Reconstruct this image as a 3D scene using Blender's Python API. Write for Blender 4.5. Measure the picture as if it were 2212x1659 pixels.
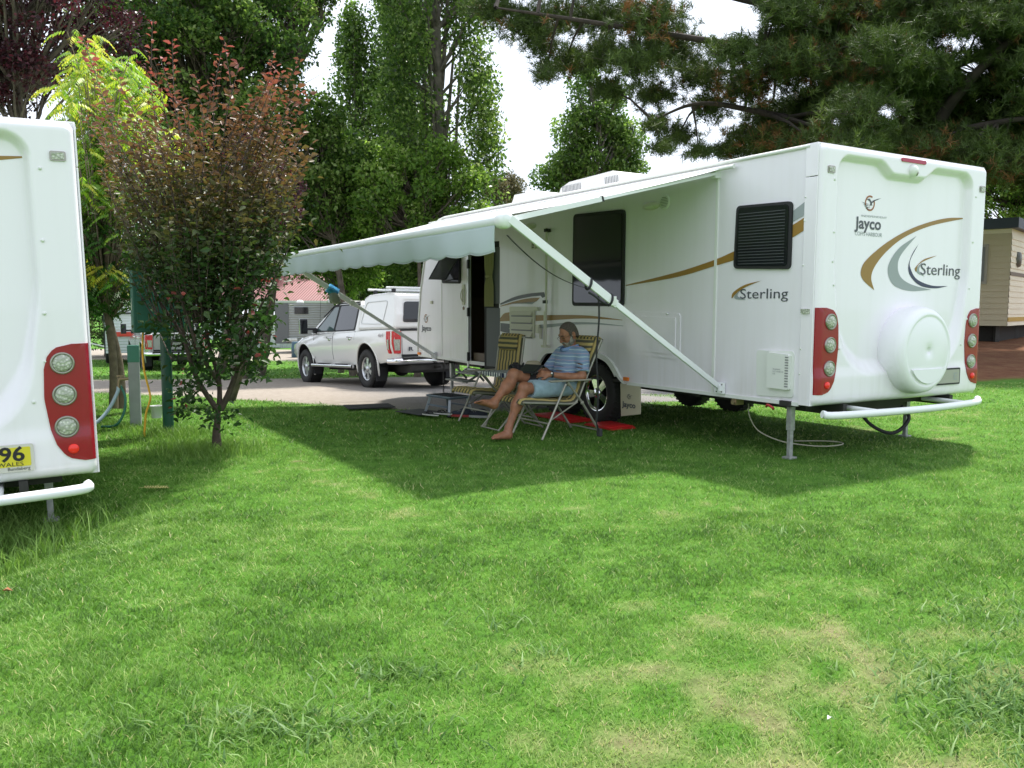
import bpy, bmesh, math, random
import numpy as np
from math import sin, cos, pi, radians, sqrt, atan2
from mathutils import Vector, Matrix, Euler
from mathutils.geometry import tessellate_polygon

# ---------------------------------------------------------------- clear, camera, light
for _o in list(bpy.data.objects):
    bpy.data.objects.remove(_o)
SC = bpy.context.scene
COL = SC.collection
random.seed(7)

cam_data = bpy.data.cameras.new('camera')
cam = bpy.data.objects.new('camera', cam_data); COL.objects.link(cam)
cam_data.sensor_width = 36.0
cam_data.lens = 36.0 * 1829.2 / 2212.0
cam_data.clip_start = 0.05; cam_data.clip_end = 3000
cam.location = (0, 0, 1.349)
cam.rotation_mode = 'XYZ'
cam.matrix_world = Matrix.Translation((0, 0, 1.349)) @ Euler((radians(90) - 0.0902, 0, 0)).to_matrix().to_4x4() @ Matrix.Rotation(0.0033, 4, 'Z')
SC.camera = cam

SUN_DIR = Vector((0.26, 0.48, 1.0)).normalized()      # towards the sun
SUN_EL = math.asin(SUN_DIR.z)
world = bpy.data.worlds.new('World'); SC.world = world
world.use_nodes = True
wn = world.node_tree; wn.nodes.clear()
sky = wn.nodes.new('ShaderNodeTexSky'); sky.sky_type = 'NISHITA'; sky.sun_disc = False
sky.sun_elevation = SUN_EL
sky.sun_rotation = atan2(SUN_DIR.x, SUN_DIR.y)
sky.air_density = 1.0; sky.dust_density = 2.0
bg1 = wn.nodes.new('ShaderNodeBackground'); bg1.inputs[1].default_value = 0.10
wn.links.new(sky.outputs[0], bg1.inputs[0])
tc = wn.nodes.new('ShaderNodeTexCoord')
nz = wn.nodes.new('ShaderNodeTexNoise'); nz.inputs['Scale'].default_value = 2.2; nz.inputs['Detail'].default_value = 6
wn.links.new(tc.outputs['Generated'], nz.inputs['Vector'])
cr = wn.nodes.new('ShaderNodeValToRGB'); cr.color_ramp.elements[0].position = 0.15; cr.color_ramp.elements[1].position = 0.40
wn.links.new(nz.outputs['Fac'], cr.inputs['Fac'])
bg2 = wn.nodes.new('ShaderNodeBackground'); bg2.inputs[0].default_value = (0.87, 0.945, 1.07, 1); bg2.inputs[1].default_value = 0.78
mx = wn.nodes.new('ShaderNodeMixShader'); wo = wn.nodes.new('ShaderNodeOutputWorld')
wn.links.new(cr.outputs[0], mx.inputs[0]); wn.links.new(bg1.outputs[0], mx.inputs[1]); wn.links.new(bg2.outputs[0], mx.inputs[2])
wn.links.new(mx.outputs[0], wo.inputs[0])

sun_data = bpy.data.lights.new('sun', 'SUN'); sun_data.energy = 3.9; sun_data.angle = radians(2.6)
sun_data.color = (1.0, 0.955, 0.88)
sun = bpy.data.objects.new('sun', sun_data); COL.objects.link(sun)
sun.rotation_mode = 'QUATERNION'; sun.rotation_quaternion = SUN_DIR.to_track_quat('Z', 'Y')
sun.location = (6, 12, 30)

SC.view_settings.view_transform = 'Standard'; SC.view_settings.look = 'None'
SC.view_settings.exposure = 0.93; SC.view_settings.gamma = 1.0
SC.view_settings.use_curve_mapping = False
SC.cycles.max_bounces = 8; SC.cycles.transparent_max_bounces = 8

# ---------------------------------------------------------------- materials
MATS = {}
def mat(name, col=(0.8, 0.8, 0.8), rough=0.5, metal=0.0, var=0.0, vscale=6.0, bump=0.0, bscale=40.0, coat=0.0,
        emit=None, alpha=1.0, spec=0.5, col2=None, detail=4, sheen=0.0):
    if name in MATS: return MATS[name]
    m = bpy.data.materials.new(name); m.use_nodes = True
    nt = m.node_tree; b = nt.nodes['Principled BSDF']
    b.inputs['Base Color'].default_value = (*col, 1)
    b.inputs['Roughness'].default_value = rough; b.inputs['Metallic'].default_value = metal
    b.inputs['Coat Weight'].default_value = coat
    b.inputs['Specular IOR Level'].default_value = spec
    b.inputs['Sheen Weight'].default_value = sheen
    if var or bump or col2:
        t = nt.nodes.new('ShaderNodeTexCoord')
        n = nt.nodes.new('ShaderNodeTexNoise'); n.inputs['Scale'].default_value = vscale; n.inputs['Detail'].default_value = detail
        nt.links.new(t.outputs['Object'], n.inputs['Vector'])
        if var or col2:
            mixn = nt.nodes.new('ShaderNodeMix'); mixn.data_type = 'RGBA'
            c2 = col2 if col2 else tuple(max(0, c * (1 - var)) for c in col)
            mixn.inputs[6].default_value = (*col, 1); mixn.inputs[7].default_value = (*c2, 1)
            mr = nt.nodes.new('ShaderNodeMapRange'); mr.inputs[1].default_value = 0.35; mr.inputs[2].default_value = 0.65
            nt.links.new(n.outputs['Fac'], mr.inputs[0]); nt.links.new(mr.outputs[0], mixn.inputs[0])
            nt.links.new(mixn.outputs[2], b.inputs['Base Color'])
        if bump:
            n2 = nt.nodes.new('ShaderNodeTexNoise'); n2.inputs['Scale'].default_value = bscale; n2.inputs['Detail'].default_value = 3
            nt.links.new(t.outputs['Object'], n2.inputs['Vector'])
            bp = nt.nodes.new('ShaderNodeBump'); bp.inputs['Strength'].default_value = bump; bp.inputs['Distance'].default_value = 0.01
            nt.links.new(n2.outputs['Fac'], bp.inputs['Height']); nt.links.new(bp.outputs[0], b.inputs['Normal'])
    if emit:
        b.inputs['Emission Color'].default_value = (*emit, 1); b.inputs['Emission Strength'].default_value = 1
    if alpha < 1: b.inputs['Alpha'].default_value = alpha
    MATS[name] = m
    return m

def streaks(m, amount=.07):
    """faint rain streaks and road film on paint"""
    nt = m.node_tree; b = nt.nodes['Principled BSDF']; L = nt.links.new
    t = nt.nodes.new('ShaderNodeTexCoord'); mp = nt.nodes.new('ShaderNodeMapping'); mp.inputs['Scale'].default_value = (9, 9, .55)
    L(t.outputs['Object'], mp.inputs[0]); n = nt.nodes.new('ShaderNodeTexNoise'); n.inputs['Scale'].default_value = 1.6; n.inputs['Detail'].default_value = 6; L(mp.outputs[0], n.inputs['Vector'])
    s = nt.nodes.new('ShaderNodeSeparateXYZ'); L(t.outputs['Object'], s.inputs[0])
    low = nt.nodes.new('ShaderNodeMapRange'); low.inputs[1].default_value = 1.1; low.inputs[2].default_value = .45; low.inputs[3].default_value = .25; low.inputs[4].default_value = 1.0; L(s.outputs['Z'], low.inputs[0])
    mr = nt.nodes.new('ShaderNodeMapRange'); mr.inputs[1].default_value = .45; mr.inputs[2].default_value = .75; L(n.outputs['Fac'], mr.inputs[0])
    mu = nt.nodes.new('ShaderNodeMath'); mu.operation = 'MULTIPLY'; L(mr.outputs[0], mu.inputs[0]); L(low.outputs[0], mu.inputs[1])
    mu2 = nt.nodes.new('ShaderNodeMath'); mu2.operation = 'MULTIPLY'; mu2.inputs[1].default_value = amount * 4; L(mu.outputs[0], mu2.inputs[0])
    mx_ = nt.nodes.new('ShaderNodeMix'); mx_.data_type = 'RGBA'; L(mu2.outputs[0], mx_.inputs[0]); mx_.inputs[7].default_value = (.50, .46, .38, 1)
    old = b.inputs['Base Color']
    if old.links: L(old.links[0].from_socket, mx_.inputs[6])
    else: mx_.inputs[6].default_value = old.default_value
    L(mx_.outputs[2], b.inputs['Base Color'])
def stripes_mat(name, ca, cb, axis='Y', period=0.05, duty=0.5, rough=0.8, extra=None, warp=0.0):
    """stripes woven into cloth, running across one object axis"""
    m = bpy.data.materials.new(name); m.use_nodes = True
    nt = m.node_tree; b = nt.nodes['Principled BSDF']; b.inputs['Roughness'].default_value = rough
    t = nt.nodes.new('ShaderNodeTexCoord'); s = nt.nodes.new('ShaderNodeSeparateXYZ')
    nt.links.new(t.outputs['Object'], s.inputs[0])
    src = s.outputs[axis]
    if warp:
        n = nt.nodes.new('ShaderNodeTexNoise'); n.inputs['Scale'].default_value = 9
        nt.links.new(t.outputs['Object'], n.inputs['Vector'])
        ma = nt.nodes.new('ShaderNodeMath'); ma.operation = 'MULTIPLY_ADD'; ma.inputs[1].default_value = warp
        nt.links.new(n.outputs['Fac'], ma.inputs[0]); nt.links.new(src, ma.inputs[2]); src = ma.outputs[0]
    d = nt.nodes.new('ShaderNodeMath'); d.operation = 'DIVIDE'; d.inputs[1].default_value = period
    nt.links.new(src, d.inputs[0])
    f = nt.nodes.new('ShaderNodeMath'); f.operation = 'FRACT'; nt.links.new(d.outputs[0], f.inputs[0])
    r = nt.nodes.new('ShaderNodeValToRGB'); r.color_ramp.interpolation = 'CONSTANT'
    r.color_ramp.elements[0].color = (*ca, 1); r.color_ramp.elements[1].color = (*cb, 1)
    r.color_ramp.elements[1].position = duty
    if extra:
        for pos, c in extra:
            e = r.color_ramp.elements.new(pos); e.color = (*c, 1)
    nt.links.new(f.outputs[0], r.inputs[0]); nt.links.new(r.outputs[0], b.inputs['Base Color'])
    MATS[name] = m
    return m

WHITE = mat('van_paint', (0.83, 0.79, 0.85), 0.28, coat=0.3, var=0.035, vscale=1.4)
GEL = mat('gelcoat', (0.865, 0.82, 0.88), 0.22, coat=0.4)
PANEL = mat('rear_panel', (0.755, 0.73, 0.78), 0.35, coat=0.2)
TRIM = mat('white_plastic', (0.74, 0.75, 0.72), 0.45)
CREAM = mat('cream_plastic', (0.62, 0.61, 0.50), 0.5)
BLACK = mat('black_rubber', (0.018, 0.018, 0.02), 0.7)
GLASS = mat('tinted_glass', (0.010, 0.011, 0.013), 0.06, spec=0.6)
DARK = mat('dark_metal', (0.045, 0.043, 0.04), 0.65, metal=0.2, var=0.3)
GALV = mat('galvanised', (0.42, 0.43, 0.42), 0.5, metal=0.5, var=0.3, vscale=20)
CHROME = mat('chrome', (0.75, 0.75, 0.76), 0.12, metal=1.0)
GOLD = mat('gold_decal', (0.30, 0.165, 0.028), 0.4)
GREYD = mat('grey_decal', (0.30, 0.33, 0.34), 0.4)
NAVY = mat('navy_decal', (0.03, 0.035, 0.085), 0.4)
CHARC = mat('charcoal_decal', (0.07, 0.075, 0.09), 0.4)
REDL = mat('red_lens', (0.28, 0.004, 0.018), 0.25, coat=0.3)
REDB = mat('bright_red_lens', (0.85, 0.03, 0.02), 0.2)
ORANGE = mat('orange_lens', (0.80, 0.20, 0.02), 0.3)
TYRE = mat('tyre_rubber', (0.022, 0.021, 0.02), 0.8, bump=0.3, bscale=60)
streaks(WHITE, .07); streaks(GEL, .05)
INTER = mat('van_interior', (0.10, 0.06, 0.035), 0.5)

def leaf_mat(name, cols, trans=0.35, rough=0.45):
    """cols: list of (position, colour) read through the per-leaf 'tone' attribute"""
    m = bpy.data.materials.new(name); m.use_nodes = True
    nt = m.node_tree; b = nt.nodes['Principled BSDF']; out = nt.nodes['Material Output']
    a = nt.nodes.new('ShaderNodeAttribute'); a.attribute_name = 'tone'
    r = nt.nodes.new('ShaderNodeValToRGB')
    r.color_ramp.elements[0].position = cols[0][0]; r.color_ramp.elements[0].color = (*cols[0][1], 1)
    r.color_ramp.elements[1].position = cols[-1][0]; r.color_ramp.elements[1].color = (*cols[-1][1], 1)
    for p_, c_ in cols[1:-1]:
        e = r.color_ramp.elements.new(p_); e.color = (*c_, 1)
    nt.links.new(a.outputs['Fac'], r.inputs[0]); nt.links.new(r.outputs[0], b.inputs['Base Color'])
    b.inputs['Roughness'].default_value = rough; b.inputs['Specular IOR Level'].default_value = .3
    tr = nt.nodes.new('ShaderNodeBsdfTranslucent')
    hs = nt.nodes.new('ShaderNodeHueSaturation'); hs.inputs['Value'].default_value = 1.5; hs.inputs['Saturation'].default_value = 1.1
    nt.links.new(r.outputs[0], hs.inputs['Color']); nt.links.new(hs.outputs[0], tr.inputs['Color'])
    ms = nt.nodes.new('ShaderNodeMixShader'); ms.inputs[0].default_value = trans
    nt.links.new(b.outputs[0], ms.inputs[1]); nt.links.new(tr.outputs[0], ms.inputs[2])
    nt.links.new(ms.outputs[0], out.inputs[0])
    MATS[name] = m
    return m

# ---------------------------------------------------------------- mesh helpers
class MB:
    def __init__(s): s.v = []; s.f = []; s.m = []; s.s = []
    def add(s, vs, fs, mi=0, smooth=False, M=None):
        n = len(s.v)
        if M is not None: vs = [M @ Vector(v) for v in vs]
        s.v += [tuple(v) for v in vs]
        for f in fs: s.f.append(tuple(i + n for i in f)); s.m.append(mi); s.s.append(smooth)
        return s
    def box(s, c, d, mi=0, R=None, smooth=False):
        hx, hy, hz = d[0] / 2, d[1] / 2, d[2] / 2
        vs = [Vector((x, y, z)) for x in (-hx, hx) for y in (-hy, hy) for z in (-hz, hz)]
        if R is not None: vs = [R @ v for v in vs]
        c = Vector(c)
        return s.add([v + c for v in vs], [(0, 1, 3, 2), (4, 6, 7, 5), (0, 4, 5, 1), (2, 3, 7, 6), (0, 2, 6, 4), (1, 5, 7, 3)], mi, smooth)
    def bar(s, a, b, w, h, mi=0, up=(0, 0, 1)):
        a = Vector(a); b = Vector(b); d = (b - a); L = d.length; d.normalize()
        x = d.cross(Vector(up))
        if x.length < 1e-4: x = Vector((1, 0, 0))
        x.normalize(); u = x.cross(d)
        R = Matrix((x, d, u)).transposed()
        return s.box((a + b) / 2, (w, L, h), mi, R)
    def tube(s, pts, r, n=10, mi=0, smooth=True, caps=True):
        pts = [Vector(p) for p in pts]; k = len(pts)
        rs = r if isinstance(r, (list, tuple)) else [r] * k
        vs = []; fs = []; prev = None
        for i, p in enumerate(pts):
            d = (pts[min(i + 1, k - 1)] - pts[max(i - 1, 0)])
            if d.length < 1e-9: d = Vector((0, 0, 1))
            d.normalize()
            if prev is None:
                x = d.orthogonal().normalized()
            else:
                x = prev - d * prev.dot(d)
                x = x.normalized() if x.length > 1e-6 else d.orthogonal().normalized()
            prev = x; y = d.cross(x)
            for j in range(n):
                a = 2 * pi * j / n
                vs.append(p + (x * cos(a) + y * sin(a)) * rs[i])
        for i in range(k - 1):
            for j in range(n):
                fs.append((i * n + j, i * n + (j + 1) % n, (i + 1) * n + (j + 1) % n, (i + 1) * n + j))
        s.add(vs, fs, mi, smooth)
        if caps:
            s.add(vs[:n], [tuple(reversed(range(n)))], mi); s.add(vs[-n:], [tuple(range(n))], mi)
        return s
    def lathe(s, prof, c, axis=(0, 0, 1), n=32, mi=0, smooth=True, cap0=False, cap1=False):
        c = Vector(c); a = Vector(axis).normalized(); x = a.orthogonal().normalized(); y = a.cross(x)
        vs = [c + a * h + (x * cos(2 * pi * j / n) + y * sin(2 * pi * j / n)) * r for r, h in prof for j in range(n)]
        fs = [(i * n + j, i * n + (j + 1) % n, (i + 1) * n + (j + 1) % n, (i + 1) * n + j) for i in range(len(prof) - 1) for j in range(n)]
        s.add(vs, fs, mi, smooth)
        if cap0: s.add(vs[:n], [tuple(reversed(range(n)))], mi)
        if cap1: s.add(vs[-n:], [tuple(range(n))], mi)
        return s
    def ell(s, c, r, mi=0, n=16, m=10, R=None):
        vs = []; fs = []
        for i in range(m + 1):
            th = pi * i / m
            for j in range(n):
                v = Vector((r[0] * sin(th) * cos(2 * pi * j / n), r[1] * sin(th) * sin(2 * pi * j / n), r[2] * cos(th)))
                if R is not None: v = R @ v
                vs.append(v + Vector(c))
        for i in range(m):
            for j in range(n): fs.append((i * n + j, (i + 1) * n + j, (i + 1) * n + (j + 1) % n, i * n + (j + 1) % n))
        return s.add(vs, fs, mi, True)
    def poly(s, pts, fmap, mi=0, w=0.0, holes=()):
        loops = [[Vector((p[0], p[1], 0)) for p in pts]] + [[Vector((p[0], p[1], 0)) for p in h] for h in holes]
        tris = tessellate_polygon(loops)
        flat = [p for L in loops for p in L]
        s.add([fmap(p.x, p.y, w) for p in flat], [tuple(t) for t in tris], mi)
        return s
    def prism(s, pts, fmap, w0, w1, mi=0, holes=(), mi_side=None):
        """fmap(u, v, w) -> xyz; caps at w0 and w1 and walls between"""
        s.poly(pts, fmap, mi, w0, holes); s.poly(pts, fmap, mi, w1, holes)
        for L in [pts] + list(holes):
            k = len(L)
            vs = [fmap(p[0], p[1], w0) for p in L] + [fmap(p[0], p[1], w1) for p in L]
            s.add(vs, [(i, (i + 1) % k, k + (i + 1) % k, k + i) for i in range(k)], mi if mi_side is None else mi_side)
        return s
    def grid(s, nu, nv, fn, mi=0, smooth=True):
        vs = [fn(i / nu, j / nv) for j in range(nv + 1) for i in range(nu + 1)]
        fs = [(j * (nu + 1) + i, j * (nu + 1) + i + 1, (j + 1) * (nu + 1) + i + 1, (j + 1) * (nu + 1) + i) for j in range(nv) for i in range(nu)]
        return s.add(vs, fs, mi, smooth)
    def text(s, string, size, fmap, mi=0, w=0.0, width=None, shear=0.0, bold=0.0):
        cu = bpy.data.curves.new('txt', 'FONT'); cu.body = string; cu.size = size; cu.shear = shear; cu.offset = bold; cu.resolution_u = 3
        o = bpy.data.objects.new('txt', cu); COL.objects.link(o)
        bpy.context.view_layer.update()
        me = bpy.data.meshes.new_from_object(o.evaluated_get(bpy.context.evaluated_depsgraph_get()))
        vs = [v.co.copy() for v in me.vertices]; fs = [tuple(p.vertices) for p in me.polygons]
        if vs:
            x0 = min(v.x for v in vs); x1 = max(v.x for v in vs); k = (width / (x1 - x0)) if width else 1.0
            s.add([fmap((v.x - x0) * k, v.y, w) for v in vs], fs, mi)
        bpy.data.objects.remove(o); bpy.data.curves.remove(cu); bpy.data.meshes.remove(me)
        return s
    def build(s, name, mats, parent=None, bevel=0.0, seg=2, fix=True, weld=False):
        me = bpy.data.meshes.new(name); me.from_pydata(s.v, [], s.f)
        if not isinstance(mats, (list, tuple)): mats = [mats]
        for m in mats: me.materials.append(m)
        me.polygons.foreach_set('material_index', s.m); me.polygons.foreach_set('use_smooth', s.s)
        if fix or weld:
            bm = bmesh.new(); bm.from_mesh(me)
            if weld: bmesh.ops.remove_doubles(bm, verts=bm.verts, dist=1e-4)
            if fix: bmesh.ops.recalc_face_normals(bm, faces=bm.faces)
            bm.to_mesh(me); bm.free()
        me.update()
        o = bpy.data.objects.new(name, me); COL.objects.link(o)
        if parent: o.parent = parent
        if bevel:
            b = o.modifiers.new('bevel', 'BEVEL'); b.width = bevel; b.segments = seg; b.limit_method = 'ANGLE'; b.angle_limit = radians(40)
        return o

def thing(name, label, cat, loc=(0, 0, 0), rotz=0.0, group=None, rot=None):
    o = bpy.data.objects.new(name, None); COL.objects.link(o); o.empty_display_size = 0.2
    o.location = loc; o.rotation_euler = rot if rot else (0, 0, rotz)
    return tag(o, label, cat, group)
def tag(o, label, cat, group=None, kind=None):
    o['label'] = label; o['category'] = cat
    if group: o['group'] = group
    if kind: o['kind'] = kind
    return o
def struct(o):
    o['kind'] = 'structure'; return o
def np_mesh(name, V, F, mats, parent=None, tone=None, smooth=False):
    """V (n,3) array, F (m,k) int array with k=3 or 4"""
    me = bpy.data.meshes.new(name); V = np.ascontiguousarray(V, np.float32); F = np.ascontiguousarray(F, np.int32)
    k = F.shape[1]
    me.vertices.add(len(V)); me.vertices.foreach_set('co', V.ravel())
    me.loops.add(F.size); me.loops.foreach_set('vertex_index', F.ravel())
    me.polygons.add(len(F)); me.polygons.foreach_set('loop_start', np.arange(0, F.size, k, dtype=np.int32))
    me.polygons.foreach_set('loop_total', np.full(len(F), k, np.int32))
    if smooth: me.polygons.foreach_set('use_smooth', np.ones(len(F), bool))
    if tone is not None:
        a = me.attributes.new('tone', 'FLOAT', 'POINT'); a.data.foreach_set('value', np.ascontiguousarray(tone, np.float32))
    me.update(calc_edges=True); me.validate()
    if not isinstance(mats, (list, tuple)): mats = [mats]
    for m in mats: me.materials.append(m)
    o = bpy.data.objects.new(name, me); COL.objects.link(o)
    if parent: o.parent = parent
    return o
def sstep(a, b, x):
    t = np.clip((x - a) / (b - a), 0, 1); return t * t * (3 - 2 * t)
def catmull(pts, n=8):
    P = [Vector(p) for p in pts]; P = [P[0] * 2 - P[1]] + P + [P[-1] * 2 - P[-2]]; out = []
    for i in range(1, len(P) - 2):
        for k in range(n):
            t = k / n; a, b, c, d = P[i - 1:i + 3]
            out.append(0.5 * ((2 * b) + (c - a) * t + (2 * a - 5 * b + 4 * c - d) * t * t + (-a + 3 * b - 3 * c + d) * t ** 3))
    out.append(P[-2]); return out
def cat2(pts, n=6, closed=False):
    if closed:
        q = [tuple(p) + (0,) for p in pts]; q = q[-2:] + q + q[:2]
        r = catmull(q, n); r = r[2 * n:-2 * n] if len(r) > 4 * n else r
        return [(v.x, v.y) for v in r]
    return [(v.x, v.y) for v in catmull([tuple(p) + (0,) for p in pts], n)]
def rrect(x0, x1, y0, y1, r, n=6):
    out = []
    for cx, cy, a0 in ((x1 - r, y1 - r, 0), (x0 + r, y1 - r, 90), (x0 + r, y0 + r, 180), (x1 - r, y0 + r, 270)):
        for k in range(n + 1):
            a = radians(a0 + 90 * k / n); out.append((cx + r * cos(a), cy + r * sin(a)))
    return out
def skewq(tl, tr, br, bl, r=0.04, n=5):
    """rounded quadrilateral from four corners"""
    P = [Vector(p) for p in (tl, tr, br, bl)]; out = []
    for i in range(4):
        a, b, c = P[i - 1], P[i], P[(i + 1) % 4]
        p0 = b + (a - b).normalized() * r; p1 = b + (c - b).normalized() * r
        for k in range(n + 1):
            t = k / n; q = p0 * (1 - t) ** 2 + b * 2 * t * (1 - t) + p1 * t * t; out.append((q.x, q.y))
    return out

# ---------------------------------------------------------------- terrain
def terr(x, y):
    x = np.asarray(x, float); y = np.asarray(y, float)
    L = np.interp(y, [-500, 11, 13, 17, 20, 29, 47, 120, 600], [0, 0, -.08, -.27, -.42, -.74, -.87, -1.6, -2.0])
    R = np.interp(y, [-500, 16, 19, 23.6, 30, 60, 600], [0, 0, .15, .42, .5, .6, .6])
    w = sstep(3.0, 10.0, x * 20 / np.maximum(y, 20))
    z = L * (1 - w) + R * w
    z = z - 0.2 * sstep(-2.0, -3.2, x) * sstep(6.9, 5.6, y)
    return z
def T(x, y, up=0.0): return (x, y, float(terr(x, y)) + up)
# ---------------------------------------------------------------- ground
def vnoise(x, y, sc, seed=0):
    """smooth value noise 0..1"""
    rs = np.random.RandomState(seed); tab = rs.rand(256, 256)
    u = np.asarray(x) / sc + 1000; v = np.asarray(y) / sc + 1000
    i = np.floor(u).astype(int); j = np.floor(v).astype(int); fu = u - i; fv = v - j
    fu = fu * fu * (3 - 2 * fu); fv = fv * fv * (3 - 2 * fv)
    a = tab[i % 256, j % 256]; b = tab[(i + 1) % 256, j % 256]; c = tab[i % 256, (j + 1) % 256]; d = tab[(i + 1) % 256, (j + 1) % 256]
    return (a * (1 - fu) + b * fu) * (1 - fv) + (c * (1 - fu) + d * fu) * fv
def fbm(x, y, sc, seed=0, o=3):
    r = 0; w = 0
    for k in range(o): r = r + vnoise(x, y, sc / 2 ** k, seed + k) / 2 ** k; w += 1 / 2 ** k
    return r / w
VO = np.array([2.587, 7.266]); VD = np.array([-.5203, .8540]); VR = np.array([.8540, .5203])
def van_st(x, y):
    dx = x - VO[0]; dy = y - VO[1]
    return dx * VD[0] + dy * VD[1], dx * VR[0] + dy * VR[1]
def blob(x, y, cx, cy, rx, ry, rot=0.0):
    c, s = cos(rot), sin(rot); dx = x - cx; dy = y - cy
    u = (dx * c + dy * s) / rx; v = (-dx * s + dy * c) / ry
    return np.exp(-(u * u + v * v))
def dryness(x, y):
    d = 0.45 * fbm(x, y, 1.1, 3, 4) + 0.95 * fbm(x, y, 0.17, 11, 3) - 0.47
    d = d + 0.25 * sstep(4.9, 2.6, y) * sstep(-0.9, 0.7, x)
    d = d + 0.17 * blob(x, y, 1.35, 3.35, 0.28, 0.55, 0.2) + 0.12 * blob(x, y, 0.75, 3.5, 0.28, 0.22) + 0.08 * blob(x, y, 0.95, 2.85, 0.5, 0.25)
    d = d + 0.22 * blob(x, y, -0.1, 10.2, 1.0, 0.9)
    d = d + 0.16 * blob(x, y, 0.4, 5.4, 1.2, 0.5) + 0.2 * sstep(2.5, 4.5, x) * sstep(4, 6, y) * 0.6
    # pale strips slanting across the lawn, raised in the dryness value
    for off in (-3.05, -1.75):
        t = van_st(x, y)[1] - off + 0.0
        d = d + 0.0 * t
    l1 = np.abs((x + .64) * .84 + (y - 5.94) * .54 + .32); l2 = np.abs((x + 3.2) * .78 + (y - 6.6) * .62)
    d = d + 0.30 * np.exp(-(l1 / .14) ** 2) * sstep(4.6, 5.6, y) * sstep(9.6, 8, y) + 0.12 * np.exp(-(l2 / .16) ** 2) * sstep(3.5, 5.5, y)
    return np.clip(d, 0, 1)
def cover(x, y):
    """how much of the soil the grass hides"""
    g = 1 - 0.72 * sstep(0.62, 1.0, dryness(x, y))
    # gravel pad by the door and lane beyond
    gp = gravel_mask(x, y)
    return np.clip(g * (1 - gp), 0, 1)
def gravel_mask(x, y):
    s, t = van_st(x, y)
    wob = 0.7 * (fbm(x, y, 0.9, 21, 3) - 0.5)
    wob2 = 2.0 * (fbm(x, y, 2.5, 31, 3) - 0.5)
    pad = sstep(-0.25, 0.25, (s - 4.7 + wob)) * sstep(-0.2, 0.2, t + 1.35 + 0.45 * (s - 5) + wob) * sstep(-0.3, 0.3, 14 - s) * sstep(4.2, 3.2, t)
    # lane crossing behind: from left at y 14.5..21 to right
    lane = sstep(-0.4, 0.4, y - (14.3 + 0.16 * (x + 8)) + wob2 * 0.6 + 1.3 * sstep(-4.2, -2.0, x)) * sstep(-0.5, 0.5, (21.0 + 0.25 * (x + 8)) - y + wob2 * 0.5) * sstep(6, 4, x)
    lane2 = sstep(-0.6, 0.6, y - 33.5 + wob2) * sstep(-0.6, 0.6, 43.5 - y + wob2) * sstep(6, 3, x)
    return np.clip(np.maximum(np.maximum(pad, lane), lane2), 0, 1)
def dirt_mask(x, y):
    wob = 1.6 * (fbm(x, y, 1.6, 41, 3) - 0.5)
    return sstep(-0.3, 0.3, y - 16.2 + wob) * sstep(-0.3, 0.3, 40 - y) * sstep(6.0, 8.0, x)

def ground_material():
    m = bpy.data.materials.new('ground_soil_and_turf'); m.use_nodes = True; nt = m.node_tree; b = nt.nodes['Principled BSDF']
    b.inputs['Roughness'].default_value = 0.95; b.inputs['Specular IOR Level'].default_value = 0.15
    L = nt.links.new; N = nt.nodes.new
    tc = N('ShaderNodeTexCoord')
    def noise(sc, det=5, rough=0.6):
        n = N('ShaderNodeTexNoise'); n.inputs['Scale'].default_value = sc; n.inputs['Detail'].default_value = det; n.inputs['Roughness'].default_value = rough
        L(tc.outputs['Object'], n.inputs['Vector']); return n.outputs['Fac']
    def ramp(src, els):
        r = N('ShaderNodeValToRGB'); L(src, r.inputs[0])
        r.color_ramp.elements[0].position = els[0][0]; r.color_ramp.elements[0].color = (*els[0][1], 1)
        r.color_ramp.elements[1].position = els[-1][0]; r.color_ramp.elements[1].color = (*els[-1][1], 1)
        for p_, c_ in els[1:-1]: e = r.color_ramp.elements.new(p_); e.color = (*c_, 1)
        return r.outputs[0]
    def mix(f, a, c):
        n = N('ShaderNodeMix'); n.data_type = 'RGBA'; L(f, n.inputs[0]); L(a, n.inputs[6]); L(c, n.inputs[7]); return n.outputs[2]
    def attr(nm):
        a = N('ShaderNodeAttribute'); a.attribute_name = nm; return a.outputs['Fac']
    n1 = noise(9, 8, 0.75); n2 = noise(60, 4, 0.7); n3 = noise(0.45, 4, 0.6)
    green = ramp(n1, [(0.30, (0.035, 0.10, 0.010)), (0.5, (0.075, 0.19, 0.020)), (0.7, (0.13, 0.25, 0.04))])
    soil = ramp(n1, [(0.3, (0.15, 0.11, 0.065)), (0.6, (0.33, 0.255, 0.165)), (0.75, (0.40, 0.33, 0.22))])
    grav = ramp(noise(45, 6, 0.8), [(0.30, (0.09, 0.087, 0.085)), (0.5, (0.21, 0.20, 0.19)), (0.72, (0.37, 0.35, 0.33))])
    sand = ramp(n1, [(0.3, (0.25, 0.215, 0.18)), (0.7, (0.38, 0.335, 0.29))])
    red = ramp(noise(2.2, 8, 0.75), [(0.3, (0.10, 0.042, 0.022)), (0.5, (0.17, 0.075, 0.038)), (0.72, (0.23, 0.14, 0.07))])
    dry = attr('dry'); gv = attr('gravel'); dt = attr('dirt'); sd = attr('sand')
    mr = N('ShaderNodeMapRange'); mr.inputs[1].default_value = 0.50; mr.inputs[2].default_value = 1.0; L(dry, mr.inputs[0])
    c = mix(mr.outputs[0], green, soil)
    c = mix(dt, c, red)
    g2 = mix(sd, grav, sand)
    c = mix(gv, c, g2)
    L(c, b.inputs['Base Color'])
    bp = N('ShaderNodeBump'); bp.inputs['Strength'].default_value = 0.7; bp.inputs['Distance'].default_value = 0.02
    L(noise(70, 5, 0.8), bp.inputs['Height']); L(bp.outputs[0], b.inputs['Normal'])
    return m
GROUND = ground_material()
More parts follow.
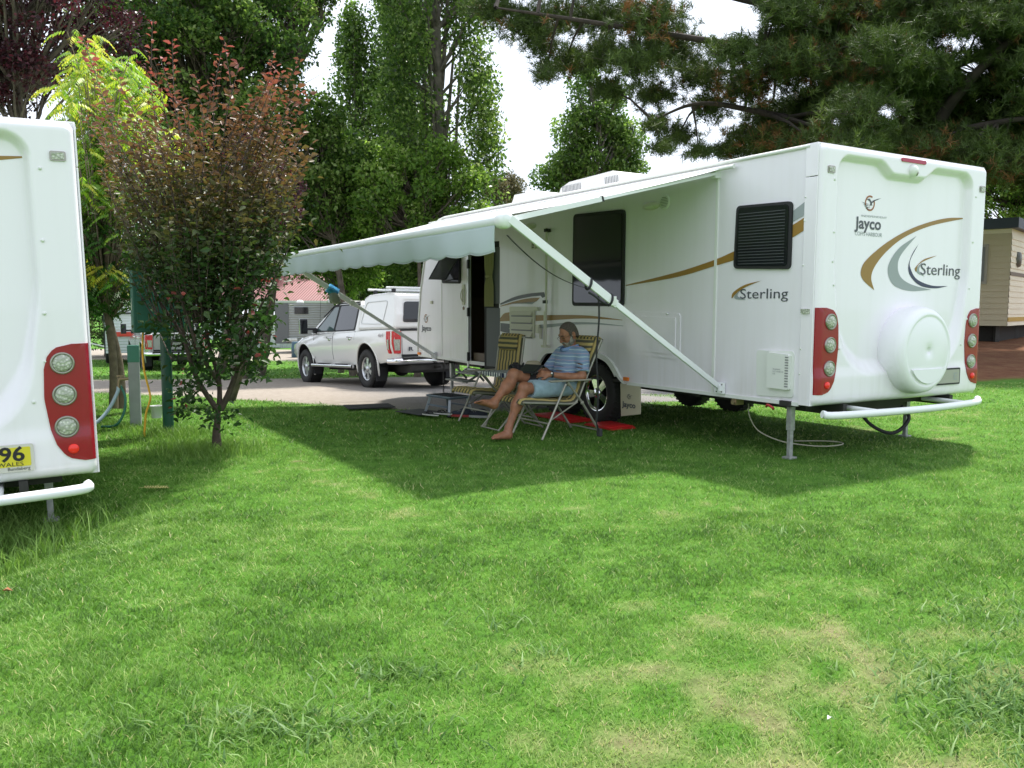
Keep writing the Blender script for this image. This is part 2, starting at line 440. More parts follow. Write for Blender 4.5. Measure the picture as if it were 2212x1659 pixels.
def make_ground():
    def axis(parts):
        out = []
        for a, b, st in parts: out += list(np.arange(a, b, st))
        return np.array(out + [parts[-1][1]])
    X = axis([(-600, -100, 50), (-100, -30, 5), (-30, -9, 0.5), (-9, 11, 0.09), (11, 30, 0.5), (30, 100, 5), (100, 601, 50)])
    Y = axis([(-300, -20, 20), (-20, 1, 1.5), (1, 15, 0.09), (15, 26, 0.2), (26, 50, 0.6), (50, 100, 4), (100, 801, 50)])
    gx, gy = np.meshgrid(X, Y); V = np.stack([gx, gy, terr(gx, gy)], -1).reshape(-1, 3)
    V[:, 2] += 0.012 * (fbm(V[:, 0], V[:, 1], 0.8, 55, 2) - .5)
    nx = len(X); ny = len(Y); i = np.arange(nx - 1)[None, :] + np.arange(ny - 1)[:, None] * nx; i = i.ravel()
    F = np.stack([i, i + 1, i + nx + 1, i + nx], -1)
    o = np_mesh('ground', V, F, GROUND, smooth=True)
    x, y = V[:, 0], V[:, 1]
    s, t = van_st(x, y)
    for nm, val in (('dry', dryness(x, y)), ('gravel', gravel_mask(x, y)), ('dirt', dirt_mask(x, y)),
                    ('sand', np.clip(sstep(-1.3, -3.3, x + 0.25 * (y - 14)) + sstep(28, 32, y) + 0.5 * sstep(17, 19, y), 0, 1))):
        a = o.data.attributes.new(nm, 'FLOAT', 'POINT'); a.data.foreach_set('value', np.ascontiguousarray(val, np.float32))
    return struct(o)
make_ground()

# ---------------------------------------------------------------- lawn blades
GRASS = leaf_mat('grass_blades', [(0.0, (0.055, 0.125, 0.024)), (0.35, (0.135, 0.252, 0.048)), (0.62, (0.265, 0.395, 0.110)), (0.82, (0.40, 0.46, 0.18)), (1.0, (0.56, 0.50, 0.28))], trans=0.3, rough=0.5)
BROAD = leaf_mat('broad_blades', [(0.0, (0.055, 0.13, 0.03)), (0.6, (0.13, 0.24, 0.06)), (1.0, (0.25, 0.36, 0.14))], trans=0.25, rough=0.5)
def blades(x, y, h, w, lean, tone, rs, kink=True):
    n = len(x); z = terr(x, y) - 0.004
    a = rs.rand(n) * 2 * pi; b = rs.rand(n) * 2 * pi
    wx, wy = np.cos(a) * w / 2, np.sin(a) * w / 2
    lx, ly = np.cos(b) * lean * h, np.sin(b) * lean * h
    P = lambda px, py, pz: np.stack([px, py, pz], -1)
    if kink:
        mx_, my_, mz = x + lx * .35, y + ly * .35, z + h * .62
        V = np.stack([P(x - wx, y - wy, z), P(x + wx, y + wy, z), P(mx_ - wx * .8, my_ - wy * .8, mz), P(mx_ + wx * .8, my_ + wy * .8, mz), P(x + lx, y + ly, z + h)], 1)
        i = np.arange(n)[:, None] * 5
        F = np.concatenate([i + [0, 1, 3], i + [0, 3, 2], i + [2, 3, 4]], 0); k = 5
    else:
        V = np.stack([P(x - wx, y - wy, z), P(x + wx, y + wy, z), P(x + lx, y + ly, z + h)], 1)
        i = np.arange(n)[:, None] * 3; F = i + [0, 1, 2]; k = 3
    return V.reshape(-1, 3), F, np.repeat(tone, k)
def join(parts):
    V = []; F = []; T_ = []; n = 0
    for v, f, t in parts: V.append(v); F.append(f + n); T_.append(t); n += len(v)
    return np.concatenate(V), np.concatenate(F), np.concatenate(T_)
def make_lawn():
    rs = np.random.RandomState(5); parts = []
    for y0, y1, dens, hh, ww, kink in ((1.5, 3.6, 16000, .026, .0036, True), (3.6, 5.5, 10500, .027, .0046, True), (5.5, 8, 4800, .030, .007, False),
                                       (8, 11.5, 1700, .034, .011, False), (11.5, 15.5, 600, .036, .018, False), (20, 34, 60, .05, .05, False)):
        xa = -(0.66 * y1 + 1.2); xb = 0.66 * y1 + 1.2
        n = int(dens * (y1 - y0) * (xb - xa))
        x = xa + rs.rand(n) * (xb - xa); y = y0 + rs.rand(n) * (y1 - y0)
        keep = np.abs(x) < 0.62 * y + 1.0
        d = dryness(x, y); cv = cover(x, y) * (1 - dirt_mask(x, y))
        clump = vnoise(x, y, 0.06, 77)
        keep &= rs.rand(n) < cv * (0.55 + 0.6 * clump)
        x, y, d = x[keep], y[keep], d[keep]; n = len(x)
        s, t = van_st(x, y)
        h = 0.78 * hh * (0.55 + 0.9 * rs.rand(n)) * (1.15 - 0.5 * d) * (0.75 + 0.5 * vnoise(x, y, 0.2, 8))
        tone = 0.31 + 0.42 * (rs.rand(n) - .5) + 0.70 * (d - 0.22) + 0.12 * (vnoise(x, y, .5, 99) - .5)
        straw = rs.rand(n) < 0.03 + 0.20 * sstep(.4, .8, d); tone[straw] = 0.80 + 0.2 * rs.rand(straw.sum())
        parts.append(blades(x, y, h, ww * (0.6 + 0.8 * rs.rand(n)), 0.5 + 0.9 * rs.rand(n), np.clip(tone, 0, 1), rs, kink))
    V, F, t = join(parts)
    tag(np_mesh('lawn_grass', V, F, GRASS, tone=t), 'short green lawn with yellowing dry patches in the foreground', 'grass', kind='stuff')
    # longer unmown grass under the left caravan, round the small tree and the posts
    parts = []
    for cx, cy, rx, ry, n, hh in ((-3.5, 5.15, .62, .6, 4200, .17), (-2.85, 4.85, .10, .30, 350, .10), (-2.78, 7.75, .45, .35, 1500, .11), (-3.55, 8.75, .4, .3, 1100, .11), (-4.2, 9.4, .5, .4, 700, .07), (-3.25, 8.2, .7, .3, 900, .07)):
        x = cx + rx * rs.randn(n) * .55; y = cy + ry * rs.randn(n) * .55
        h = hh * (0.4 + 0.8 * rs.rand(n)); 
        parts.append(blades(x, y, h, .005 + .004 * rs.rand(n), 0.25 + 0.7 * rs.rand(n), np.clip(.25 + .3 * rs.rand(n), 0, 1), rs, True))
    V, F, t = join(parts)
    tag(np_mesh('long_grass', V, F, GRASS, tone=t), 'longer unmown grass under the left caravan and round the posts', 'grass', kind='stuff')
    # broad-bladed coarse grass in the near corners
    parts = []
    for cx, cy, rx, ry, n in ((-0.72, 2.62, .42, .16, 450), (1.75, 2.75, .42, .38, 1500), (.1, 3.15, .12, .1, 45), (-.05, 3.5, .16, .1, 50), (1.5, 5.0, .25, .12, 60), (2.1, 3.6, .3, .3, 300), (-.4, 3.0, .25, .1, 160)):
        x = cx + rx * rs.randn(n) * .6; y = cy + ry * rs.randn(n) * .6
        h = .024 + .024 * rs.rand(n)
        parts.append(blades(x, y, h, .0065 + .005 * rs.rand(n), 1.0 + 1.0 * rs.rand(n), rs.rand(n), rs, True))
    V, F, t = join(parts)
    tag(np_mesh('coarse_grass', V, F, BROAD, tone=t), 'broad bladed coarse grass clumps in the near corners of the lawn', 'grass', kind='stuff')
make_lawn()
# a fallen compound leaf and small litter on the grass
def leaf_litter():
    rs = random.Random(4)
    m = MB(); lm = mat('dry_leaf', (0.55, 0.50, 0.18), 0.6, var=0.4, vscale=60)
    for k in range(9):
        for sd in (-1, 1):
            x = k * .017; m.add([(x, 0, .012), (x + .012, sd * .020, .022), (x + .008, sd * .05, .014), (x - .004, sd * .024, .018)], [(0, 1, 2, 3)], 0)
    m.tube([(-.04, 0, .01), (.16, 0, .013)], .0015, 5)
    o = m.build('fallen_leaf', lm); o.location = T(-2.78, 6.32, .03); o.rotation_euler = (0, 0.1, .5); o.scale = (1.1, 1.1, 1)
    tag(o, 'pale yellow fallen feather-shaped leaf lying on the lawn right of the near left caravan', 'leaf')
    for i, (x, y, c, r) in enumerate(((-2.5, 4.05, (0.30, 0.10, 0.04), .03), (1.02, 2.62, (0.75, 0.76, 0.75), .012))):
        m = MB(); m.add([(0, 0, .03), (r, r * .5, .036), (r * 1.8, 0, .03), (r, -r * .6, .045), (r * .3, r, .04)], [(0, 3, 2, 1), (0, 1, 4)], 0)
        o = m.build('fallen_leaf' if i == 0 else 'paper_scrap', mat('litter_%s' % ('rust' if i == 0 else 'white'), c, .7)); o.location = T(x, y, .0)
        if i == 0: tag(o, 'small rusty brown dead leaf on the lawn at the lower left', 'leaf')
        else: tag(o, 'tiny white scrap of paper on the near grass at bottom right', 'litter')
leaf_litter()
# ---------------------------------------------------------------- caravans
VAN_ROT = atan2(VR[1], VR[0])
ZB, ZT, WID = 0.505, 2.735, 2.45
def op_sdf(t, z):
    """signed distance (negative inside) to the moulded opening of the rear cap"""
    # right and left edges, round bottom corners, flat top with a dip for the camera pod
    t = np.asarray(t, float); z = np.asarray(z, float)
    cx, hx = (0.215 + 2.175) / 2, (2.175 - 0.215) / 2
    z0, z1 = 0.845, 2.635 - 0.0
    dip = 0.105 * sstep(0.76, 0.98, t) * sstep(1.62, 1.40, t)
    z1 = z1 - dip
    r = np.where(z > 1.7, 0.13, 0.46)
    cz = (z0 + z1) / 2; hz = (z1 - z0) / 2
    qx = np.abs(t - cx) - (hx - .095 * sstep(1.75, 1.05, z)) + r; qz = np.abs(z - cz) - hz + r
    return np.minimum(np.maximum(qx, qz), 0) + np.sqrt(np.maximum(qx, 0) ** 2 + np.maximum(qz, 0) ** 2) - r
def rear_y(t, z, opening=True):
    sd = op_sdf(t, z) if opening else np.ones(np.broadcast(t, z).shape)
    z = np.asarray(z, float)
    wd = np.where(z > 2.2, 0.028, 0.028 + 0.07 * sstep(1.5, 0.9, z))
    inside = sstep(wd, -wd * 0.6, sd)
    y = -0.035 + 0.070 * inside
    # lower skirt bulges a little, then a lip at the bottom
    y = y - 0.008 * sstep(0.86, 0.72, z) * (1 - inside) + 0.006 * sstep(0.60, 0.52, z)
    # rounded outer edge
    t = np.asarray(t, float)
    R = 0.055; r2 = 0.06
    hx = WID / 2; hz = (ZT - ZB) / 2
    qx = np.abs(t - hx) - hx + r2; qz = np.abs(z - (ZB + ZT) / 2) - hz + r2
    e = -(np.minimum(np.maximum(qx, qz), 0) + np.sqrt(np.maximum(qx, 0) ** 2 + np.maximum(qz, 0) ** 2) - r2)
    e = np.clip(e, 0, R)
    return y + (R - np.sqrt(np.maximum(R * R - (R - e) ** 2, 0)))
def emblem(m, fm, u, v, s, mi_ring, mi_wing, w=0.0):
    """bird-in-ring badge: ring arc, two feathered wings and a head"""
    def arc(a0, a1, r0, r1, n=16):
        return [(u + s * r1 * cos(a0 + (a1 - a0) * k / n), v + s * r1 * sin(a0 + (a1 - a0) * k / n)) for k in range(n + 1)] + \
               [(u + s * r0 * cos(a1 - (a1 - a0) * k / n), v + s * r0 * sin(a1 - (a1 - a0) * k / n)) for k in range(n + 1)]
    m.poly(arc(radians(60), radians(200), .33, .42), fm, mi_ring, w); m.poly(arc(radians(225), radians(385), .33, .42), fm, mi_ring, w)
    for k in range(5):      # raised wing
        a = radians(18 + 8 * k); L = .95 - .15 * k; x0, y0 = .06 - .03 * k, -.02 - .07 * k + .12
        dx, dy = cos(a), sin(a) * .8; nx, ny = -dy, dx
        m.poly([(u + s * p, v + s * q) for p, q in ((x0, y0), (x0 + dx * L * .5 - nx * .035, y0 + dy * L * .5 - ny * .035), (x0 + dx * L, y0 + dy * L), (x0 + dx * L * .5 + nx * .02, y0 + dy * L * .5 + ny * .02))], fm, mi_wing, w)
    for k in range(4):      # lower wing
        x0, y0 = -.30 + .05 * k, -.02 - .09 * k; L = .55 - .07 * k
        m.poly([(u + s * p, v + s * q) for p, q in ((x0 + .3, y0 - .04), (x0 - .05, y0 - .06), (x0 - L * .75, y0 + .06), (x0, y0 - .015))], fm, mi_wing, w)
    m.poly([(u + s * p, v + s * q) for p, q in ((-.12, .24), (-.3, .2), (-.13, .15), (.0, .08), (.06, -.1), (.2, -.12), (.1, .12), (-.02, .24))], fm, mi_wing, w)
def wheel(name, root, c, axis, R=0.355, W=0.23, spokes=5, rim=0.225, chrome=CHROME):
    """tyre with a rim child; axis points outboard"""
    c = Vector(c); a = Vector(axis).normalized()
    m = MB(); h = W / 2
    prof = [(rim, -h * .82), (rim + .02, -h), (R - .04, -h * 1.02), (R - .008, -h * .8), (R, -h * .55), (R, h * .55), (R - .008, h * .8), (R - .04, h * 1.02), (rim + .02, h), (rim, h * .82)]
    m.lathe(prof, c, a, 40)
    for k in range(36):     # tread lugs
        an = 2 * pi * k / 36; x = a.orthogonal().normalized(); y = a.cross(x); d = x * cos(an) + y * sin(an); tt = a.cross(d)
        for sd in (-1, 1):
            m.bar(c + d * (R + .001) + a * sd * h * .25, c + d * (R + .001) + a * sd * h * .82 + tt * .02, .022, .014, 0, up=d)
    t = m.build(name, TYRE, root)
    m = MB(); o = h * .78
    m.lathe([(rim + .006, o), (rim - .012, o + .004), (rim - .022, o - .03), (rim - .03, -o)], c, a, 40, 0)
    m.lathe([(rim - .03, o - .10), (.02, o - .09)], c, a, 30, 1)
    x = a.orthogonal().normalized(); y = a.cross(x)
    for k in range(spokes):
        an = 2 * pi * k / spokes + .3; d = x * cos(an) + y * sin(an); tt = a.cross(d)
        w0, w1 = .034, .05
        P = [c + a * (o - .012) + d * .04 + tt * w0, c + a * (o - .012) + d * .04 - tt * w0, c + a * (o - .02) + d * (rim - .02) - tt * w1, c + a * (o - .02) + d * (rim - .02) + tt * w1]
        Q = [p - a * .045 for p in P]
        m.add(P + Q, [(0, 1, 2, 3), (7, 6, 5, 4), (0, 4, 5, 1), (1, 5, 6, 2), (2, 6, 7, 3), (3, 7, 4, 0)], 0)
    m.lathe([(.062, o - .05), (.06, o), (.045, o + .012), (.0, o + .016)], c, a, 20, 0)
    m.build('rim', [chrome, BLACK], t)
    return t
LEDM = mat('led_lens', (0.60, 0.62, 0.54), 0.12, coat=0.5)
def led_lens_detail():
    nt = LEDM.node_tree; b = nt.nodes['Principled BSDF']
    t = nt.nodes.new('ShaderNodeTexCoord'); v = nt.nodes.new('ShaderNodeTexVoronoi'); v.inputs['Scale'].default_value = 55
    nt.links.new(t.outputs['Object'], v.inputs['Vector'])
    r = nt.nodes.new('ShaderNodeValToRGB'); r.color_ramp.elements[0].color = (0.72, 0.74, 0.62, 1); r.color_ramp.elements[1].color = (0.34, 0.36, 0.29, 1); r.color_ramp.elements[1].position = .55
    nt.links.new(v.outputs['Distance'], r.inputs[0]); nt.links.new(r.outputs[0], b.inputs['Base Color'])
    bp = nt.nodes.new('ShaderNodeBump'); bp.inputs['Strength'].default_value = .8; bp.inputs['Distance'].default_value = .01
    nt.links.new(v.outputs['Distance'], bp.inputs['Height']); nt.links.new(bp.outputs[0], b.inputs['Normal'])
led_lens_detail()
PROFILE = [(0.02, ZB), (7.97, 0.555), (7.985, 0.70), (7.96, 0.95), (7.85, 1.61), (7.70, 2.12), (7.46, 2.50), (7.34, 2.64), (7.20, 2.71), (7.0, ZT), (0.02, ZT)]
def caravan(name, label, loc, rotz, group, full):
    root = thing(name, label, 'caravan', loc, rotz, group)
    LS = lambda s, z, w: (-w, s, z)            # left wall: w is how far it stands proud
    # -- shell: left wall (with door hole and wheel arch), right wall, roof and nose, floor
    m = MB()
    arch = [(2.52, ZB + .01), (2.61, .56), (2.69, .66), (2.80, .755), (2.92, .80), (3.08, .82), (3.60, .83), (4.05, .82), (4.18, .79), (4.30, .68), (4.42, .53)]
    outline = [(0.10, ZB)] + arch + [(p[0], p[1]) for p in PROFILE[1:-1]] + [(0.10, ZT)]
    door_hole = [(5.63, 0.44 + .07), (5.63, 2.16), (5.70, 2.22), (6.14, 2.22), (6.20, 2.16), (6.20, .44 + .07)]
    holes = [list(reversed(door_hole))] if full else []
    m.prism(outline, LS, 0.0, -0.035, 0, holes)
    m.prism([(0.10, ZB)] + [(p[0], p[1]) for p in PROFILE[1:-1]] + [(0.10, ZT)], lambda s, z, w: (WID + w, s, z), 0.0, -0.035, 0)
    prof = PROFILE[1:-1] + [(0.02, ZT)]
    for (a, b), (c, d) in zip(prof[:-1], prof[1:]):
        m.add([(0.002, a, b), (WID - .002, a, b), (WID - .002, c, d), (0.002, c, d)], [(0, 1, 2, 3)], 0)
        m.add([(0.03, a - .02, b - .02), (WID - .03, a - .02, b - .02), (WID - .03, c - .02, d - .02), (0.03, c - .02, d - .02)], [(0, 1, 2, 3)], 1)
    m.box((WID / 2, 3.98, ZB + .015), (WID - .08, 7.9, .03), 2)
    m.build('body', [WHITE, INTER, DARK], root)
    # -- moulded rear cap
    m = MB()
    def rg(u, v):
        # cluster samples towards the rim of the moulding
        t = WID * u; z = ZB + (ZT - ZB) * v
        return (t, float(rear_y(t, z)), z)
    NU, NV = 190, 180
    tt = np.linspace(0, 1, NU + 1); tt = 0.5 - 0.5 * np.cos(tt * pi) * 0.35 - (0.5 - tt) * 0.65; tt = (tt - tt[0]) / (tt[-1] - tt[0])
    gx, gz = np.meshgrid(tt * WID, ZB + (ZT - ZB) * np.linspace(0, 1, NV + 1))
    V = np.stack([gx, rear_y(gx, gz), gz], -1).reshape(-1, 3)
    i = (np.arange(NU)[None, :] + np.arange(NV)[:, None] * (NU + 1)).ravel()
    F = np.stack([i, i + 1, i + NU + 2, i + NU + 1], -1)
    cap = np_mesh('rear_cap', V, F, GEL, root, smooth=True)
    m = MB()    # cap returns round the corners on to the walls, with a seam below the clearance lamps
    for x0, sx in ((-.006, -1), (WID + .006, 1)):
        for za, zb in ((ZB, 2.462), (2.468, ZT)):
            m.box((x0, .075, (za + zb) / 2), (.012, .130, zb - za), 0)
    m.box((WID / 2, .079, ZT + .004), (WID + .02, .122, .014), 0)
    m.build('cap_return', GEL, root, bevel=.004)
    # roof trims
    m = MB()
    for x in (-.004, WID + .004):
        m.tube([(x, .10, ZT - .01), (x, 6.98, ZT - .01), (x, 7.18, 2.70), (x, 7.33, 2.63), (x, 7.45, 2.49), (x, 7.69, 2.11), (x, 7.85, 1.60), (x, 7.96, .95), (x, 7.975, .57)], .018, 6)
        m.bar((x, .14, ZB + .005), (x, 2.5, ZB + .005), .014, .035, 0); m.bar((x, 4.45, .535), (x, 7.95, .555), .014, .035, 0)
    m.build('edge_trim', TRIM, root)
    # -- rear fittings
    RS = lambda t, z, w: (t + .040, 0.035 - w, z)     # on the recessed panel
    R1 = RS if full else (lambda t, z, w: (t + .04, .035 - w, z + .28)); R2 = RS if full else (lambda t, z, w: (t - .01, .035 - w, z + .13))
    for side_ in (0, 1):
        fx = (lambda t: t) if side_ == 0 else (lambda t: WID - t)
        left = lambda z: 0.028; 
        zs = np.linspace(.605, 1.355, 40); vs = []; nc = 14
        for z in zs:
            k = (z - .605) / .75
            rgt = np.interp(k, [0, .02, .06, .15, .28, .55, .80, .90, .96, .99, 1], [.07, .135, .178, .220, .248, .272, .262, .240, .205, .165, .10])
            for j in range(nc + 1):
                t = .004 + (rgt - .004) * j / nc; vs.append((fx(t), float(rear_y(t, z, False)) - .007, z))
        fs = [(a * (nc + 1) + b, a * (nc + 1) + b + 1, (a + 1) * (nc + 1) + b + 1, (a + 1) * (nc + 1) + b) for a in range(len(zs) - 1) for b in range(nc)]
        m = MB(); m.add(vs, fs, 0, True)
        ring = [vs[a * (nc + 1)] for a in range(len(zs))] + [vs[(len(zs) - 1) * (nc + 1) + b] for b in range(1, nc)] + [vs[a * (nc + 1) + nc] for a in reversed(range(len(zs)))] + [vs[b] for b in reversed(range(1, nc))]
        k = len(ring); m.add(ring + [(p[0], p[1] + .05, p[2]) for p in ring], [(a, (a + 1) % k, k + (a + 1) % k, k + a) for a in range(k)], 0)
        tl = m.build('tail_light', REDL, root)
        if side_ == 0: tl['label'] = 'left hand red tail light panel'
        else: tl['label'] = 'right hand red tail light panel'
        for z in (1.235, 1.035, .83):
            m = MB(); c = (fx(.158), float(rear_y(.158, z, False)) - .006, z)
            m.lathe([(.070, .0), (.069, .012), (.063, .017), (.056, .012), (.054, .008)], c, (0, -1, 0), 32, 0)
            m.lathe([(.055, .008), (.050, .017), (.038, .024), (.018, .027), (.0, .028)], c, (0, -1, 0), 32, 1)
            m.build('round_lamp', [mat('lamp_bezel', (0.33, 0.32, 0.28), .3, metal=.7), LEDM], tl)
        m = MB(); c = (fx(.130), float(rear_y(.130, .685, False)) - .006, .685)
        m.lathe([(.032, 0), (.030, .010), (.016, .015), (0, .016)], c, (0, -1, 0), 20)
        m.build('reflector', REDB, tl)
        # clearance lamp in the upper corner, screw caps
        m = MB(); c = (fx(.100), -.038, 2.52)
        m.prism(rrect(c[0] - .045, c[0] + .045, 2.49, 2.55, .012), lambda u, v, w: (u, -.030 - w, v), 0, .014, 0)
        m.prism(rrect(c[0] - .035, c[0] + .035, 2.50, 2.54, .008), lambda u, v, w: (u, -.030 - w, v), .010, .020, 1)
        m.build('clearance_lamp', [mat('lamp_bezel'), LEDM], root)
    for t, z in ((.15, 2.44), (.165, 2.0), (.185, 1.55), (.29, 1.0), (2.25, 2.44), (2.235, 2.0), (2.215, 1.55), (2.12, 1.0), (.16, 1.75), (2.2, 1.25)):
        m = MB(); m.lathe([(.012, -.002), (.010, .006), (0, .008)], (t, float(rear_y(t, z)), z), (0, -1, 0), 12); m.build('screw_cap', TRIM, root)
    for s, z in ((.13, 1.72), (.13, 1.0), (.13, 2.3), (.13, 2.1), (.13, .78)):
        m = MB(); m.lathe([(.010, -.002), (.008, .005), (0, .006)], (-.012, s, z), (-1, 0, 0), 10); m.build('screw_cap', TRIM, root)
    m = MB(); m.prism(rrect(1.09, 1.45, 2.672, 2.706, .012), lambda u, v, w: (u - .04, -.034 - w, v), 0, .012, 0)
    m.build('brake_light', mat('brake_lens', (0.40, 0.02, 0.06), .3), root)
    m = MB(); c = (1.225, -.030, 2.60)     # reversing camera pod
    m.lathe([(.062, -.02), (.058, .02), (.035, .045), (0, .052)], c, (0, -1, 0), 24, 0)
    m.lathe([(.020, 0), (.018, .012), (0, .014)], (1.240, -.066, 2.575), (.3, -.8, -.5), 14, 1)
    m.build('reversing_camera', [TRIM, mat('lamp_bezel')], root)
    # decals on the recessed panel
    m = MB(); w = .0025
    m.poly(cat2([(2.21, 2.243), (1.82, 2.215), (1.36, 2.11), (.98, 1.965), (.69, 1.80), (.60, 1.70), (.625, 1.61), (.795, 1.515)], 8) +
           cat2([(.795, 1.515), (.745, 1.63), (.80, 1.74), (.96, 1.875), (1.21, 2.01), (1.61, 2.135), (2.21, 2.243)], 8)[1:-1], R1, 0, w)
    m.poly(cat2([(1.39, 2.03), (1.14, 1.91), (1.0, 1.77), (.99, 1.66), (1.09, 1.56), (1.33, 1.515), (1.66, 1.53)], 8) +
           cat2([(1.66, 1.53), (1.35, 1.575), (1.18, 1.64), (1.125, 1.74), (1.17, 1.85), (1.39, 2.03)], 8)[1:-1], R1, 1, w)
    m.poly(cat2([(1.43, 1.96), (1.33, 1.85), (1.285, 1.73), (1.34, 1.64), (1.49, 1.565), (1.72, 1.545), (1.93, 1.57)], 8) +
           cat2([(1.93, 1.57), (1.66, 1.572), (1.43, 1.625), (1.33, 1.71), (1.31, 1.80), (1.43, 1.96)], 8)[1:-1], R1, 2, w)
    m.poly(cat2([(1.73, 1.86), (1.52, 1.815), (1.40, 1.74), (1.385, 1.715)], 6) + cat2([(1.385, 1.715), (1.41, 1.70), (1.46, 1.775), (1.73, 1.86)], 6)[1:-1], R2, 0, w * 1.3)
    m.poly(cat2([(1.50, 1.79), (1.42, 1.73), (1.43, 1.685), (1.55, 1.655)], 6) + cat2([(1.55, 1.655), (1.47, 1.69), (1.455, 1.73), (1.50, 1.79)], 6)[1:-1], R2, 1, w * 1.3)
    RM = [GOLD, GREYD, NAVY, CHARC, mat('ring_decal', (.32, .11, .025), .4)]
    m.build('swoosh_decal', RM, root); m = MB()
    m.text('Sterling', .155, lambda x, y, w_: R2(1.475 + (0 if full else -.13) + x, 1.672 + y, w_), 3, w * 1.6, width=.645)
    m.build('name_lettering', RM, root); m = MB()
    m.text('Jayco', .16, lambda x, y, w_: RS(.485 + x, 2.058 + y * .9, w_), 3, w, width=.37, bold=.004)
    m.text('COFFS HARBOUR', .05, lambda x, y, w_: RS(.495 + x, 1.995 + y, w_), 1, w, width=.38)
    m.text('INDEPENDENT', .025, lambda x, y, w_: RS(.575 + x, 2.162 + y, w_), 1, w, width=.36)
    m.build('maker_lettering', RM, root); m = MB()
    emblem(m, RS, .685, 2.285, .165, 4, 3, w)
    m.build('emblem_decal', RM, root)
    # licence plate
    m = MB()
    PM = lambda t, z, w_: (t, float(rear_y(2.0, .68)) - .004 - w_, z)
    if full:
        m.prism(rrect(1.72, 2.095, .615, .775, .01), PM, 0, .012, 1); m.prism(rrect(1.735, 2.08, .63, .76, .008), PM, .006, .014, 0)
        m.text('E', .10, lambda x, y, w_: PM(1.985 + x, .66 + y, w_), 2, .016, width=.06)
        m.build('licence_plate', [mat('plate_grey', (.36, .36, .31), .4), BLACK, GREYD], root)
    else:
        m.prism(rrect(1.70, 2.10, .575, .745, .015), PM, 0, .012, 1); m.prism(rrect(1.718, 2.082, .608, .728, .008), PM, .006, .014, 0)
        m.text('096', .125, lambda x, y, w_: PM(1.845 + x, .645 + y, w_), 2, .016, width=.205, bold=.003)
        m.text('WALES', .035, lambda x, y, w_: PM(1.90 + x, .613 + y, w_), 2, .016, width=.14)
        m.text('Bundaberg', .03, lambda x, y, w_: PM(1.955 + x, .585 + y, w_), 2, .0135, width=.12)
        m.build('licence_plate', [mat('plate_yellow', (.66, .58, .03), .4), mat('plate_frame', (.60, .58, .52), .4), BLACK], root)
    # spare wheel in its moulded cover
    m = MB(); c = (1.315, .0, .965)
    prof = [(.390, -.01), (.404, .03), (.406, .09), (.400, .15), (.388, .19), (.365, .222), (.340, .236), (.325, .238), (.318, .232), (.306, .232), (.295, .238), (.10, .246), (.045, .246), (.030, .236), (.026, .224), (0, .224)]
    prof = [(a_, b_ * .9 if b_ > 0 else b_ - .04) for a_, b_ in prof]
    m.lathe(prof, c, (0, -1, 0), 72)
    m.build('spare_wheel_cover', mat('cover_plastic', (.85, .835, .87), .42), root)
    m = MB()      # crescent ledge low on the cover
    ar = [(c[0] + .300 * cos(a), c[2] + .300 * sin(a)) for a in np.linspace(radians(214), radians(326), 24)]
    m.prism(ar, lambda u, v, w_: (u, -.219 - w_, v), -.002, .012, 0)
    
    m.build('cover_ledge', mat('cover_plastic'), root, bevel=.008, seg=3)
    # bumper tube
    m = MB(); m.tube(catmull([(-.16, -.24, .475), (.0, -.28, .458), (WID / 2 - .1, -.32, .45), (WID - (.48 if full else .20), -.28, .458), (WID - (.33 if full else .06), -.23, .48)], 6), .032, 14)
    for x in (.55, WID - .55): m.tube([(x, -.30, .45), (x, .2, .46)], .024, 10)
    m.build('bumper_bar', mat('powder_white', (.80, .81, .82), .35), root)
    # chassis
    m = MB()
    for x in (.42, WID - .42): m.bar((x, -.02, .455), (x, 7.6, .47), .05, .10, 0)
    for y in (.25, 1.6, 3.0, 4.6, 6.2, 7.4): m.bar((.2, y, .46), (WID - .2, y, .46), .05, .06, 0)
    for x, sg in ((.42, 1), (WID - .42, -1)): m.bar((x, 7.6, .47), (WID / 2 - sg * .06, 9.35, .47), .06, .11, 0)
    m.box((WID / 2, .6, .40), (.9, .7, .12), 0)
    m.build('chassis', DARK, root)
    # corner stands
    for x, y in ((.06, .27), (WID - .28, .55)) + (((.10, 6.35),) if full else ()):
        dz = float(terr(*(np.array(loc[:2]) + np.array([cos(rotz), sin(rotz)]) * x + np.array([-sin(rotz), cos(rotz)]) * y))) - loc[2]
        yy = 6.95 if y > 6 else y; zg = dz - (.09 if y > 6 else 0)
        m = MB(); m.bar((x, yy, .50), (x, yy, .26), .055, .055, 0, up=(0, 1, 0)); m.bar((x, yy, .28), (x, yy, zg + .01), .040, .040, 0, up=(0, 1, 0))
        m.box((x, yy, zg + .012), (.10, .09, .02), 0); m.box((x - .02, yy, .505), (.14, .12, .05), 1)
        m.build('corner_stand', [GALV, DARK], root, bevel=.004)
    if not full: 
        for x in (-.0, WID): wheel('wheel', root, (x + (.13 if x < 1 else -.13), 3.12, .16), (-1 if x < 1 else 1, 0, 0))
        return root
    # ======================= left wall, full detail
    TW = .006
    for x, ax in ((.13, -1), (WID - .13, 1)):
        for y in (3.12, 3.92): wheel('wheel', root, (x, y, .345), (ax, 0, 0), rim=.215)
    m = MB(); o2 = cat2([(2.50, ZB), (2.60, .57), (2.69, .67), (2.80, .76), (2.93, .806), (3.10, .826), (3.6, .835), (4.05, .826), (4.19, .79), (4.31, .68), (4.43, .53)], 4)
    i2 = [(3.46 + (s - 3.46) * .94, z - .05 if z > .6 else z) for s, z in o2]
    m.prism(o2 + list(reversed(i2)), LS, -.01, .03, 0)
    m.build('wheel_arch', TRIM, root, bevel=.006)
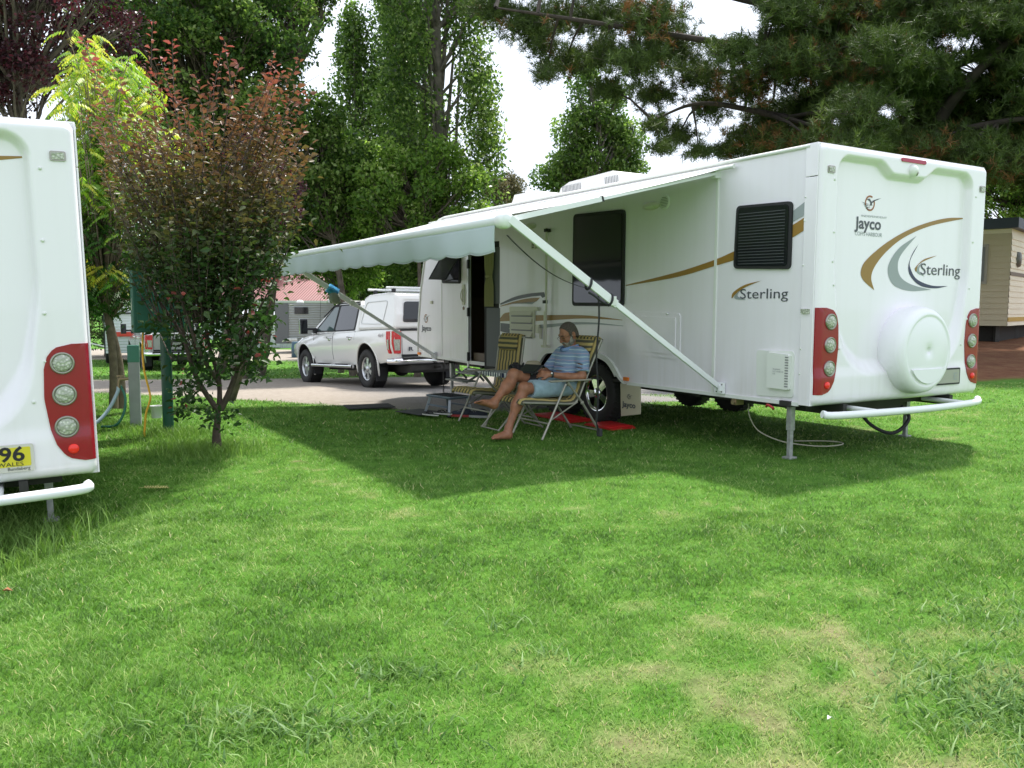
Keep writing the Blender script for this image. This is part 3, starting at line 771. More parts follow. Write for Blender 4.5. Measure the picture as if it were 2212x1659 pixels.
    m = MB()       # dark wheel well
    m.box((.42, 3.47, .86), (.78, 2.0, .03), 0); m.box((.80, 3.47, .68), (.03, 2.0, .38), 0)
    m.build('wheel_well', BLACK, root)
    m = MB(); m.prism([(2.62, .50), (2.28, .51), (2.27, .19), (2.60, .13)], lambda s, z, w_: (.0 - w_, s, z), -.01, .004, 0)
    def MF(x, y, w_): return (-.007, 2.585 - x, .245 + y)
    m.text('Jayco', .085, MF, 1, width=.24, bold=.003); emblem(m, lambda u, v, w_: (-.007, -u, v), -2.46, .365, .07, 1, 1)
    m.build('mud_flap', [mat('cream_flap', (.50, .46, .33), .7), CHARC], root)
    # windows
    def window(pts, inner, name='window'):
        m = MB(); m.prism(pts, LS, -.005, .022, 0); f = m.build(name, BLACK, root, bevel=.006)
        m = MB(); m.prism(inner, LS, .012, .028, 0); m.build('pane', GLASS, f, bevel=.005); return f
    window(skewq((.915, 2.30), (.265, 2.28), (.265, 1.69), (.935, 1.72), .05), skewq((.885, 2.275), (.295, 2.255), (.295, 1.72), (.905, 1.745), .04))
    m = MB()
    for k in range(18): z = 1.76 + k * .027; m.bar((-.0285, .87, z), (-.0285, .33, z - .01), .003, .007, 0)
    m.build('blind_slats', mat('blind', (.055, .06, .065), .6), root)
    window(skewq((3.54, 2.46), (2.57, 2.43), (2.57, 1.365), (3.55, 1.37), .06), skewq((3.50, 2.425), (2.61, 2.395), (2.61, 1.405), (3.51, 1.41), .045))
    window(skewq((7.05, 2.13), (6.43, 2.12), (6.45, 1.70), (7.05, 1.72), .05), skewq((7.02, 2.10), (6.46, 2.09), (6.48, 1.73), (7.02, 1.75), .04))
    m = MB()        # propped-open window flap
    A = [(-.03, 7.04, 2.13), (-.03, 6.45, 2.12), (-.25, 6.47, 1.76), (-.25, 7.03, 1.78)]
    nrm = (Vector(A[1]) - Vector(A[0])).cross(Vector(A[3]) - Vector(A[0])).normalized() * .02
    m.add([Vector(a) for a in A] + [Vector(a) + nrm for a in A], [(0, 1, 2, 3), (7, 6, 5, 4), (0, 4, 5, 1), (1, 5, 6, 2), (2, 6, 7, 3), (3, 7, 4, 0)], 0)
    f = m.build('window_flap', mat('smoked_acrylic', (.05, .045, .06), .08, alpha=.82), root, bevel=.006)
    m = MB(); m.tube([(-.03, 6.9, 1.75), (-.24, 6.85, 1.80)], .006, 6); m.tube([A[0], A[3], A[2], A[1]], .010, 6); m.build('stay', BLACK, root)
    # hatches, vents
    m = MB(); m.prism(skewq((2.56, 1.315), (1.66, 1.295), (1.655, .825), (2.54, .835), .05), LS, 0, .010, 0)
    m.prism(skewq((2.50, 1.265), (1.72, 1.25), (1.72, .875), (2.49, .88), .02), LS, .010, .020, 0)
    for s in (2.42, 1.84): m.lathe([(.014, 0), (.012, .014), (0, .018)], (-.018, s, 1.29), (-1, 0, 0), 10)
    m.build('storage_hatch', WHITE, root, bevel=.006, seg=3)
    m = MB(); m.prism(skewq((.63, .965), (.20, .975), (.19, .565), (.615, .55), .04), LS, 0, .010, 0)
    m.prism(skewq((.475, .955), (.225, .94), (.225, .63), (.465, .635), .012), LS, .010, .045, 0)
    for k in range(12): m.box((-.047, .245, .66 + k * .0235), (.006, .035, .010), 1)
    for a, b in enumerate(('WARNING', 'HOT WHEN IN', 'USE')): m.text(b, .018, (lambda yy: lambda x, y, w_: (-.0465, .40 - x, yy + y))(.80 - a * .02), 1)
    m.build('heater_vent', [TRIM, mat('slot_grey', (.25, .25, .26), .6)], root, bevel=.005)
    m = MB(); m.prism(skewq((5.02, 1.36), (4.39, 1.36), (4.40, .955), (5.0, .975), .02), LS, 0, .018, 0)
    for k in range(4):
        z = 1.30 - k * .093; m.prism([(4.97, z), (4.44, z), (4.44, z - .055), (4.97, z - .055)], lambda s, zz, w_: (-w_ - .03 * (z - zz) / .055, s, zz), .014, .022, 0)
        m.box((-.020, 4.70, z - .066), (.01, .52, .018), 1)
    m.build('fridge_vent', [CREAM, mat('slot_grey')], root)
    m = MB(); m.prism(rrect(4.38, 4.47, 2.10, 2.22, .01), LS, 0, .02, 0)
    for k in range(5): m.box((-.021, 4.43, 2.12 + k * .02), (.004, .05, .009), 1)
    m.build('wall_vent', [CREAM, BLACK], root)
    m = MB(); m.box((-.02, 4.34, 1.33), (.04, .09, .05), 0); m.build('wall_socket', CREAM, root, bevel=.005); m = MB(); m.prism(rrect(4.27, 4.35, 1.02, 1.13, .015), LS, 0, .03, 0); m.box((-.02, 4.24, 1.02), (.03, .02, .14), 0)
    m.build('water_inlet', CREAM, root, bevel=.005)
    m = MB(); m.prism(rrect(7.40, 7.46, 1.40, 1.45, .01), LS, 0, .03, 0); m.build('power_inlet', CREAM, root, bevel=.005)
    # lights on the left wall
    for s, z, l in ((2.14, 2.42, .13), (4.5, 2.40, .12)):
        m = MB(); m.ell((-.005, s, z), (.055, l, .042), 0, 20, 10); m.ell((-.022, s, z - .012), (.045, l * .7, .024), 1, 16, 8)
        m.build('awning_light', [CREAM, mat('lamp_glass', (.7, .7, .6), .2)], root)
    m = MB(); m.lathe([(.078, 0), (.076, .010), (.068, .014), (0, .012)], (-.001, 1.93, 2.44), (-1, 0, 0), 28)
    for k in range(7): hw = sqrt(max(.001, .058 ** 2 - (.048 - k * .016) ** 2)); m.box((-.0145, 1.93, 2.392 + k * .016), (.003, hw * 2, .006), 1)
    m.build('speaker', [TRIM, mat('slot_grey')], root)
    for s, z, mt in ((.085, 1.325, LEDM), (2.50, .560, ORANGE), (7.90, .585, ORANGE)):
        m = MB(); m.prism(rrect(s - .042, s + .042, z - .020, z + .020, .006), LS, .010, .030, 0)
        m.build('side_marker', mt, root, bevel=.004)
    # wall batten and pole
    m = MB(); m.bar((-.006, 1.18, .52), (-.006, 1.18, 2.66), .03, .012, 0, up=(1, 0, 0)); m.build('wall_batten', TRIM, root); m = MB(); m.bar((-.003, 7.09, .56), (-.003, 7.09, 2.60), .012, .006, 0, up=(1, 0, 0))
    m.build('wall_batten', TRIM, root)
    m = MB(); m.tube([(-.05, 4.07, 2.34), (-.05, 4.07, 1.30)], .014, 10, 0); m.tube([(-.05, 4.085, 1.30), (-.05, 4.095, .88)], .022, 10, 0)
    m.box((-.04, 4.07, 2.31), (.07, .05, .04), 1); m.box((-.06, 4.08, 1.42), (.05, .04, .04), 1); m.box((-.04, 4.09, .86), (.08, .10, .03), 0)
    m.build('wall_pole', [CREAM, BLACK], root)
    # door opening: frame, open leaf folded back, curtain, sill
    m = MB(); fr = [(5.60, .41), (5.60, 2.26), (6.23, 2.26), (6.23, .41)]
    m.prism(fr, LS, 0, .018, 0, [[(5.64, .45), (5.64, 2.22), (6.19, 2.22), (6.19, .45)]])
    m.box((-.01, 5.915, .43), (.09, .66, .04), 0)
    for z in (.62, 1.28, 1.98): m.box((-.02, 6.185, z), (.03, .04, .13), 1)
    m.build('door_frame', [mat('aluminium', (.55, .56, .56), .4, metal=.6), BLACK], root)
    leaf = thing('door', '', ''); leaf.parent = root
    for k in ('label', 'category'): del leaf[k]
    leaf.location = (-.03, 5.63, 0); leaf.rotation_euler = (0, 0, radians(12))     # leaf runs towards the rear, swung out from the wall
    leaf['label'] = 'door swung open and folded back against the wall'
    m = MB(); LL = .53
    m.prism([(0, .46), (0, 2.20), (.06, 2.26), (LL, 2.26), (LL, .46)], lambda s, z, w_: (-w_, -s, z), 0, .035, 0)
    m.prism([(.05, .52), (.05, 1.34), (LL - .08, 1.34), (LL - .08, .52)], lambda s, z, w_: (-w_, -s, z), .035, .040, 1)
    m.prism([(.05, 1.40), (.05, 2.18), (LL - .08, 2.18), (LL - .08, 1.40)], lambda s, z, w_: (-w_, -s, z), .035, .038, 1)
    m.build('door_leaf', [BLACK, mat('door_grey', (.10, .11, .12), .5)], leaf)
    m = MB(); m.bar((-.045, -LL + .04, .50), (-.045, -LL + .04, 2.2), .012, .02, 0, up=(1, 0, 0)); m.build('door_edge', mat('aluminium'), leaf)
    m = MB()
    def cu(u, v):
        z = 2.20 - .84 * v; pin = .10 * math.exp(-((z - 1.78) / .09) ** 2) ; wd = .19 - .55 * pin
        return (-.055 - .014 * sin(u * 22) * (1 - 3 * pin), -.12 - (u - .5) * wd, z)
    m.grid(60, 30, cu, 0); m.box((-.06, -.12, 1.78), (.05, .10, .03), 0)
    m.build('curtain', mat('curtain_cloth', (.36, .33, .17), .85), leaf)
    # inside: floor, partitions and a cupboard seen through the door
    m = MB(); m.box((1.2, 5.9, ZB + .05), (2.3, 1.7, .03), 1); m.box((1.25, 5.9, 1.1), (.05, 1.8, 1.2), 0); m.box((.75, 5.0, 1.4), (1.4, .04, 1.9), 0); m.box((.7, 6.85, 1.0), (1.2, .04, 1.0), 0)
    m.box((.95, 6.3, .72), (.5, .7, .35), 0); m.box((.98, 5.9, 1.62), (.5, .8, .14), 0); m.box((.30, 5.9, .62), (.5, .5, .12), 2)
    m.build('interior', [INTER, DARK, mat('interior_step', (.14, .10, .07), .6)], root)
    # grab handle, small badge, emblem and writing by the door
    m = MB(); m.prism(rrect(6.32, 6.41, 1.38, 1.69, .04), LS, 0, .012, 0, [rrect(6.345, 6.385, 1.44, 1.60, .018)]); m.tube([(-.02, 6.365, 1.62), (-.05, 6.365, 1.56), (-.05, 6.365, 1.48), (-.02, 6.365, 1.43)], .008, 8)
    m.lathe([(.028, 0), (.025, .008), (0, .01)], (-.001, 6.365, 1.335), (-1, 0, 0), 16, 1)
    m.build('grab_handle', [CREAM, mat('badge_brown', (.25, .17, .12), .5)], root)
    m = MB(); w = .0045
    D = lambda pts, n=6: cat2(pts, n)
    def band(top, bot, mi): m.poly(D(top) + list(reversed(D(bot)))[0:], LS, mi, w)
    band([(5.28, 1.405), (4.91, 1.49), (4.55, 1.53), (4.19, 1.545)], [(5.28, 1.385), (4.91, 1.445), (4.55, 1.485), (4.27, 1.50)], 3)
    m.poly([(4.19, 1.545), (4.27, 1.50), (4.22, 1.47), (4.16, 1.49)], LS, 3, w)
    band([(5.28, 1.37), (4.91, 1.43), (4.6, 1.465), (4.28, 1.475)], [(5.28, 1.36), (4.91, 1.40), (4.55, 1.405), (4.36, 1.43)], 0)
    band([(5.0, 1.40), (4.7, 1.418), (4.39, 1.425)], [(5.0, 1.395), (4.7, 1.40), (4.47, 1.39)], 1)
    band([(5.29, 1.20), (5.18, 1.265), (5.03, 1.285)], [(5.29, 1.155), (5.18, 1.16), (5.03, 1.165)], 0)
    band([(5.28, 1.135), (5.15, 1.13), (5.03, 1.125)], [(5.28, 1.02), (5.15, 1.005), (5.03, 1.0)], 3)
    band([(4.38, 1.25), (4.0, 1.255), (3.5, 1.26), (3.1, 1.25), (2.60, 1.215)], [(4.38, 1.175), (4.0, 1.19), (3.5, 1.215), (3.1, 1.22), (2.60, 1.21)], 0)
    band([(4.38, 1.125), (4.0, 1.145), (3.5, 1.175), (3.1, 1.175), (2.58, 1.15)], [(4.38, 1.07), (4.0, 1.105), (3.5, 1.145), (3.1, 1.155), (2.58, 1.145)], 1)
    band([(2.55, 1.60), (1.72, 1.715), (1.20, 1.815), (.94, 1.885)], [(2.55, 1.59), (1.72, 1.665), (1.20, 1.755), (.94, 1.80)], 0)
    m.poly([(.262, 2.075), (.135, 2.13), (.135, 2.02), (.262, 1.965)], LS, 0, w); m.poly([(.262, 2.195), (.135, 2.265), (.135, 2.15), (.262, 2.10)], LS, 1, w)
    m.build('stripe_decal', RM, root); m = MB()
    m.text('Sterling', .13, lambda x, y, w_: LS(.855 - x, 1.438 + y, w_), 3, w, width=.565)
    m.poly(D([(.60, 1.60), (.80, 1.565), (.94, 1.50), (.965, 1.45)]) + list(reversed(D([(.60, 1.60), (.79, 1.545), (.90, 1.49), (.955, 1.44)]))), LS, 0, w)
    m.poly(D([(.85, 1.52), (.92, 1.47), (.91, 1.435), (.78, 1.425)]) + list(reversed(D([(.85, 1.52), (.885, 1.48), (.875, 1.455), (.78, 1.425)]))), LS, 1, w)
    m.build('name_lettering', RM, root); m = MB()
    m.text('Jayco', .12, lambda x, y, w_: LS(7.83 - x, .968 + y, w_), 3, w, width=.36, bold=.003)
    m.build('maker_lettering', RM, root); m = MB()
    emblem(m, lambda u, v, w_: LS(-u, v, w_), -7.66, 1.165, .165, 4, 1, w)
    m.build('emblem_decal', RM, root)
    # roof gear
    m = MB(); prof = [(3.56, 2.72), (3.66, 2.99), (3.85, 3.085), (4.80, 3.06), (5.0, 3.0), (5.16, 2.72)]
    m.prism(prof, lambda s, z, w_: (.80 + w_, s, z), 0, .80, 0)
    for a0, n in ((3.72, 9), (4.52, 14)):
        for k in range(n): m.bar((.797, a0 + k * .032, 2.88), (.797, a0 + k * .032 + .02, 3.02), .004, .012, 1, up=(1, 0, 0))
    m.build('air_conditioner', [TRIM, mat('slot_grey')], root, bevel=.03, seg=3)
    m = MB(); m.prism([(5.30, 2.72), (5.40, 2.95), (5.6, 3.03), (6.15, 3.03), (6.35, 2.72)], lambda s, z, w_: (.75 + w_, s, z), 0, .6, 0)
    m.build('roof_hatch', TRIM, root, bevel=.03, seg=3)
    # fold-out step, drain tap and safety bits below the floor
    m = MB()
    for z, x in ((.30, -.28), (.40, -.12)): m.box((x, 5.92, z), (.24, .55, .02), 0)
    for y in (5.66, 6.18): m.bar((.0, y, .46), (-.34, y, .29), .015, .03, 0); m.bar((-.05, y, .30), (-.20, y, .45), .015, .03, 0)
    m.build('fold_out_step', mat('step_grey', (.20, .21, .20), .5, metal=.4), root)
    m = MB(); m.bar((.0, .90, .46), (.10, .90, .46), .06, .06, 0); m.tube([(-.02, .90, .455), (.06, .90, .455)], .022, 10, 0); m.build('drain_tap', mat('brass', (.35, .27, .17), .45, metal=.7), root); m = MB()
    m.tube(catmull([(.0, .42, .44), (-.03, .40, .455), (-.03, .46, .475), (0, .50, .455)], 4), .012, 8, 0)
    m.build('red_handle', mat('red_cap', (.4, .03, .03), .5), root)
    # drawbar with coupling, jockey wheel and chains
    m = MB(); m.box((WID / 2, 9.45, .50), (.12, .35, .10), 0); m.tube([(WID / 2 - .16, 8.95, .90), (WID / 2 - .16, 8.95, .28)], .028, 10, 0); m.build('drawbar', DARK, root); m = MB()
    for j in range(14):
        z = .40 - j * .036; mm = [(.35 + .008 * (j % 2) + .010 * cos(a) * (j % 2), 7.75 + .012 * cos(a) * (1 - j % 2), z + .022 * sin(a)) for a in np.linspace(0, 2 * pi, 9)]
        m.tube(mm, .005, 5, 0, caps=False)
    m.build('safety_chain', DARK, root)
    # ---- awning
    aw = thing('awning', '', ''); aw.parent = root
    for k in ('label', 'category'): del aw[k]
    S0, S1 = 1.06, 7.32; TR, ZR = -2.46, 2.045
    m = MB()
    def fab(u, v):
        s = S0 + .04 + (S1 - S0 - .08) * u; sag = -.035 * sin(pi * v) * (1 - .3 * cos(2 * pi * u))
        return (-.06 + (TR + .01 + .06) * v, s, 2.66 + (ZR + .045 - 2.66) * v + sag)
    m.grid(40, 16, fab, 0)
    fo = m.build('canopy_fabric', mat('awning_vinyl', (.68, .69, .70), .45), aw); md = fo.modifiers.new('thick', 'SOLIDIFY'); md.thickness = .003
    m = MB(); m.tube([(TR, S0 + .05, ZR), (TR, S1 - .05, ZR)], .048, 20, 0); 
    m.build('roller_tube', mat('roller_vinyl', (.70, .74, .74), .35), aw)
    m = MB()
    NS = 15
    def val(u, v):
        s = S0 + .09 + (S1 - S0 - .16) * u; ph = abs(sin(pi * u * NS)); low = .215 + .022 * ph
        return (TR - .035 - .012 * sin(u * 61) * v - .03 * v * (1 - v) - .02 * sin(u * 17) * v, s, ZR - .03 - low * v)
    m.grid(NS * 12, 10, val, 0)
    vo = m.build('valance', mat('valance_cloth', (.42, .495, .50), .75), aw); md = vo.modifiers.new('thick', 'SOLIDIFY'); md.thickness = .002
    m = MB()
    def hem(u): x, s, z = val(u, 1.0); return (x - .002, s, z)
    m.tube([hem(k / (NS * 12)) for k in range(NS * 12 + 1)], .0045, 5, 0); m.build('valance_hem', mat('hem_grey', (.36, .40, .39), .7), aw)
    for s in (S0, S1):
        m = MB(); sg = -1 if s == S0 else 1
        m.lathe([(.066, -.05), (.070, 0), (.066, .035), (.045, .055), (0, .06)], (TR, s, ZR), (0, sg, 0), 28)
        m.build('roller_end_cap', mat('powder_white'), aw)
        m = MB(); foot = Vector((-.03, s, .585)); top = Vector((TR + .02, s + sg * .045, ZR + .01)); mid = foot.lerp(top, .56)
        m.bar(mid - (top - foot) * .02, top, .030, .072, 0); m.bar(foot, mid, .024, .050, 0)
        m.box(mid, (.07, .045, .08), 1)
        m.build('support_arm', [mat('powder_white'), TRIM], aw, bevel=.004)
        m = MB(); m.box((-.025, s, .58), (.03, .11, .11), 0); m.box((-.05, s - .025, .58), (.04, .012, .06), 0); m.box((-.05, s + .025, .58), (.04, .012, .06), 0)
        for dy in (-.035, .035):
            for dz in (-.035, .035): m.lathe([(.008, 0), (0, .006)], (-.04, s + dy, .58 + dz), (-1, 0, 0), 8, 1)
        m.build('wall_bracket', [mat('powder_white'), DARK], aw, bevel=.003)
        m = MB(); a = Vector((TR + .05, s, ZR + .01)); b = Vector((-.02, s - sg * .10, 2.635)); q = a.lerp(b, .40)
        m.bar(a, q, .028, .042, 0); m.bar(q, b, .018, .026, 0); m.bar(q - (b - a) * .004, q + (b - a) * .004, .034, .05, 1)
        m.build('rafter_arm', [mat('powder_white'), BLACK], aw)
        m = MB(); m.box((-.03, s - sg * .12, 2.63), (.07, .06, .09), 0); m.build('top_bracket', mat('powder_white'), aw, bevel=.004)
    m = MB(); m.tube([(-.05, S0 - .13, 2.665), (-.05, S1 + .1, 2.665)], .020, 8); m.build('awning_rail', TRIM, aw)
    return root
VAN_LOC = (float(VO[0]), float(VO[1]), 0.0)
van = caravan('caravan', 'long white caravan at right with open awning, gold swoosh and round spare wheel cover', VAN_LOC, VAN_ROT, 'white caravans', True)
_th = 2.09; _r = np.array([sin(_th), -cos(_th)]); _c = np.array([-2.670, 5.42]) - WID * _r
van2 = caravan('caravan', 'white caravan cut by left edge of photo with yellow number plate', (_c[0], _c[1], -.29), _th - pi / 2, 'white caravans', False)
van2.scale = (1, 1, .99); van2.rotation_euler = (0, radians(-1.5), _th - pi / 2)
VM = Matrix.Translation(VAN_LOC) @ Matrix.Rotation(VAN_ROT, 4, 'Z')
def VW(t, s, z=0.0): return tuple(VM @ Vector((t, s, z)))
# ---------------------------------------------------------------- utility truck (dual cab)
def bool_cut(obj, cutters):
    """subtract cylinders from a part, bake the result, drop the cutters"""
    for c in cutters:
        md = obj.modifiers.new('cut', 'BOOLEAN'); md.object = c; md.operation = 'DIFFERENCE'; md.solver = 'EXACT'
    bpy.context.view_layer.update()
    me = bpy.data.meshes.new_from_object(obj.evaluated_get(bpy.context.evaluated_depsgraph_get()))
    obj.modifiers.clear(); old = obj.data; obj.data = me; me.name = obj.name
    for c in cutters: bpy.data.objects.remove(c)
    bpy.data.meshes.remove(old)
    for p in me.polygons: p.use_smooth = True
def sharp(obj, ang=35):
    me = obj.data; bm = bmesh.new(); bm.from_mesh(me)
    for e in bm.edges:
        if len(e.link_faces) == 2 and e.calc_face_angle(0) > radians(ang): e.smooth = False
    bm.to_mesh(me); bm.free()
def ute(name, label, loc, rot, paint, canopy=True, detail=True, bars=True):
    root = thing(name, label, 'pickup truck', loc, group=None, rot=rot)
    WR = .39; XF = 3.22
    # lower body loft
    st = [  # x, half width sill, half width mid, half width shoulder, z sill, z shoulder, top centre z
        (-1.16, .80, .865, .85, .60, 1.14, 1.14), (-1.10, .83, .900, .875, .56, 1.16, 1.16), (-.60, .86, .925, .89, .50, 1.17, 1.17), (0.0, .87, .935, .895, .47, 1.17, 1.17),
        (.50, .87, .925, .89, .45, 1.165, 1.165), (1.4, .87, .92, .885, .44, 1.15, 1.15), (2.3, .87, .925, .885, .44, 1.13, 1.16), (2.85, .86, .935, .87, .45, 1.10, 1.15),
        (3.25, .85, .94, .84, .47, 1.09, 1.14), (3.65, .83, .92, .80, .47, 1.06, 1.11), (3.98, .77, .87, .72, .45, 1.00, 1.05), (4.12, .68, .78, .60, .47, .90, .96)]
    def ring(x, a, b, c, z0, z1, zc):
        h = [(0, z0 + .01), (a * .7, z0), (a - .02, z0 + .01), (a, z0 + .05), (a + .35 * (b - a), z0 + .14), (b - .004, z0 + .34 * (z1 - z0) + .06), (b, z0 + .62 * (z1 - z0)), (b - .012, z0 + .80 * (z1 - z0)), (c + .01, z1 - .045), (c - .012, z1 - .012), (c - .05, z1), (c * .6, z1 + (zc - z1) * .8), (0, zc)]
        return [(x, y, z) for y, z in h] + [(x, -y, z) for y, z in reversed(h[1:-1])]
    R = [ring(*s) for s in st]; k = len(R[0]); m = MB()
    m.add([v for r in R for v in r], [(i * k + j, i * k + (j + 1) % k, (i + 1) * k + (j + 1) % k, (i + 1) * k + j) for i in range(len(R) - 1) for j in range(k)], 0, True)
    m.add(R[0], [tuple(range(k))], 0); m.add(R[-1], [tuple(reversed(range(k)))], 0)
    body = m.build('body', [paint, BLACK], root, weld=True)
    cs = []
    for x in (0, XF):
        for sy in (1, -1):
            c = MB(); c.lathe([(.475, -.22), (.475, .22)], (x, sy * .88, WR + .05), (0, sy, 0), 40, 0, True, True, True); cs.append(c.build('cut', BLACK, None, weld=True))
    body.location = (0, 0, 0)
    for c in cs: c.matrix_world = root.matrix_basis if False else c.matrix_world
    # cut in local space: detach first
    body.parent = None; bool_cut(body, cs); body.parent = root; sharp(body)
    # dark wheel wells and flares
    for x in (0, XF):
        for sy in (1, -1): m = MB(); m.lathe([(.47, -.02), (.47, .22), (.30, .24), (0, .24)], (x, sy * .86, WR + .05), (0, -sy, 0), 30, 0); m.build('wheel_well', BLACK, root)
    for x in (0, XF):
        for sy in (1, -1):
            bb = .935 if x == 0 else .94
            pts = [(x + .485 * cos(a), sy * (bb - .010 - .10 * max(0, -sin(a)) - .05 * abs(cos(a)) ** 3), WR + .05 + .485 * sin(a)) for a in np.linspace(radians(-28), radians(208), 28)]
            m = MB(); m.tube(pts, .022, 8); m.build('fender_lip', paint, root)
    # cab
    def hw(z, lo=.87, hi=.665, z0=1.14, z1=1.80): return lo + (hi - lo) * (z - z0) / (z1 - z0)
    side = [(.44, 1.14), (.50, 1.50), (.56, 1.70), (.66, 1.78), (1.05, 1.815), (1.55, 1.81), (1.95, 1.755), (2.35, 1.53), (2.72, 1.30), (2.92, 1.13)]
    m = MB(); n = len(side)
    lv = [[(x, sg * hw(z), z) for x, z in side] for sg in (1, -1)]
    m.add(lv[0] + lv[1], [tuple(range(n)), tuple(reversed(range(n, 2 * n)))] + [(i, n + i, n + i + 1, i + 1) for i in range(n - 1)], 0)
    m.build('cab', paint, root, bevel=.05, seg=4)
    for sg in (1, -1):
        SM = lambda x, z, w: (x, sg * (hw(z) + .004 + w), z)
        m = MB(); m.prism(skewq((1.66, 1.70), (1.86, 1.70), (2.58, 1.20), (1.66, 1.19), .03), SM, 0, .004, 0); m.build('side_window', mat('car_glass', (.05, .085, .08), .05), root)
        m = MB(); m.prism(skewq((.68, 1.71), (1.56, 1.715), (1.56, 1.19), (.62, 1.20), .05), SM, 0, .004, 0); m.build('side_window', GLASS, root)
        m = MB(); m.prism(skewq((1.56, 1.745), (1.90, 1.735), (2.72, 1.17), (1.56, 1.165), .03), SM, -.012, .002, 0); m.prism(skewq((.62, 1.74), (1.64, 1.745), (1.64, 1.165), (.56, 1.17), .03), SM, -.012, .002, 0)
        m.tube([(.66, sg * (hw(1.76) + .0), 1.765), (1.6, sg * (hw(1.77) + .005), 1.775), (1.92, sg * (hw(1.735) + .01), 1.735), (2.35, sg * (hw(1.51) + .012), 1.50)], .014, 6)
        m.build('window_surround', BLACK, root)
        # door shut lines and handles
        m = MB()
        for xa, za, xb, zb in ((1.62, .56, 1.60, 1.15), (.52, .98, .50, 1.16), (2.62, .56, 2.66, 1.12)):
            L_ = []
            for q in np.linspace(0, 1, 8):
                z = za + (zb - za) * q; x = xa + (xb - xa) * q; hwz = np.interp(z, [.44, .60, .75, .87, 1.0, 1.10, 1.15], [.875, .892, .921, .9225, .912, .90, .885]); L_.append((x, sg * (hwz + .001), z))
            m.tube(L_, .0045, 5)
        m.build('door_gap', mat('gap_grey', (.12, .12, .12), .8), root)
        for x in (1.78, .72):
            m = MB(); m.tube(catmull([(x - .10, sg * .905, 1.035), (x - .06, sg * .945, 1.04), (x + .06, sg * .945, 1.04), (x + .10, sg * .905, 1.035)], 4), .016, 8); m.ell((x, sg * .915, 1.0), (.07, .012, .035))
            m.build('door_handle', CHROME, root)
        m = MB(); m.tube([(.58, sg * .93, .43), (2.72, sg * .93, .43)], .042, 12); 
        for x in (.75, 2.5): m.bar((x, sg * .5, .44), (x, sg * .93, .42), .05, .04)
        m.build('side_step', CHROME, root)
        m = MB()
        for a, b in ((.8, 1.4), (1.75, 2.35)): m.box(((a + b) / 2, sg * .93, .473), (b - a, .07, .012))
        m.build('step_pad', BLACK, root, bevel=.004)
        for x in (-.46, 2.72): 
            m = MB(); m.box((x, sg * .80, .36 if x < 0 else .40), (.015, .24 if x < 0 else .20, .42 if x < 0 else .36)); m.build('mud_guard', BLACK, root, bevel=.004)
        m = MB(); c = (2.62, sg * 1.16, 1.30)
        m.box(c, (.09, .17, .33), 2); m.box((2.572, sg * 1.16, 1.30), (.012, .15, .29), 1); m.box((2.63, sg * 1.16, 1.30), (.06, .175, .335), 0); m.box((2.60, sg * .98, 1.24), (.05, .22, .05), 2); m.box((2.60, sg * .90, 1.20), (.12, .06, .12), 2)
        m.build('mirror', [CHROME, GLASS, BLACK], root, bevel=.015, seg=3)
    # wheels
    for x in (0, XF):
        for sg in (1, -1): wheel('wheel', root, (x, sg * .785, WR), (0, sg, 0), R=.39, W=.26, spokes=6, rim=.235, chrome=mat('alloy', (.55, .56, .57), .28, metal=.8))
    # tail: lights, tailgate lines, bumper, canopy
    for sg in (1, -1):
        m = MB(); P = [(-1.06, 1.13), (-.90, 1.13), (-.955, .95), (-.985, .80), (-1.02, .71), (-1.06, .70)]
        YS = lambda x, z, w: (x, sg * (float(np.interp(z, [.6, .8, .95, 1.1, 1.14], [.905, .925, .928, .915, .885])) + w), z)
        m.prism(P, YS, -.06, .004, 0)
        Q = [(sg * .895, 1.13), (sg * .72, 1.13), (sg * .735, .70), (sg * .86, .70), (sg * .90, .90)]
        m.prism(Q, lambda y, z, w: (-1.170 - w + .03 * max(0, (abs(y) - .82) / .08), y, z), -.02, .012, 0)
        m.prism([(sg * .875, .97), (sg * .745, .97), (sg * .75, .76), (sg * .855, .76)], lambda y, z, w: (-1.180 - w + .03 * max(0, (abs(y) - .82) / .08), y, z), -.01, .004, 1)
        m.prism([(-1.05, .97), (-.985, .97), (-1.0, .80), (-1.05, .77)], YS, .0, .008, 1)
        m.build('tail_light', [mat('tail_red', (.55, .012, .015), .2, coat=.5), LEDM], root)
        if detail:
            m = MB(); TM = lambda x, y, w: ((-.60 - x if sg > 0 else -.82 + x), sg * (.912 + w), 1.02 + y)
            m.text('4x4', .11, TM, 0, .012, width=.22, shear=.25); m.build('badge', [mat('badge_grey', (.22, .16, .17), .4)], root)
    m = MB(); m.bar((-1.172, -.70, .68), (-1.172, -.70, 1.12), .006, .008); m.bar((-1.172, .70, .68), (-1.172, .70, 1.12), .006, .008); m.box((-1.165, 0, .655), (.02, 1.42, .05)); m.box((-1.16, 0, 1.145), (.03, 1.45, .025))
    m.box((-1.178, 0, .95), (.03, .28, .10), 0)
    m.build('tailgate_trim', BLACK, root, bevel=.003)
    if detail:
        m = MB()
        for i_, ch in enumerate('RANGER'): m.text(ch, .10, (lambda y0: lambda x, y, w: (-1.175 - w, y0 - x, .75 + y))(.56 - i_ * .21), 0, .002, width=.105, bold=.003)
        m.build('tailgate_lettering', CHARC, root)
    m = MB(); m.tube(catmull([(-1.0, .90, .55), (-1.22, .80, .55), (-1.26, .4, .55), (-1.26, -.4, .55), (-1.22, -.80, .55), (-1.0, -.90, .55)], 6), .065, 12)
    m.box((-1.24, 0, .60), (.16, 1.5, .04), 1); m.build('rear_bumper', [CHROME, BLACK], root)
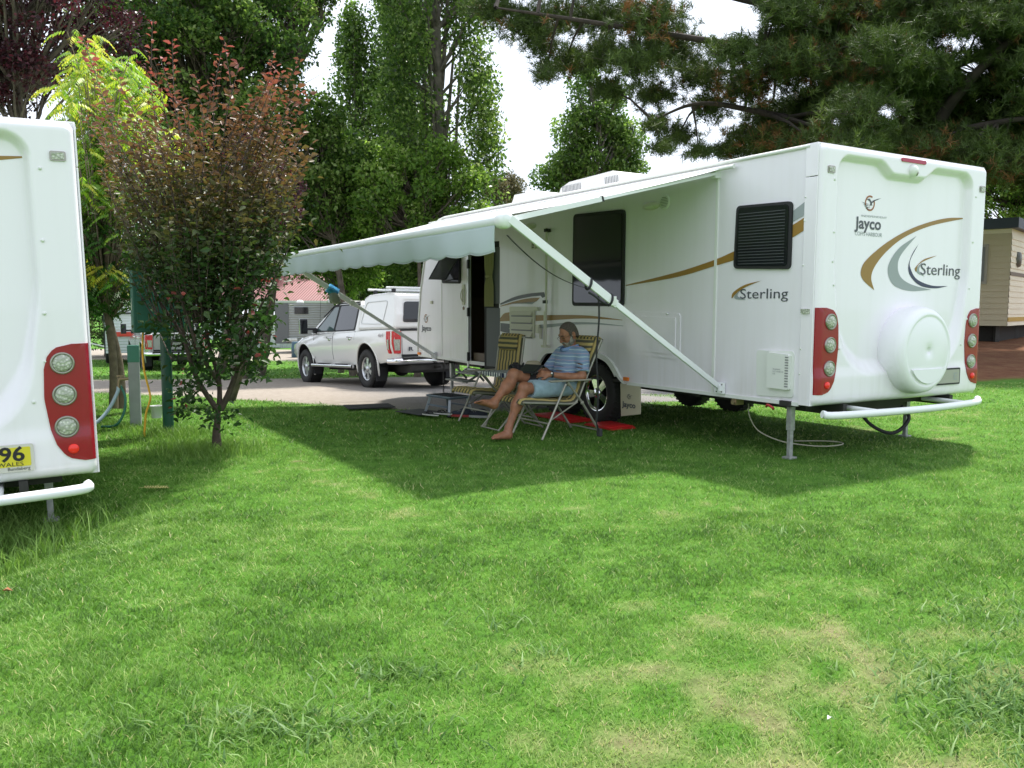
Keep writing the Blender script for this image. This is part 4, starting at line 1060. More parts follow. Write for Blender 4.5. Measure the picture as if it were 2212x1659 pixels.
    m = MB(); m.box((-1.18, 0, .42), (.10, 1.1, .12)); m.box((.9, 0, .38), (4.0, .9, .14)); m.tube([(0, -.7, .38), (0, .7, .38)], .07, 10); m.ell((0, .1, .36), (.16, .17, .15)); m.box((-1.32, 0, .42), (.3, .06, .05)); m.tube([(-1.0, -.45, .34), (-.2, -.5, .36)], .04, 8)
    m.build('underbody', DARK, root)
    m = MB()        # nose, grille, headlights
    m.box((4.02, 0, .72), (.16, 1.1, .26), 0); m.box((4.06, 0, .50), (.14, 1.3, .14), 0)
    m.build('grille', BLACK, root, bevel=.02)
    for sg in (1, -1): m = MB(); m.ell((3.90, sg * .70, .83), (.16, .10, .09)); m.build('headlight', LEDM, root)
    if canopy:
        def ch(z): return .865 + (.70 - .865) * ((z - 1.17) / .70)
        pr = [(-1.16, 1.175), (-1.13, 1.45), (-1.03, 1.77), (-.94, 1.87), (-.6, 1.905), (.2, 1.895), (.40, 1.84), (.45, 1.175)]
        n = len(pr); m = MB(); m.add([(x, ch(z), z) for x, z in pr] + [(x, -ch(z), z) for x, z in pr], [tuple(range(n)), tuple(reversed(range(n, 2 * n)))] + [(i, n + i, n + (i + 1) % n, (i + 1) % n) for i in range(n)], 0)
        m.build('canopy', paint, root, bevel=.055, seg=4)
        for sg in (1, -1):
            pts = skewq((-.72, 1.74), (.22, 1.74), (.33, 1.30), (-.66, 1.27), .09)
            m = MB(); m.prism(pts, lambda x, z, w: (x, sg * (ch(z) + w), z), 0, .010, 0, [[((p[0] + .2) * .975 - .2, (p[1] - 1.5) * .95 + 1.5) for p in pts]]); m.build('canopy_panel', mat('panel_seam', (.50, .51, .50), .4), root)
        m = MB(); XM = lambda y, z, w: (-1.165 + .315 * max(0, z - 1.45) * 1.0 - w + .02, y, z)
        m.prism(skewq((.58, 1.70), (-.58, 1.70), (-.66, 1.30), (.66, 1.30), .06), XM, 0, .02, 0); m.build('rear_window', GLASS, root, bevel=.006)
        m = MB(); m.prism([(.76, 1.81), (-.76, 1.81), (-.82, 1.20), (.82, 1.20)], XM, -.012, .004, 0, [skewq((.62, 1.74), (-.62, 1.74), (-.70, 1.26), (.70, 1.26), .06)]); m.build('hatch_frame', paint, root)
    if bars:
        for x in (-.70, .10):
            m = MB(); m.tube([(x, -.76, 1.985), (x, .76, 1.985)], .024, 8, 0)
            m.build('roof_bar', mat('bar_alu', (.70, .71, .70), .35), root)
            for sg in (1, -1): m = MB(); m.box((x, sg * .60, 1.935), (.09, .06, .07)); m.build('bar_foot', BLACK, root, bevel=.01)
        m = MB(); m.tube([(2.75, .72, 1.15), (2.62, .72, 1.95)], .004, 5); m.build('aerial', BLACK, root)
    return root
UTE_ROT = (0, radians(2.4), radians(125.5))
UPAINT = mat('ute_paint', (.76, .75, .72), .18, coat=.7)
_h = radians(125.5); _rc = np.array([-2.85, 17.1]) - .80 * np.array([-sin(_h), cos(_h)])
ute('utility_truck', 'white dual cab pickup truck with canopy and roof bars parked on the gravel lane', (_rc[0], _rc[1], -.285), UTE_ROT, UPAINT)

# ---------------------------------------------------------------- signed-distance bodies
class SDF:
    def __init__(s, lo, hi, h):
        s.lo = np.array(lo, float); s.h = h; s.n = np.ceil((np.array(hi) - s.lo) / h).astype(int) + 1
        s.v = np.full(s.n, .5, np.float32)
    def _sub(s, lo, hi):
        a = np.clip(np.floor((np.array(lo) - s.lo) / s.h).astype(int), 0, s.n); b = np.clip(np.ceil((np.array(hi) - s.lo) / s.h).astype(int) + 1, 0, s.n)
        ax = [s.lo[i] + s.h * np.arange(a[i], b[i]) for i in range(3)]
        return tuple(slice(a[i], b[i]) for i in range(3)), ax[0][:, None, None].astype(np.float32), ax[1][None, :, None].astype(np.float32), ax[2][None, None, :].astype(np.float32)
    def _mix(s, sl, d, k):
        o = s.v[sl]
        if k <= 0: s.v[sl] = np.minimum(o, d); return
        h = np.clip(.5 + .5 * (o - d) / k, 0, 1); s.v[sl] = o * (1 - h) + d * h - k * h * (1 - h)
    def cap(s, a, b, r0, r1, k=.02, sub=False, cut=None):
        a = np.array(a, float); b = np.array(b, float); m = max(r0, r1) + .09
        sl, X, Y, Z = s._sub(np.minimum(a, b) - m, np.maximum(a, b) + m)
        d = b - a; L = max(d @ d, 1e-9)
        t = np.clip(((X - a[0]) * d[0] + (Y - a[1]) * d[1] + (Z - a[2]) * d[2]) / L, 0, 1)
        q = np.sqrt((X - a[0] - d[0] * t) ** 2 + (Y - a[1] - d[1] * t) ** 2 + (Z - a[2] - d[2] * t) ** 2) - (r0 + (r1 - r0) * t)
        if cut is not None:      # flat end: (point, outward normal)
            p, n = np.array(cut[0], float), np.array(cut[1], float); n = n / np.linalg.norm(n)
            q = np.maximum(q, (X - p[0]) * n[0] + (Y - p[1]) * n[1] + (Z - p[2]) * n[2])
        s._mix(sl, q, k)
    def ell(s, c, r, k=.02, rot=None, carve=False):
        c = np.array(c, float); m = max(r) + .09
        sl, X, Y, Z = s._sub(c - m, c + m); x, y, z = X - c[0], Y - c[1], Z - c[2]
        if rot is not None:      # pitch about Y
            ca, sa = cos(rot), sin(rot); x, z = x * ca + z * sa, -x * sa + z * ca
        k0 = np.sqrt((x / r[0]) ** 2 + (y / r[1]) ** 2 + (z / r[2]) ** 2); k1 = np.sqrt((x / r[0] ** 2) ** 2 + (y / r[1] ** 2) ** 2 + (z / r[2] ** 2) ** 2)
        d = k0 * (k0 - 1) / np.maximum(k1, 1e-6)
        if carve:
            o = s.v[sl]; h = np.clip(.5 - .5 * (o + d) / k, 0, 1); s.v[sl] = o * (1 - h) - d * h + k * h * (1 - h)
        else: s._mix(sl, d, k)
    def plane(s, p, n):          # keep the side the normal points away from
        n = np.array(n, float); n /= np.linalg.norm(n); sl, X, Y, Z = s._sub(s.lo, s.lo + s.n * s.h)
        s.v[sl] = np.maximum(s.v[sl], ((X - p[0]) * n[0] + (Y - p[1]) * n[1] + (Z - p[2]) * n[2]).astype(np.float32))
    def mesh(s, name, mats, parent, smooth_it=1):
        v = s.v; neg = v < 0; nx, ny, nz = v.shape
        c = np.zeros((nx - 1, ny - 1, nz - 1), np.int8)
        for i in (0, 1):
            for j in (0, 1):
                for k in (0, 1): c += neg[i:nx - 1 + i, j:ny - 1 + j, k:nz - 1 + k]
        act = (c > 0) & (c < 8); idx = -np.ones(act.shape, np.int64); ijk = np.argwhere(act); idx[act] = np.arange(len(ijk))
        acc = np.zeros((len(ijk), 3)); cnt = np.zeros(len(ijk))
        corners = [(i, j, k) for i in (0, 1) for j in (0, 1) for k in (0, 1)]
        for a in corners:
            for ax in range(3):
                if a[ax]: continue
                b = list(a); b[ax] = 1
                va = v[ijk[:, 0] + a[0], ijk[:, 1] + a[1], ijk[:, 2] + a[2]]; vb = v[ijk[:, 0] + b[0], ijk[:, 1] + b[1], ijk[:, 2] + b[2]]
                cr_ = (va < 0) != (vb < 0); t = np.where(cr_, va / np.where(va == vb, 1, va - vb), 0)
                p = np.array(a, float)[None, :].repeat(len(ijk), 0); p[:, ax] += t
                acc[cr_] += p[cr_]; cnt += cr_
        V = s.lo + s.h * (ijk + acc / cnt[:, None])
        F = []
        for ax in range(3):
            b1, b2 = [(1, 2), (2, 0), (0, 1)][ax]
            sh = [slice(1, -1)] * 3; sh[ax] = slice(0, -1)
            A = neg[tuple(sh)]; sh2 = list(sh); sh2[ax] = slice(1, None); B = neg[tuple(sh2)]
            q = np.argwhere(A != B); off = np.array([1, 1, 1]); off[ax] = 0; q0 = q + off
            flip = ~A[tuple(q.T)]
            e1 = np.zeros(3, int); e1[b1] = 1; e2 = np.zeros(3, int); e2[b2] = 1
            g = [idx[tuple((q0 - e1 - e2).T)], idx[tuple((q0 - e2).T)], idx[tuple(q0.T)], idx[tuple((q0 - e1).T)]]
            f = np.stack(g, -1); f[flip] = f[flip][:, ::-1]; F.append(f)
        F = np.concatenate(F); F = F[(F >= 0).all(1)]
        for _ in range(smooth_it):       # light Laplacian pass
            S = np.zeros_like(V); C = np.zeros(len(V))
            for a, b in ((0, 1), (1, 2), (2, 3), (3, 0)):
                np.add.at(S, F[:, a], V[F[:, b]]); np.add.at(S, F[:, b], V[F[:, a]]); np.add.at(C, F[:, a], 1); np.add.at(C, F[:, b], 1)
            V = V * .5 + .5 * S / np.maximum(C, 1)[:, None]
        return np_mesh(name, V, F, mats, parent, smooth=True)

SKIN = mat('tanned_skin', (.36, .155, .085), .5, var=.28, vscale=22, bump=.12, bscale=90)
PR = VAN_ROT + pi
P_ORG = VW(-.9, 2.54, 0.02)
def person():
    root = thing('person', 'bearded man in striped blue polo and denim shorts, barefoot in the folding chair reading', 'person', P_ORG, PR)
    J = dict(hipL=(-.05, .095, .495), hipR=(-.05, -.095, .495), kneeL=(.495, .115, .505), ankL=(.690, .115, .115), kneeR=(.545, -.02, .635), ankR=(.815, .055, .385))
    b = SDF((-.36, -.34, -.02), (1.16, .36, 1.20), .0056)
    # legs
    b.cap((-.05, .095, .495), J['kneeL'], .082, .058, .02); b.cap(J['kneeL'], (.60, .115, .34), .056, .055, .03); b.ell((.575, .115, .36), (.055, .052, .11), .03, .45); b.cap((.60, .115, .33), J['ankL'], .048, .036, .03)
    b.ell((.515, .115, .515), (.055, .052, .055), .03)
    b.cap((-.05, -.095, .495), J['kneeR'], .082, .058, .02); b.cap(J['kneeR'], (.66, .01, .53), .056, .054, .03); b.ell((.635, .01, .51), (.052, .050, .11), .03, .85); b.cap((.65, .01, .54), J['ankR'], .047, .036, .03)
    b.ell((.56, -.02, .645), (.056, .052, .053), .03)
    def foot(a, heel, toe, up, w=1.0):
        a, heel, toe, up = [np.array(q, float) for q in (a, heel, toe, up)]; f = toe - heel; L = np.linalg.norm(f); f /= L; up = up - f * (up @ f); up /= np.linalg.norm(up); r = np.cross(f, up)
        b.ell(heel + f * .03 + up * .025, (.036, .032, .034), .02); b.cap(a, heel + f * .045 + up * .03, .036, .036, .03)
        ball = heel + f * (L * .68) + up * .018
        b.cap(heel + f * .05 + up * .045, ball, .036, .022, .03); b.cap(heel + f * .04 + up * .02, ball + r * .022, .028, .020, .03); b.cap(heel + f * .04 + up * .02, ball - r * .022, .026, .018, .03)
        for i, (o, l, rr) in enumerate(((-.034, .058, .0125), (-.012, .050, .0095), (.006, .043, .009), (.022, .034, .0085), (.036, .024, .008))):
            p = ball + r * (o * w) + f * .005 - up * .003; b.cap(p, p + f * l * .6 + up * .003, rr, rr, .006); b.cap(p + f * l * .6 + up * .003, p + f * l - up * .004, rr, rr * .9, .004)
    foot(J['ankL'], (.655, .115, .018), (.925, .125, .012), (0, 0, 1), 1.0)
    foot(J['ankR'], (.800, .070, .318), (1.065, .085, .395), (-.25, -.45, .85), -1.0)
    # torso, neck
    b.ell((-.12, 0, .50), (.14, .165, .11), .04); b.ell((-.13, 0, .63), (.145, .155, .16), .05); b.ell((-.155, 0, .77), (.125, .175, .13), .05); b.cap((-.16, -.13, .845), (-.16, .13, .845), .062, .062, .05)
    b.cap((-.165, 0, .86), (-.135, 0, .96), .060, .055, .03)
    # arms
    b.cap((-.165, .20, .825), (-.115, .262, .615), .055, .043, .03); b.cap((-.115, .262, .612), (.04, .225, .615), .043, .040, .02); b.cap((.04, .225, .615), (.215, .165, .640), .040, .027, .02)
    b.cap((-.155, -.20, .825), (-.01, -.265, .615), .053, .043, .03); b.cap((-.01, -.265, .612), (.10, -.20, .64), .043, .039, .02); b.cap((.10, -.20, .64), (.225, -.115, .672), .039, .027, .02)
    def hand(w, d, up, thumb_side, curl):
        w, d, up = [np.array(q, float) for q in (w, d, up)]; d /= np.linalg.norm(d); up -= d * (up @ d); up /= np.linalg.norm(up); r = np.cross(d, up) * thumb_side
        kn = w + d * .088
        b.cap(w, w + d * .03, .026, .027, .02)
        for i, o in enumerate((.030, .010, -.010, -.028)): b.cap(w + d * .02 + r * o * .6, kn + r * o, .017, .0125, .012)
        for i, (o, l) in enumerate(((.031, .070), (.010, .078), (-.010, .072), (-.029, .058))):
            p0 = kn + r * o; c = curl + .06 * i
            d1 = d * cos(c) - up * sin(c); p1 = p0 + d1 * l * .45; d2 = d * cos(c * 2.1) - up * sin(c * 2.1); p2 = p1 + d2 * l * .32; d3 = d * cos(c * 2.9) - up * sin(c * 2.9); p3 = p2 + d3 * l * .23
            b.cap(p0, p1, .0098, .0092, .004); b.cap(p1, p2, .0092, .0084, .002); b.cap(p2, p3, .0084, .0075, .002)
        t0 = w + d * .028 + r * .026; t1 = t0 + d * .030 + r * .026 - up * .006; t2 = t1 + d * .030 + r * .006 - up * .006
        b.cap(t0, t1, .0145, .0115, .01); b.cap(t1, t2, .0112, .0095, .003)
    hand((.220, .162, .641), (.92, -.36, .10), (.1, .55, .35), -1, .42)
    hand((.230, -.112, .672), (.93, .30, .05), (-.1, -.6, .5), 1, .42)
    # head, bowed towards the tablet
    hc = np.array((-.115, 0, 1.045)); A = -.52
    ca, sa = cos(A), sin(A)
    def H(x, y, z): return (hc[0] + x * ca - z * sa, y, hc[2] + x * sa + z * ca)      # head frame -> body frame
    b.ell(H(-.012, 0, .022), (.098, .077, .100), .02, A); b.ell(H(.018, 0, -.035), (.078, .064, .095), .03, A); b.ell(H(.035, 0, -.085), (.048, .045, .040), .03, A)
    b.cap(H(.090, 0, .024), H(.118, 0, -.020), .010, .013, .010); b.ell(H(.114, 0, -.026), (.015, .018, .012), .006, A)     # nose
    b.cap(H(.080, -.035, .034), H(.080, .035, .034), .014, .014, .012)        # brow
    for s_ in (1, -1):
        b.ell(H(.093, s_ * .032, .012), (.016, .017, .013), .008, A, carve=True); b.ell(H(.077, s_ * .031, .010), (.014, .014, .012), .003, A)
        b.ell(H(-.018, s_ * .078, -.005), (.020, .010, .034), .006, A); b.ell(H(-.010, s_ * .086, -.003), (.010, .006, .018), .004, A, carve=True); b.ell(H(.062, s_ * .040, -.030), (.026, .022, .022), .02, A)
    b.cap(H(.094, -.020, -.062), H(.094, .020, -.062), .0075, .0075, .006); b.cap(H(.091, -.018, -.076), H(.091, .018, -.076), .008, .008, .006)
    b.mesh('body', SKIN, root, 1)
    # hair: close cropped, down to the nape and sideburns
    g = SDF((-.30, -.13, .84), (.06, .13, 1.22), .0042)
    g.ell(H(-.016, 0, .028), (.1035, .0835, .1035), .01, A); g.ell(H(-.048, 0, -.025), (.068, .076, .085), .02, A)
    n_ = np.array(H(1, 0, 0)) - hc; u_ = np.array(H(0, 0, 1)) - hc
    g.plane(H(.058, 0, .070), n_ * .74 - u_ * .67); g.plane(H(.012, 0, .0), n_ * .98 - u_ * .35); g.plane(H(-.02, 0, -.085), -u_ + n_ * .1)
    for s_ in (1, -1):
        g.ell(H(-.016, s_ * .092, -.010), (.024, .03, .034), .004, A, carve=True); g.cap(H(.018, s_ * .075, .02), H(.014, s_ * .073, -.03), .012, .012, .01)
    g.mesh('hair', mat('grey_brown_hair', (.12, .10, .08), .9, var=.6, vscale=160, bump=.6, bscale=260), root, 0)
    g = SDF((-.18, -.12, .78), (.07, .12, 1.06), .0042)     # full grey beard with moustache
    g.ell(H(.040, 0, -.088), (.064, .062, .054), .01, A); g.ell(H(.020, 0, -.065), (.070, .070, .045), .02, A)
    for s_ in (1, -1): g.cap(H(.040, s_ * .062, -.06), H(.012, s_ * .072, -.005), .020, .014, .02); g.cap(H(.100, s_ * .004, -.046), H(.088, s_ * .034, -.062), .010, .010, .01)
    g.ell(H(.100, 0, -.066), (.016, .020, .006), .006, A, carve=True)
    g.mesh('beard', mat('grey_beard', (.34, .31, .265), .9, var=.62, vscale=38, bump=.7, bscale=240), root, 0)
    m = MB()
    for s_ in (1, -1): m.tube([H(.095, s_ * .014, .030), H(.096, s_ * .032, .036), H(.082, s_ * .052, .030)], .0042, 6)
    m.build('eyebrows', mat('brow_hair', (.07, .055, .045), .9), root)
    m = MB()
    for s_ in (1, -1): m.tube([H(.090, s_ * .020, .006), H(.0915, s_ * .032, .003), H(.082, s_ * .046, .006)], .0030, 6)
    m.build('eyes', mat('eye_dark', (.04, .025, .02), .3), root)
    m = MB()       # spectacles
    for s_ in (1, -1):
        cc = [H(.108, s_ * .033 + .024 * cos(a), .006 + .017 * sin(a)) for a in np.linspace(0, 2 * pi, 17)]
        m.tube(cc, .0016, 5, 0, caps=False); m.tube([H(.106, s_ * .057, .010), H(.03, s_ * .082, .012), H(-.02, s_ * .084, .010), H(-.03, s_ * .084, -.006)], .0018, 5)
    m.tube([H(.110, .009, .010), H(.113, 0, .013), H(.110, -.009, .010)], .0016, 5); m.build('spectacles', mat('wire_frame', (.10, .08, .06), .3, metal=.8), root)
    # polo shirt
    g = SDF((-.36, -.36, .44), (.13, .38, .98), .0056)
    g.ell((-.12, 0, .54), (.158, .180, .11), .04); g.ell((-.125, 0, .64), (.165, .172, .16), .05); g.ell((-.152, 0, .77), (.143, .192, .135), .05); g.cap((-.16, -.15, .85), (-.16, .15, .85), .072, .072, .05)
    for sg, sh, el in ((1, np.array((-.165, .20, .825)), np.array((-.115, .262, .615))), (-1, np.array((-.155, -.20, .825)), np.array((-.01, -.265, .615)))):
        e = sh + (el - sh) * .80; g.cap(sh, e + (el - sh) * .1, .073, .072, .03, cut=(e, el - sh))
    g.plane((-.11, 0, .46), (0, 0, -1)); g.ell((-.105, 0, .965), (.075, .064, .085), .01, carve=True)
    # folds across belly and sleeve
    for z, a in ((.60, .06), (.66, -.05), (.71, .04)): g.ell((.045, .02, z), (.05, .15, .008), .018, a, carve=True)
    for z in (.70, .745): g.ell((-.09, .235, z), (.035, .06, .006), .014, .5, carve=True)
    SH = stripes_mat('polo_stripes', (.20, .285, .43), (.42, .52, .58), 'Z', .072, .42, .85, [(.50, (.42, .60, .57)), (.55, (.20, .285, .43)), (.92, (.55, .36, .45)), (.97, (.20, .285, .43))], warp=.02)
    g.mesh('polo_shirt', SH, root, 1)
    m = MB()      # collar
    for sg in (1, -1):
        m.grid(10, 3, lambda u, v: (-.225 + .205 * u ** .9, sg * (.060 + .014 * v) * sqrt(max(.02, 1 - (2 * u - .85) ** 2 * .75)) + sg * .004, .945 - .058 * u - .034 * v + .012 * u), 0)
    co = m.build('collar', mat('collar_blue', (.17, .27, .48), .85), root); md = co.modifiers.new('t', 'SOLIDIFY'); md.thickness = .004
    # denim shorts
    g = SDF((-.32, -.28, .34), (.52, .30, .74), .0056)
    g.ell((-.12, 0, .49), (.165, .180, .10), .03)
    kl, kr = np.array(J['kneeL']), np.array(J['kneeR']); hl, hr_ = np.array(J['hipL']), np.array(J['hipR'])
    eL = hl + (kl - hl) * .88 + np.array((0, 0, -.012)); eR = hr_ + (kr - hr_) * .72
    g.cap(hl, eL + (kl - hl) * .12, .098, .096, .03, cut=(eL, kl - hl)); g.cap(hr_, eR + (kr - hr_) * .12, .098, .088, .03, cut=(eR, kr - hr_))
    g.plane((-.12, 0, .55), (-.75, 0, .85) if False else (-.2, 0, 1)) if False else None
    for x, z in ((.05, .58), (.12, .575)): g.ell((x, .13, z), (.008, .09, .03), .02, .3, carve=True)
    for cc, nn in ((eL, kl - hl), (eR, kr - hr_)):
        nn = nn / np.linalg.norm(nn); q = cc + nn * .012; g.ell(q, (.030, .080, .074), .008, -atan2(nn[2], nn[0]), carve=True)
    g.mesh('denim_shorts', mat('pale_denim', (.34, .47, .55), .85, var=.2, vscale=14, bump=.35, bscale=240), root, 1)
    m = MB(); m.tube([(-.27, -.13, .54), (-.29, 0, .545), (-.27, .13, .54), (-.15, .185, .56), (-.02, .16, .575)], .013, 8); m.build('belt', BLACK, root)
    m = MB()        # watch and ring
    wv = Vector((.20, .170, .638)); ax = Vector((.92, -.30, .12)); m.lathe([(.031, -.011), (.033, -.008), (.033, .008), (.031, .011)], wv, ax, 24, 0); m.ell(wv + Vector((.02, .025, .016)), (.014, .008, .014), 1, 12, 8)
    m.build('wristwatch', [mat('watch_strap', (.03, .03, .035), .5), CHROME], root)
    return root
person()
def tablet():
    R = Matrix.Rotation(radians(20), 3, 'Z') @ Matrix.Rotation(radians(28), 3, 'Y')
    root = thing('tablet', 'black tablet in folding case held by the seated man', 'tablet', VW(-.9 - .375, 2.54 - .02, .715), PR)
    m = MB(); m.box((0, 0, 0), (.165, .235, .012), 0, R); m.build('tablet_case', mat('case_black', (.022, .022, .025), .55), root, bevel=.004)
    m = MB(); m.box(R @ Vector((0, 0, .008)), (.14, .20, .003), 0, R); m.build('screen', mat('screen_glass', (.02, .022, .026), .1), root)
    R2 = Matrix.Rotation(radians(20), 3, 'Z') @ Matrix.Rotation(radians(62), 3, 'Y')
    m = MB(); m.box(R2 @ Vector((.09, 0, -.04)), (.15, .22, .005), 0, R2)
    for k in (-.03, .02): m.box(R2 @ Vector((.09 + k, 0, -.046)), (.006, .20, .004), 1, R2)
    m.build('case_flap', [mat('case_black'), mat('aluminium')], root)
tablet()

# ---------------------------------------------------------------- folding chairs
CHF = stripes_mat('chair_stripes', (.44, .335, .125), (.085, .085, .055), 'Y', .062, .56, .9, warp=.006)
CHP = stripes_mat('pillow_stripes', (.44, .335, .125), (.085, .085, .055), 'Z', .056, .52, .9, warp=.006)
CHT = mat('chair_tube', (.36, .345, .29), .4, metal=.45)
def make_chair(fx=.615, bx=-.365):
    root = thing('folding_chair', '', 'chair')
    hwd = .245
    def lb(z): return -.08 + (bx + .08) * (z - .44) / .59
    path = catmull([(fx, 0, .375), (fx - .025, 0, .412), (fx - .10, 0, .418), (fx * .5, 0, .395), (.05, 0, .375), (-.03, 0, .385), (-.08, 0, .44), (lb(.58), 0, .60), (lb(.8), 0, .80), (lb(1.0), 0, 1.00), (lb(1.03), 0, 1.03)], 5)
    def strip(i0, i1, nm):
        pts = path[i0:i1]; n = len(pts) - 1; m = MB()
        def fn(u, v):
            i = min(int(u * n), n - 1); f = u * n - i; p = pts[i].lerp(pts[i + 1], f); d = (pts[min(i + 1, n)] - pts[i]); d = d.normalized() if d.length else Vector((1, 0, 0))
            nn = Vector((d.z, 0, -d.x)); nn = nn if (nn.z + nn.x * .8) > 0 else -nn
            y = (v * 2 - 1) * hwd; puff = .022 * (1 - abs(v * 2 - 1) ** 6) * (.75 + .25 * abs(sin(u * n * .62 * pi / 2))) + .003 * sin(y * 101)
            edge = .03 * max(0, abs(v * 2 - 1) - .85) / .15
            q = p + nn * (puff - edge); return (q.x, y, q.z)
        m.grid(n * 4, 40, fn, 0); o = m.build(nm, CHF, root); md = o.modifiers.new('t', 'SOLIDIFY'); md.thickness = .022; md.offset = -1
    strip(0, 28, 'seat'); strip(26, len(path), 'backrest')
    m = MB()
    c = Vector((lb(.935) + .03, 0, .935)); d = Vector((lb(1.0) - lb(.6), 0, .4)).normalized()
    R = Matrix((Vector((-d.z, 0, d.x)) * -1, Vector((0, 1, 0)), d)).transposed()
    def pf(u, v):
        a = u * 2 * pi; y = (v * 2 - 1) * .19; k = (1 - abs(v * 2 - 1) ** 8) ** .5 if abs(v * 2 - 1) < 1 else 0
        q = c + R @ Vector((.038 * cos(a) * k, 0, .085 * sin(a) * (abs(sin(a)) ** -.3 if abs(sin(a)) > .05 else 1) * (.3 + .7 * k))); return (q.x, y, q.z)
    m.grid(24, 24, pf, 0); m.build('headrest_pillow', CHP, root)
    for sg in (1, -1):
        y = sg * .275
        m = MB(); m.tube(catmull([(fx - .015, sg * .25, .395), (fx * .5, sg * .255, .375), (.02, sg * .255, .355), (-.07, sg * .255, .40), (lb(.58) - .01, sg * .255, .58), (lb(1.01) - .01, sg * .255, 1.01)], 6), .011, 8); m.build('side_rail', CHT, root)
        m = MB(); m.tube([(.10, y, .565), (.395, sg * .285, .008)], [.0125, .0125], 8); m.build('front_leg', CHT, root)
        m = MB(); m.tube([(.07, y, .575), (-.11, y, .36), (-.36, sg * .275, .015)], .013, 8); m.ell((-.11, y, .36), (.022, .016, .022)); m.build('rear_leg', CHT, root)
        m = MB(); m.box((.05, sg * .285, .600), (.52, .052, .020)); m.build('armrest', mat('armrest_grey', (.30, .285, .235), .5), root, bevel=.009, seg=3)
        m = MB(); m.tube([(.08, y, .585), (.06, y, .55)], .020, 8); m.tube([(-.20, y, .60), (-.17, sg * .258, .57)], .012, 6); m.build('hinge', CHT, root)
        m = MB(); m.tube([(.28, sg * .27, .20), (-.06, sg * .262, .37)], .008, 6); m.build('brace', CHT, root)
    m = MB(); m.tube([(.31, -.28, .165), (.31, .28, .165)], .010, 8); m.build('front_stretcher', CHT, root)
    m = MB(); m.tube([(-.33, -.275, .055), (-.33, .275, .055)], .009, 8); m.build('rear_stretcher', CHT, root)
    m = MB(); m.tube([(fx - .035, -.25, .395), (fx - .035, .25, .395)], .010, 8); m.tube([(lb(1.01) - .01, -.255, 1.01), (lb(1.01) - .01, .255, 1.01)], .010, 8); m.build('cross_rail', CHT, root)
    return root
def copy_tree(o, parent=None):
    c = o.copy(); COL.objects.link(c); c.parent = parent
    for ch in list(o.children): copy_tree(ch, c)
    return c
ch1 = make_chair(); ch2 = make_chair(.53, -.16)
ch1.location = VW(-.9, 2.54, .0); ch1.rotation_euler = (0, 0, PR)
ch2.location = VW(-.93, 3.72, -.005); ch2.rotation_euler = (0, 0, PR + radians(3))
for o, l in ((ch1, 'green and yellow striped folding chair with the bearded man sitting in it'), (ch2, 'empty green and yellow striped folding chair behind the striped table')):
    tag(o, l, 'chair', 'striped folding chairs under the awning')
# ---------------------------------------------------------------- table and things by the door
def yaw(a): return (0, 0, a)
def camp_table():
    root = thing('camp_table', 'low folding camp table with navy and white striped cover between the two folding chairs', 'table', VW(-.9, 3.18, 0), PR)
    m = MB(); m.box((.12, 0, .625), (.66, .42, .020)); m.build('table_top', mat('table_grey', (.35, .36, .36), .5), root, bevel=.005)
    SM = stripes_mat('cover_stripes', (.62, .64, .60), (.025, .03, .07), 'X', .066, .42, .85)
    m = MB(); m.grid(60, 2, lambda u, v: (-.20 + .655 * u, .215 - .43 * v, .641), 0)
    for sg in (1, -1): m.grid(60, 3, lambda u, v: (-.20 + .655 * u, sg * (.2145 + .004 * sin(u * 40) * v), .641 - .048 * v), 0)
    m.build('striped_cover', SM, root, fix=False)
    m = MB(); m.grid(3, 20, lambda u, v: (.458, -.215 + .43 * v, .642 - .048 * u), 0)
    m.build('cover_end', stripes_mat('cover_end_stripes', (.62, .64, .60), (.025, .03, .07), 'Y', .052, .5, .85), root, fix=False)
    for sg in (1, -1):
        for a, b in ((.48, -.10), (-.10, .48)):
            m = MB(); m.tube([(a, sg * .185, .61), (b, sg * .185, .01)], .011, 8); m.build('leg', CHT, root)
    m = MB(); m.tube([(.48, -.185, .02), (.48, .185, .02)], .009, 6); m.tube([(-.10, -.185, .02), (-.10, .185, .02)], .009, 6); m.build('foot_rail', CHT, root)
camp_table()
def P2(x, y, z=0): # point in the table/person frame of the table
    return (VM @ Vector((-.9 - x, 3.18 - y, z)))
def camera_thing():
    root = thing('camera', 'black camera with its strap lying on the striped table', 'camera', P2(.16, .02, .642), PR + .3)
    m = MB(); m.box((0, 0, .040), (.060, .12, .078)); m.box((0, 0, .088), (.05, .05, .024)); m.build('camera_body', mat('camera_black', (.02, .02, .022), .5), root, bevel=.010, seg=3)
    m = MB(); m.lathe([(.036, 0), (.036, .05), (.032, .055), (.028, .05)], (.03, 0, .040), (1, 0, 0), 24); m.lathe([(.028, .05), (0, .046)], (.03, 0, .04), (1, 0, 0), 24, 1); m.build('lens', [mat('camera_black'), GLASS], root)
    m = MB(); m.tube(catmull([(-.02, .06, .05), (-.06, .07, .09), (-.10, .02, .05), (-.13, -.03, .015), (-.20, -.02, .012), (-.26, .03, .015), (-.20, .08, .012), (-.10, .08, .02), (-.02, -.06, .05)], 5), .008, 6)
    m.build('strap', BLACK, root)
    m = MB(); m.box((-.2, -.02, .014), (.20, .10, .026)); o = m.build('camera_case', mat('case_cloth', (.018, .018, .02), .8), root, bevel=.012, seg=3)
camera_thing()
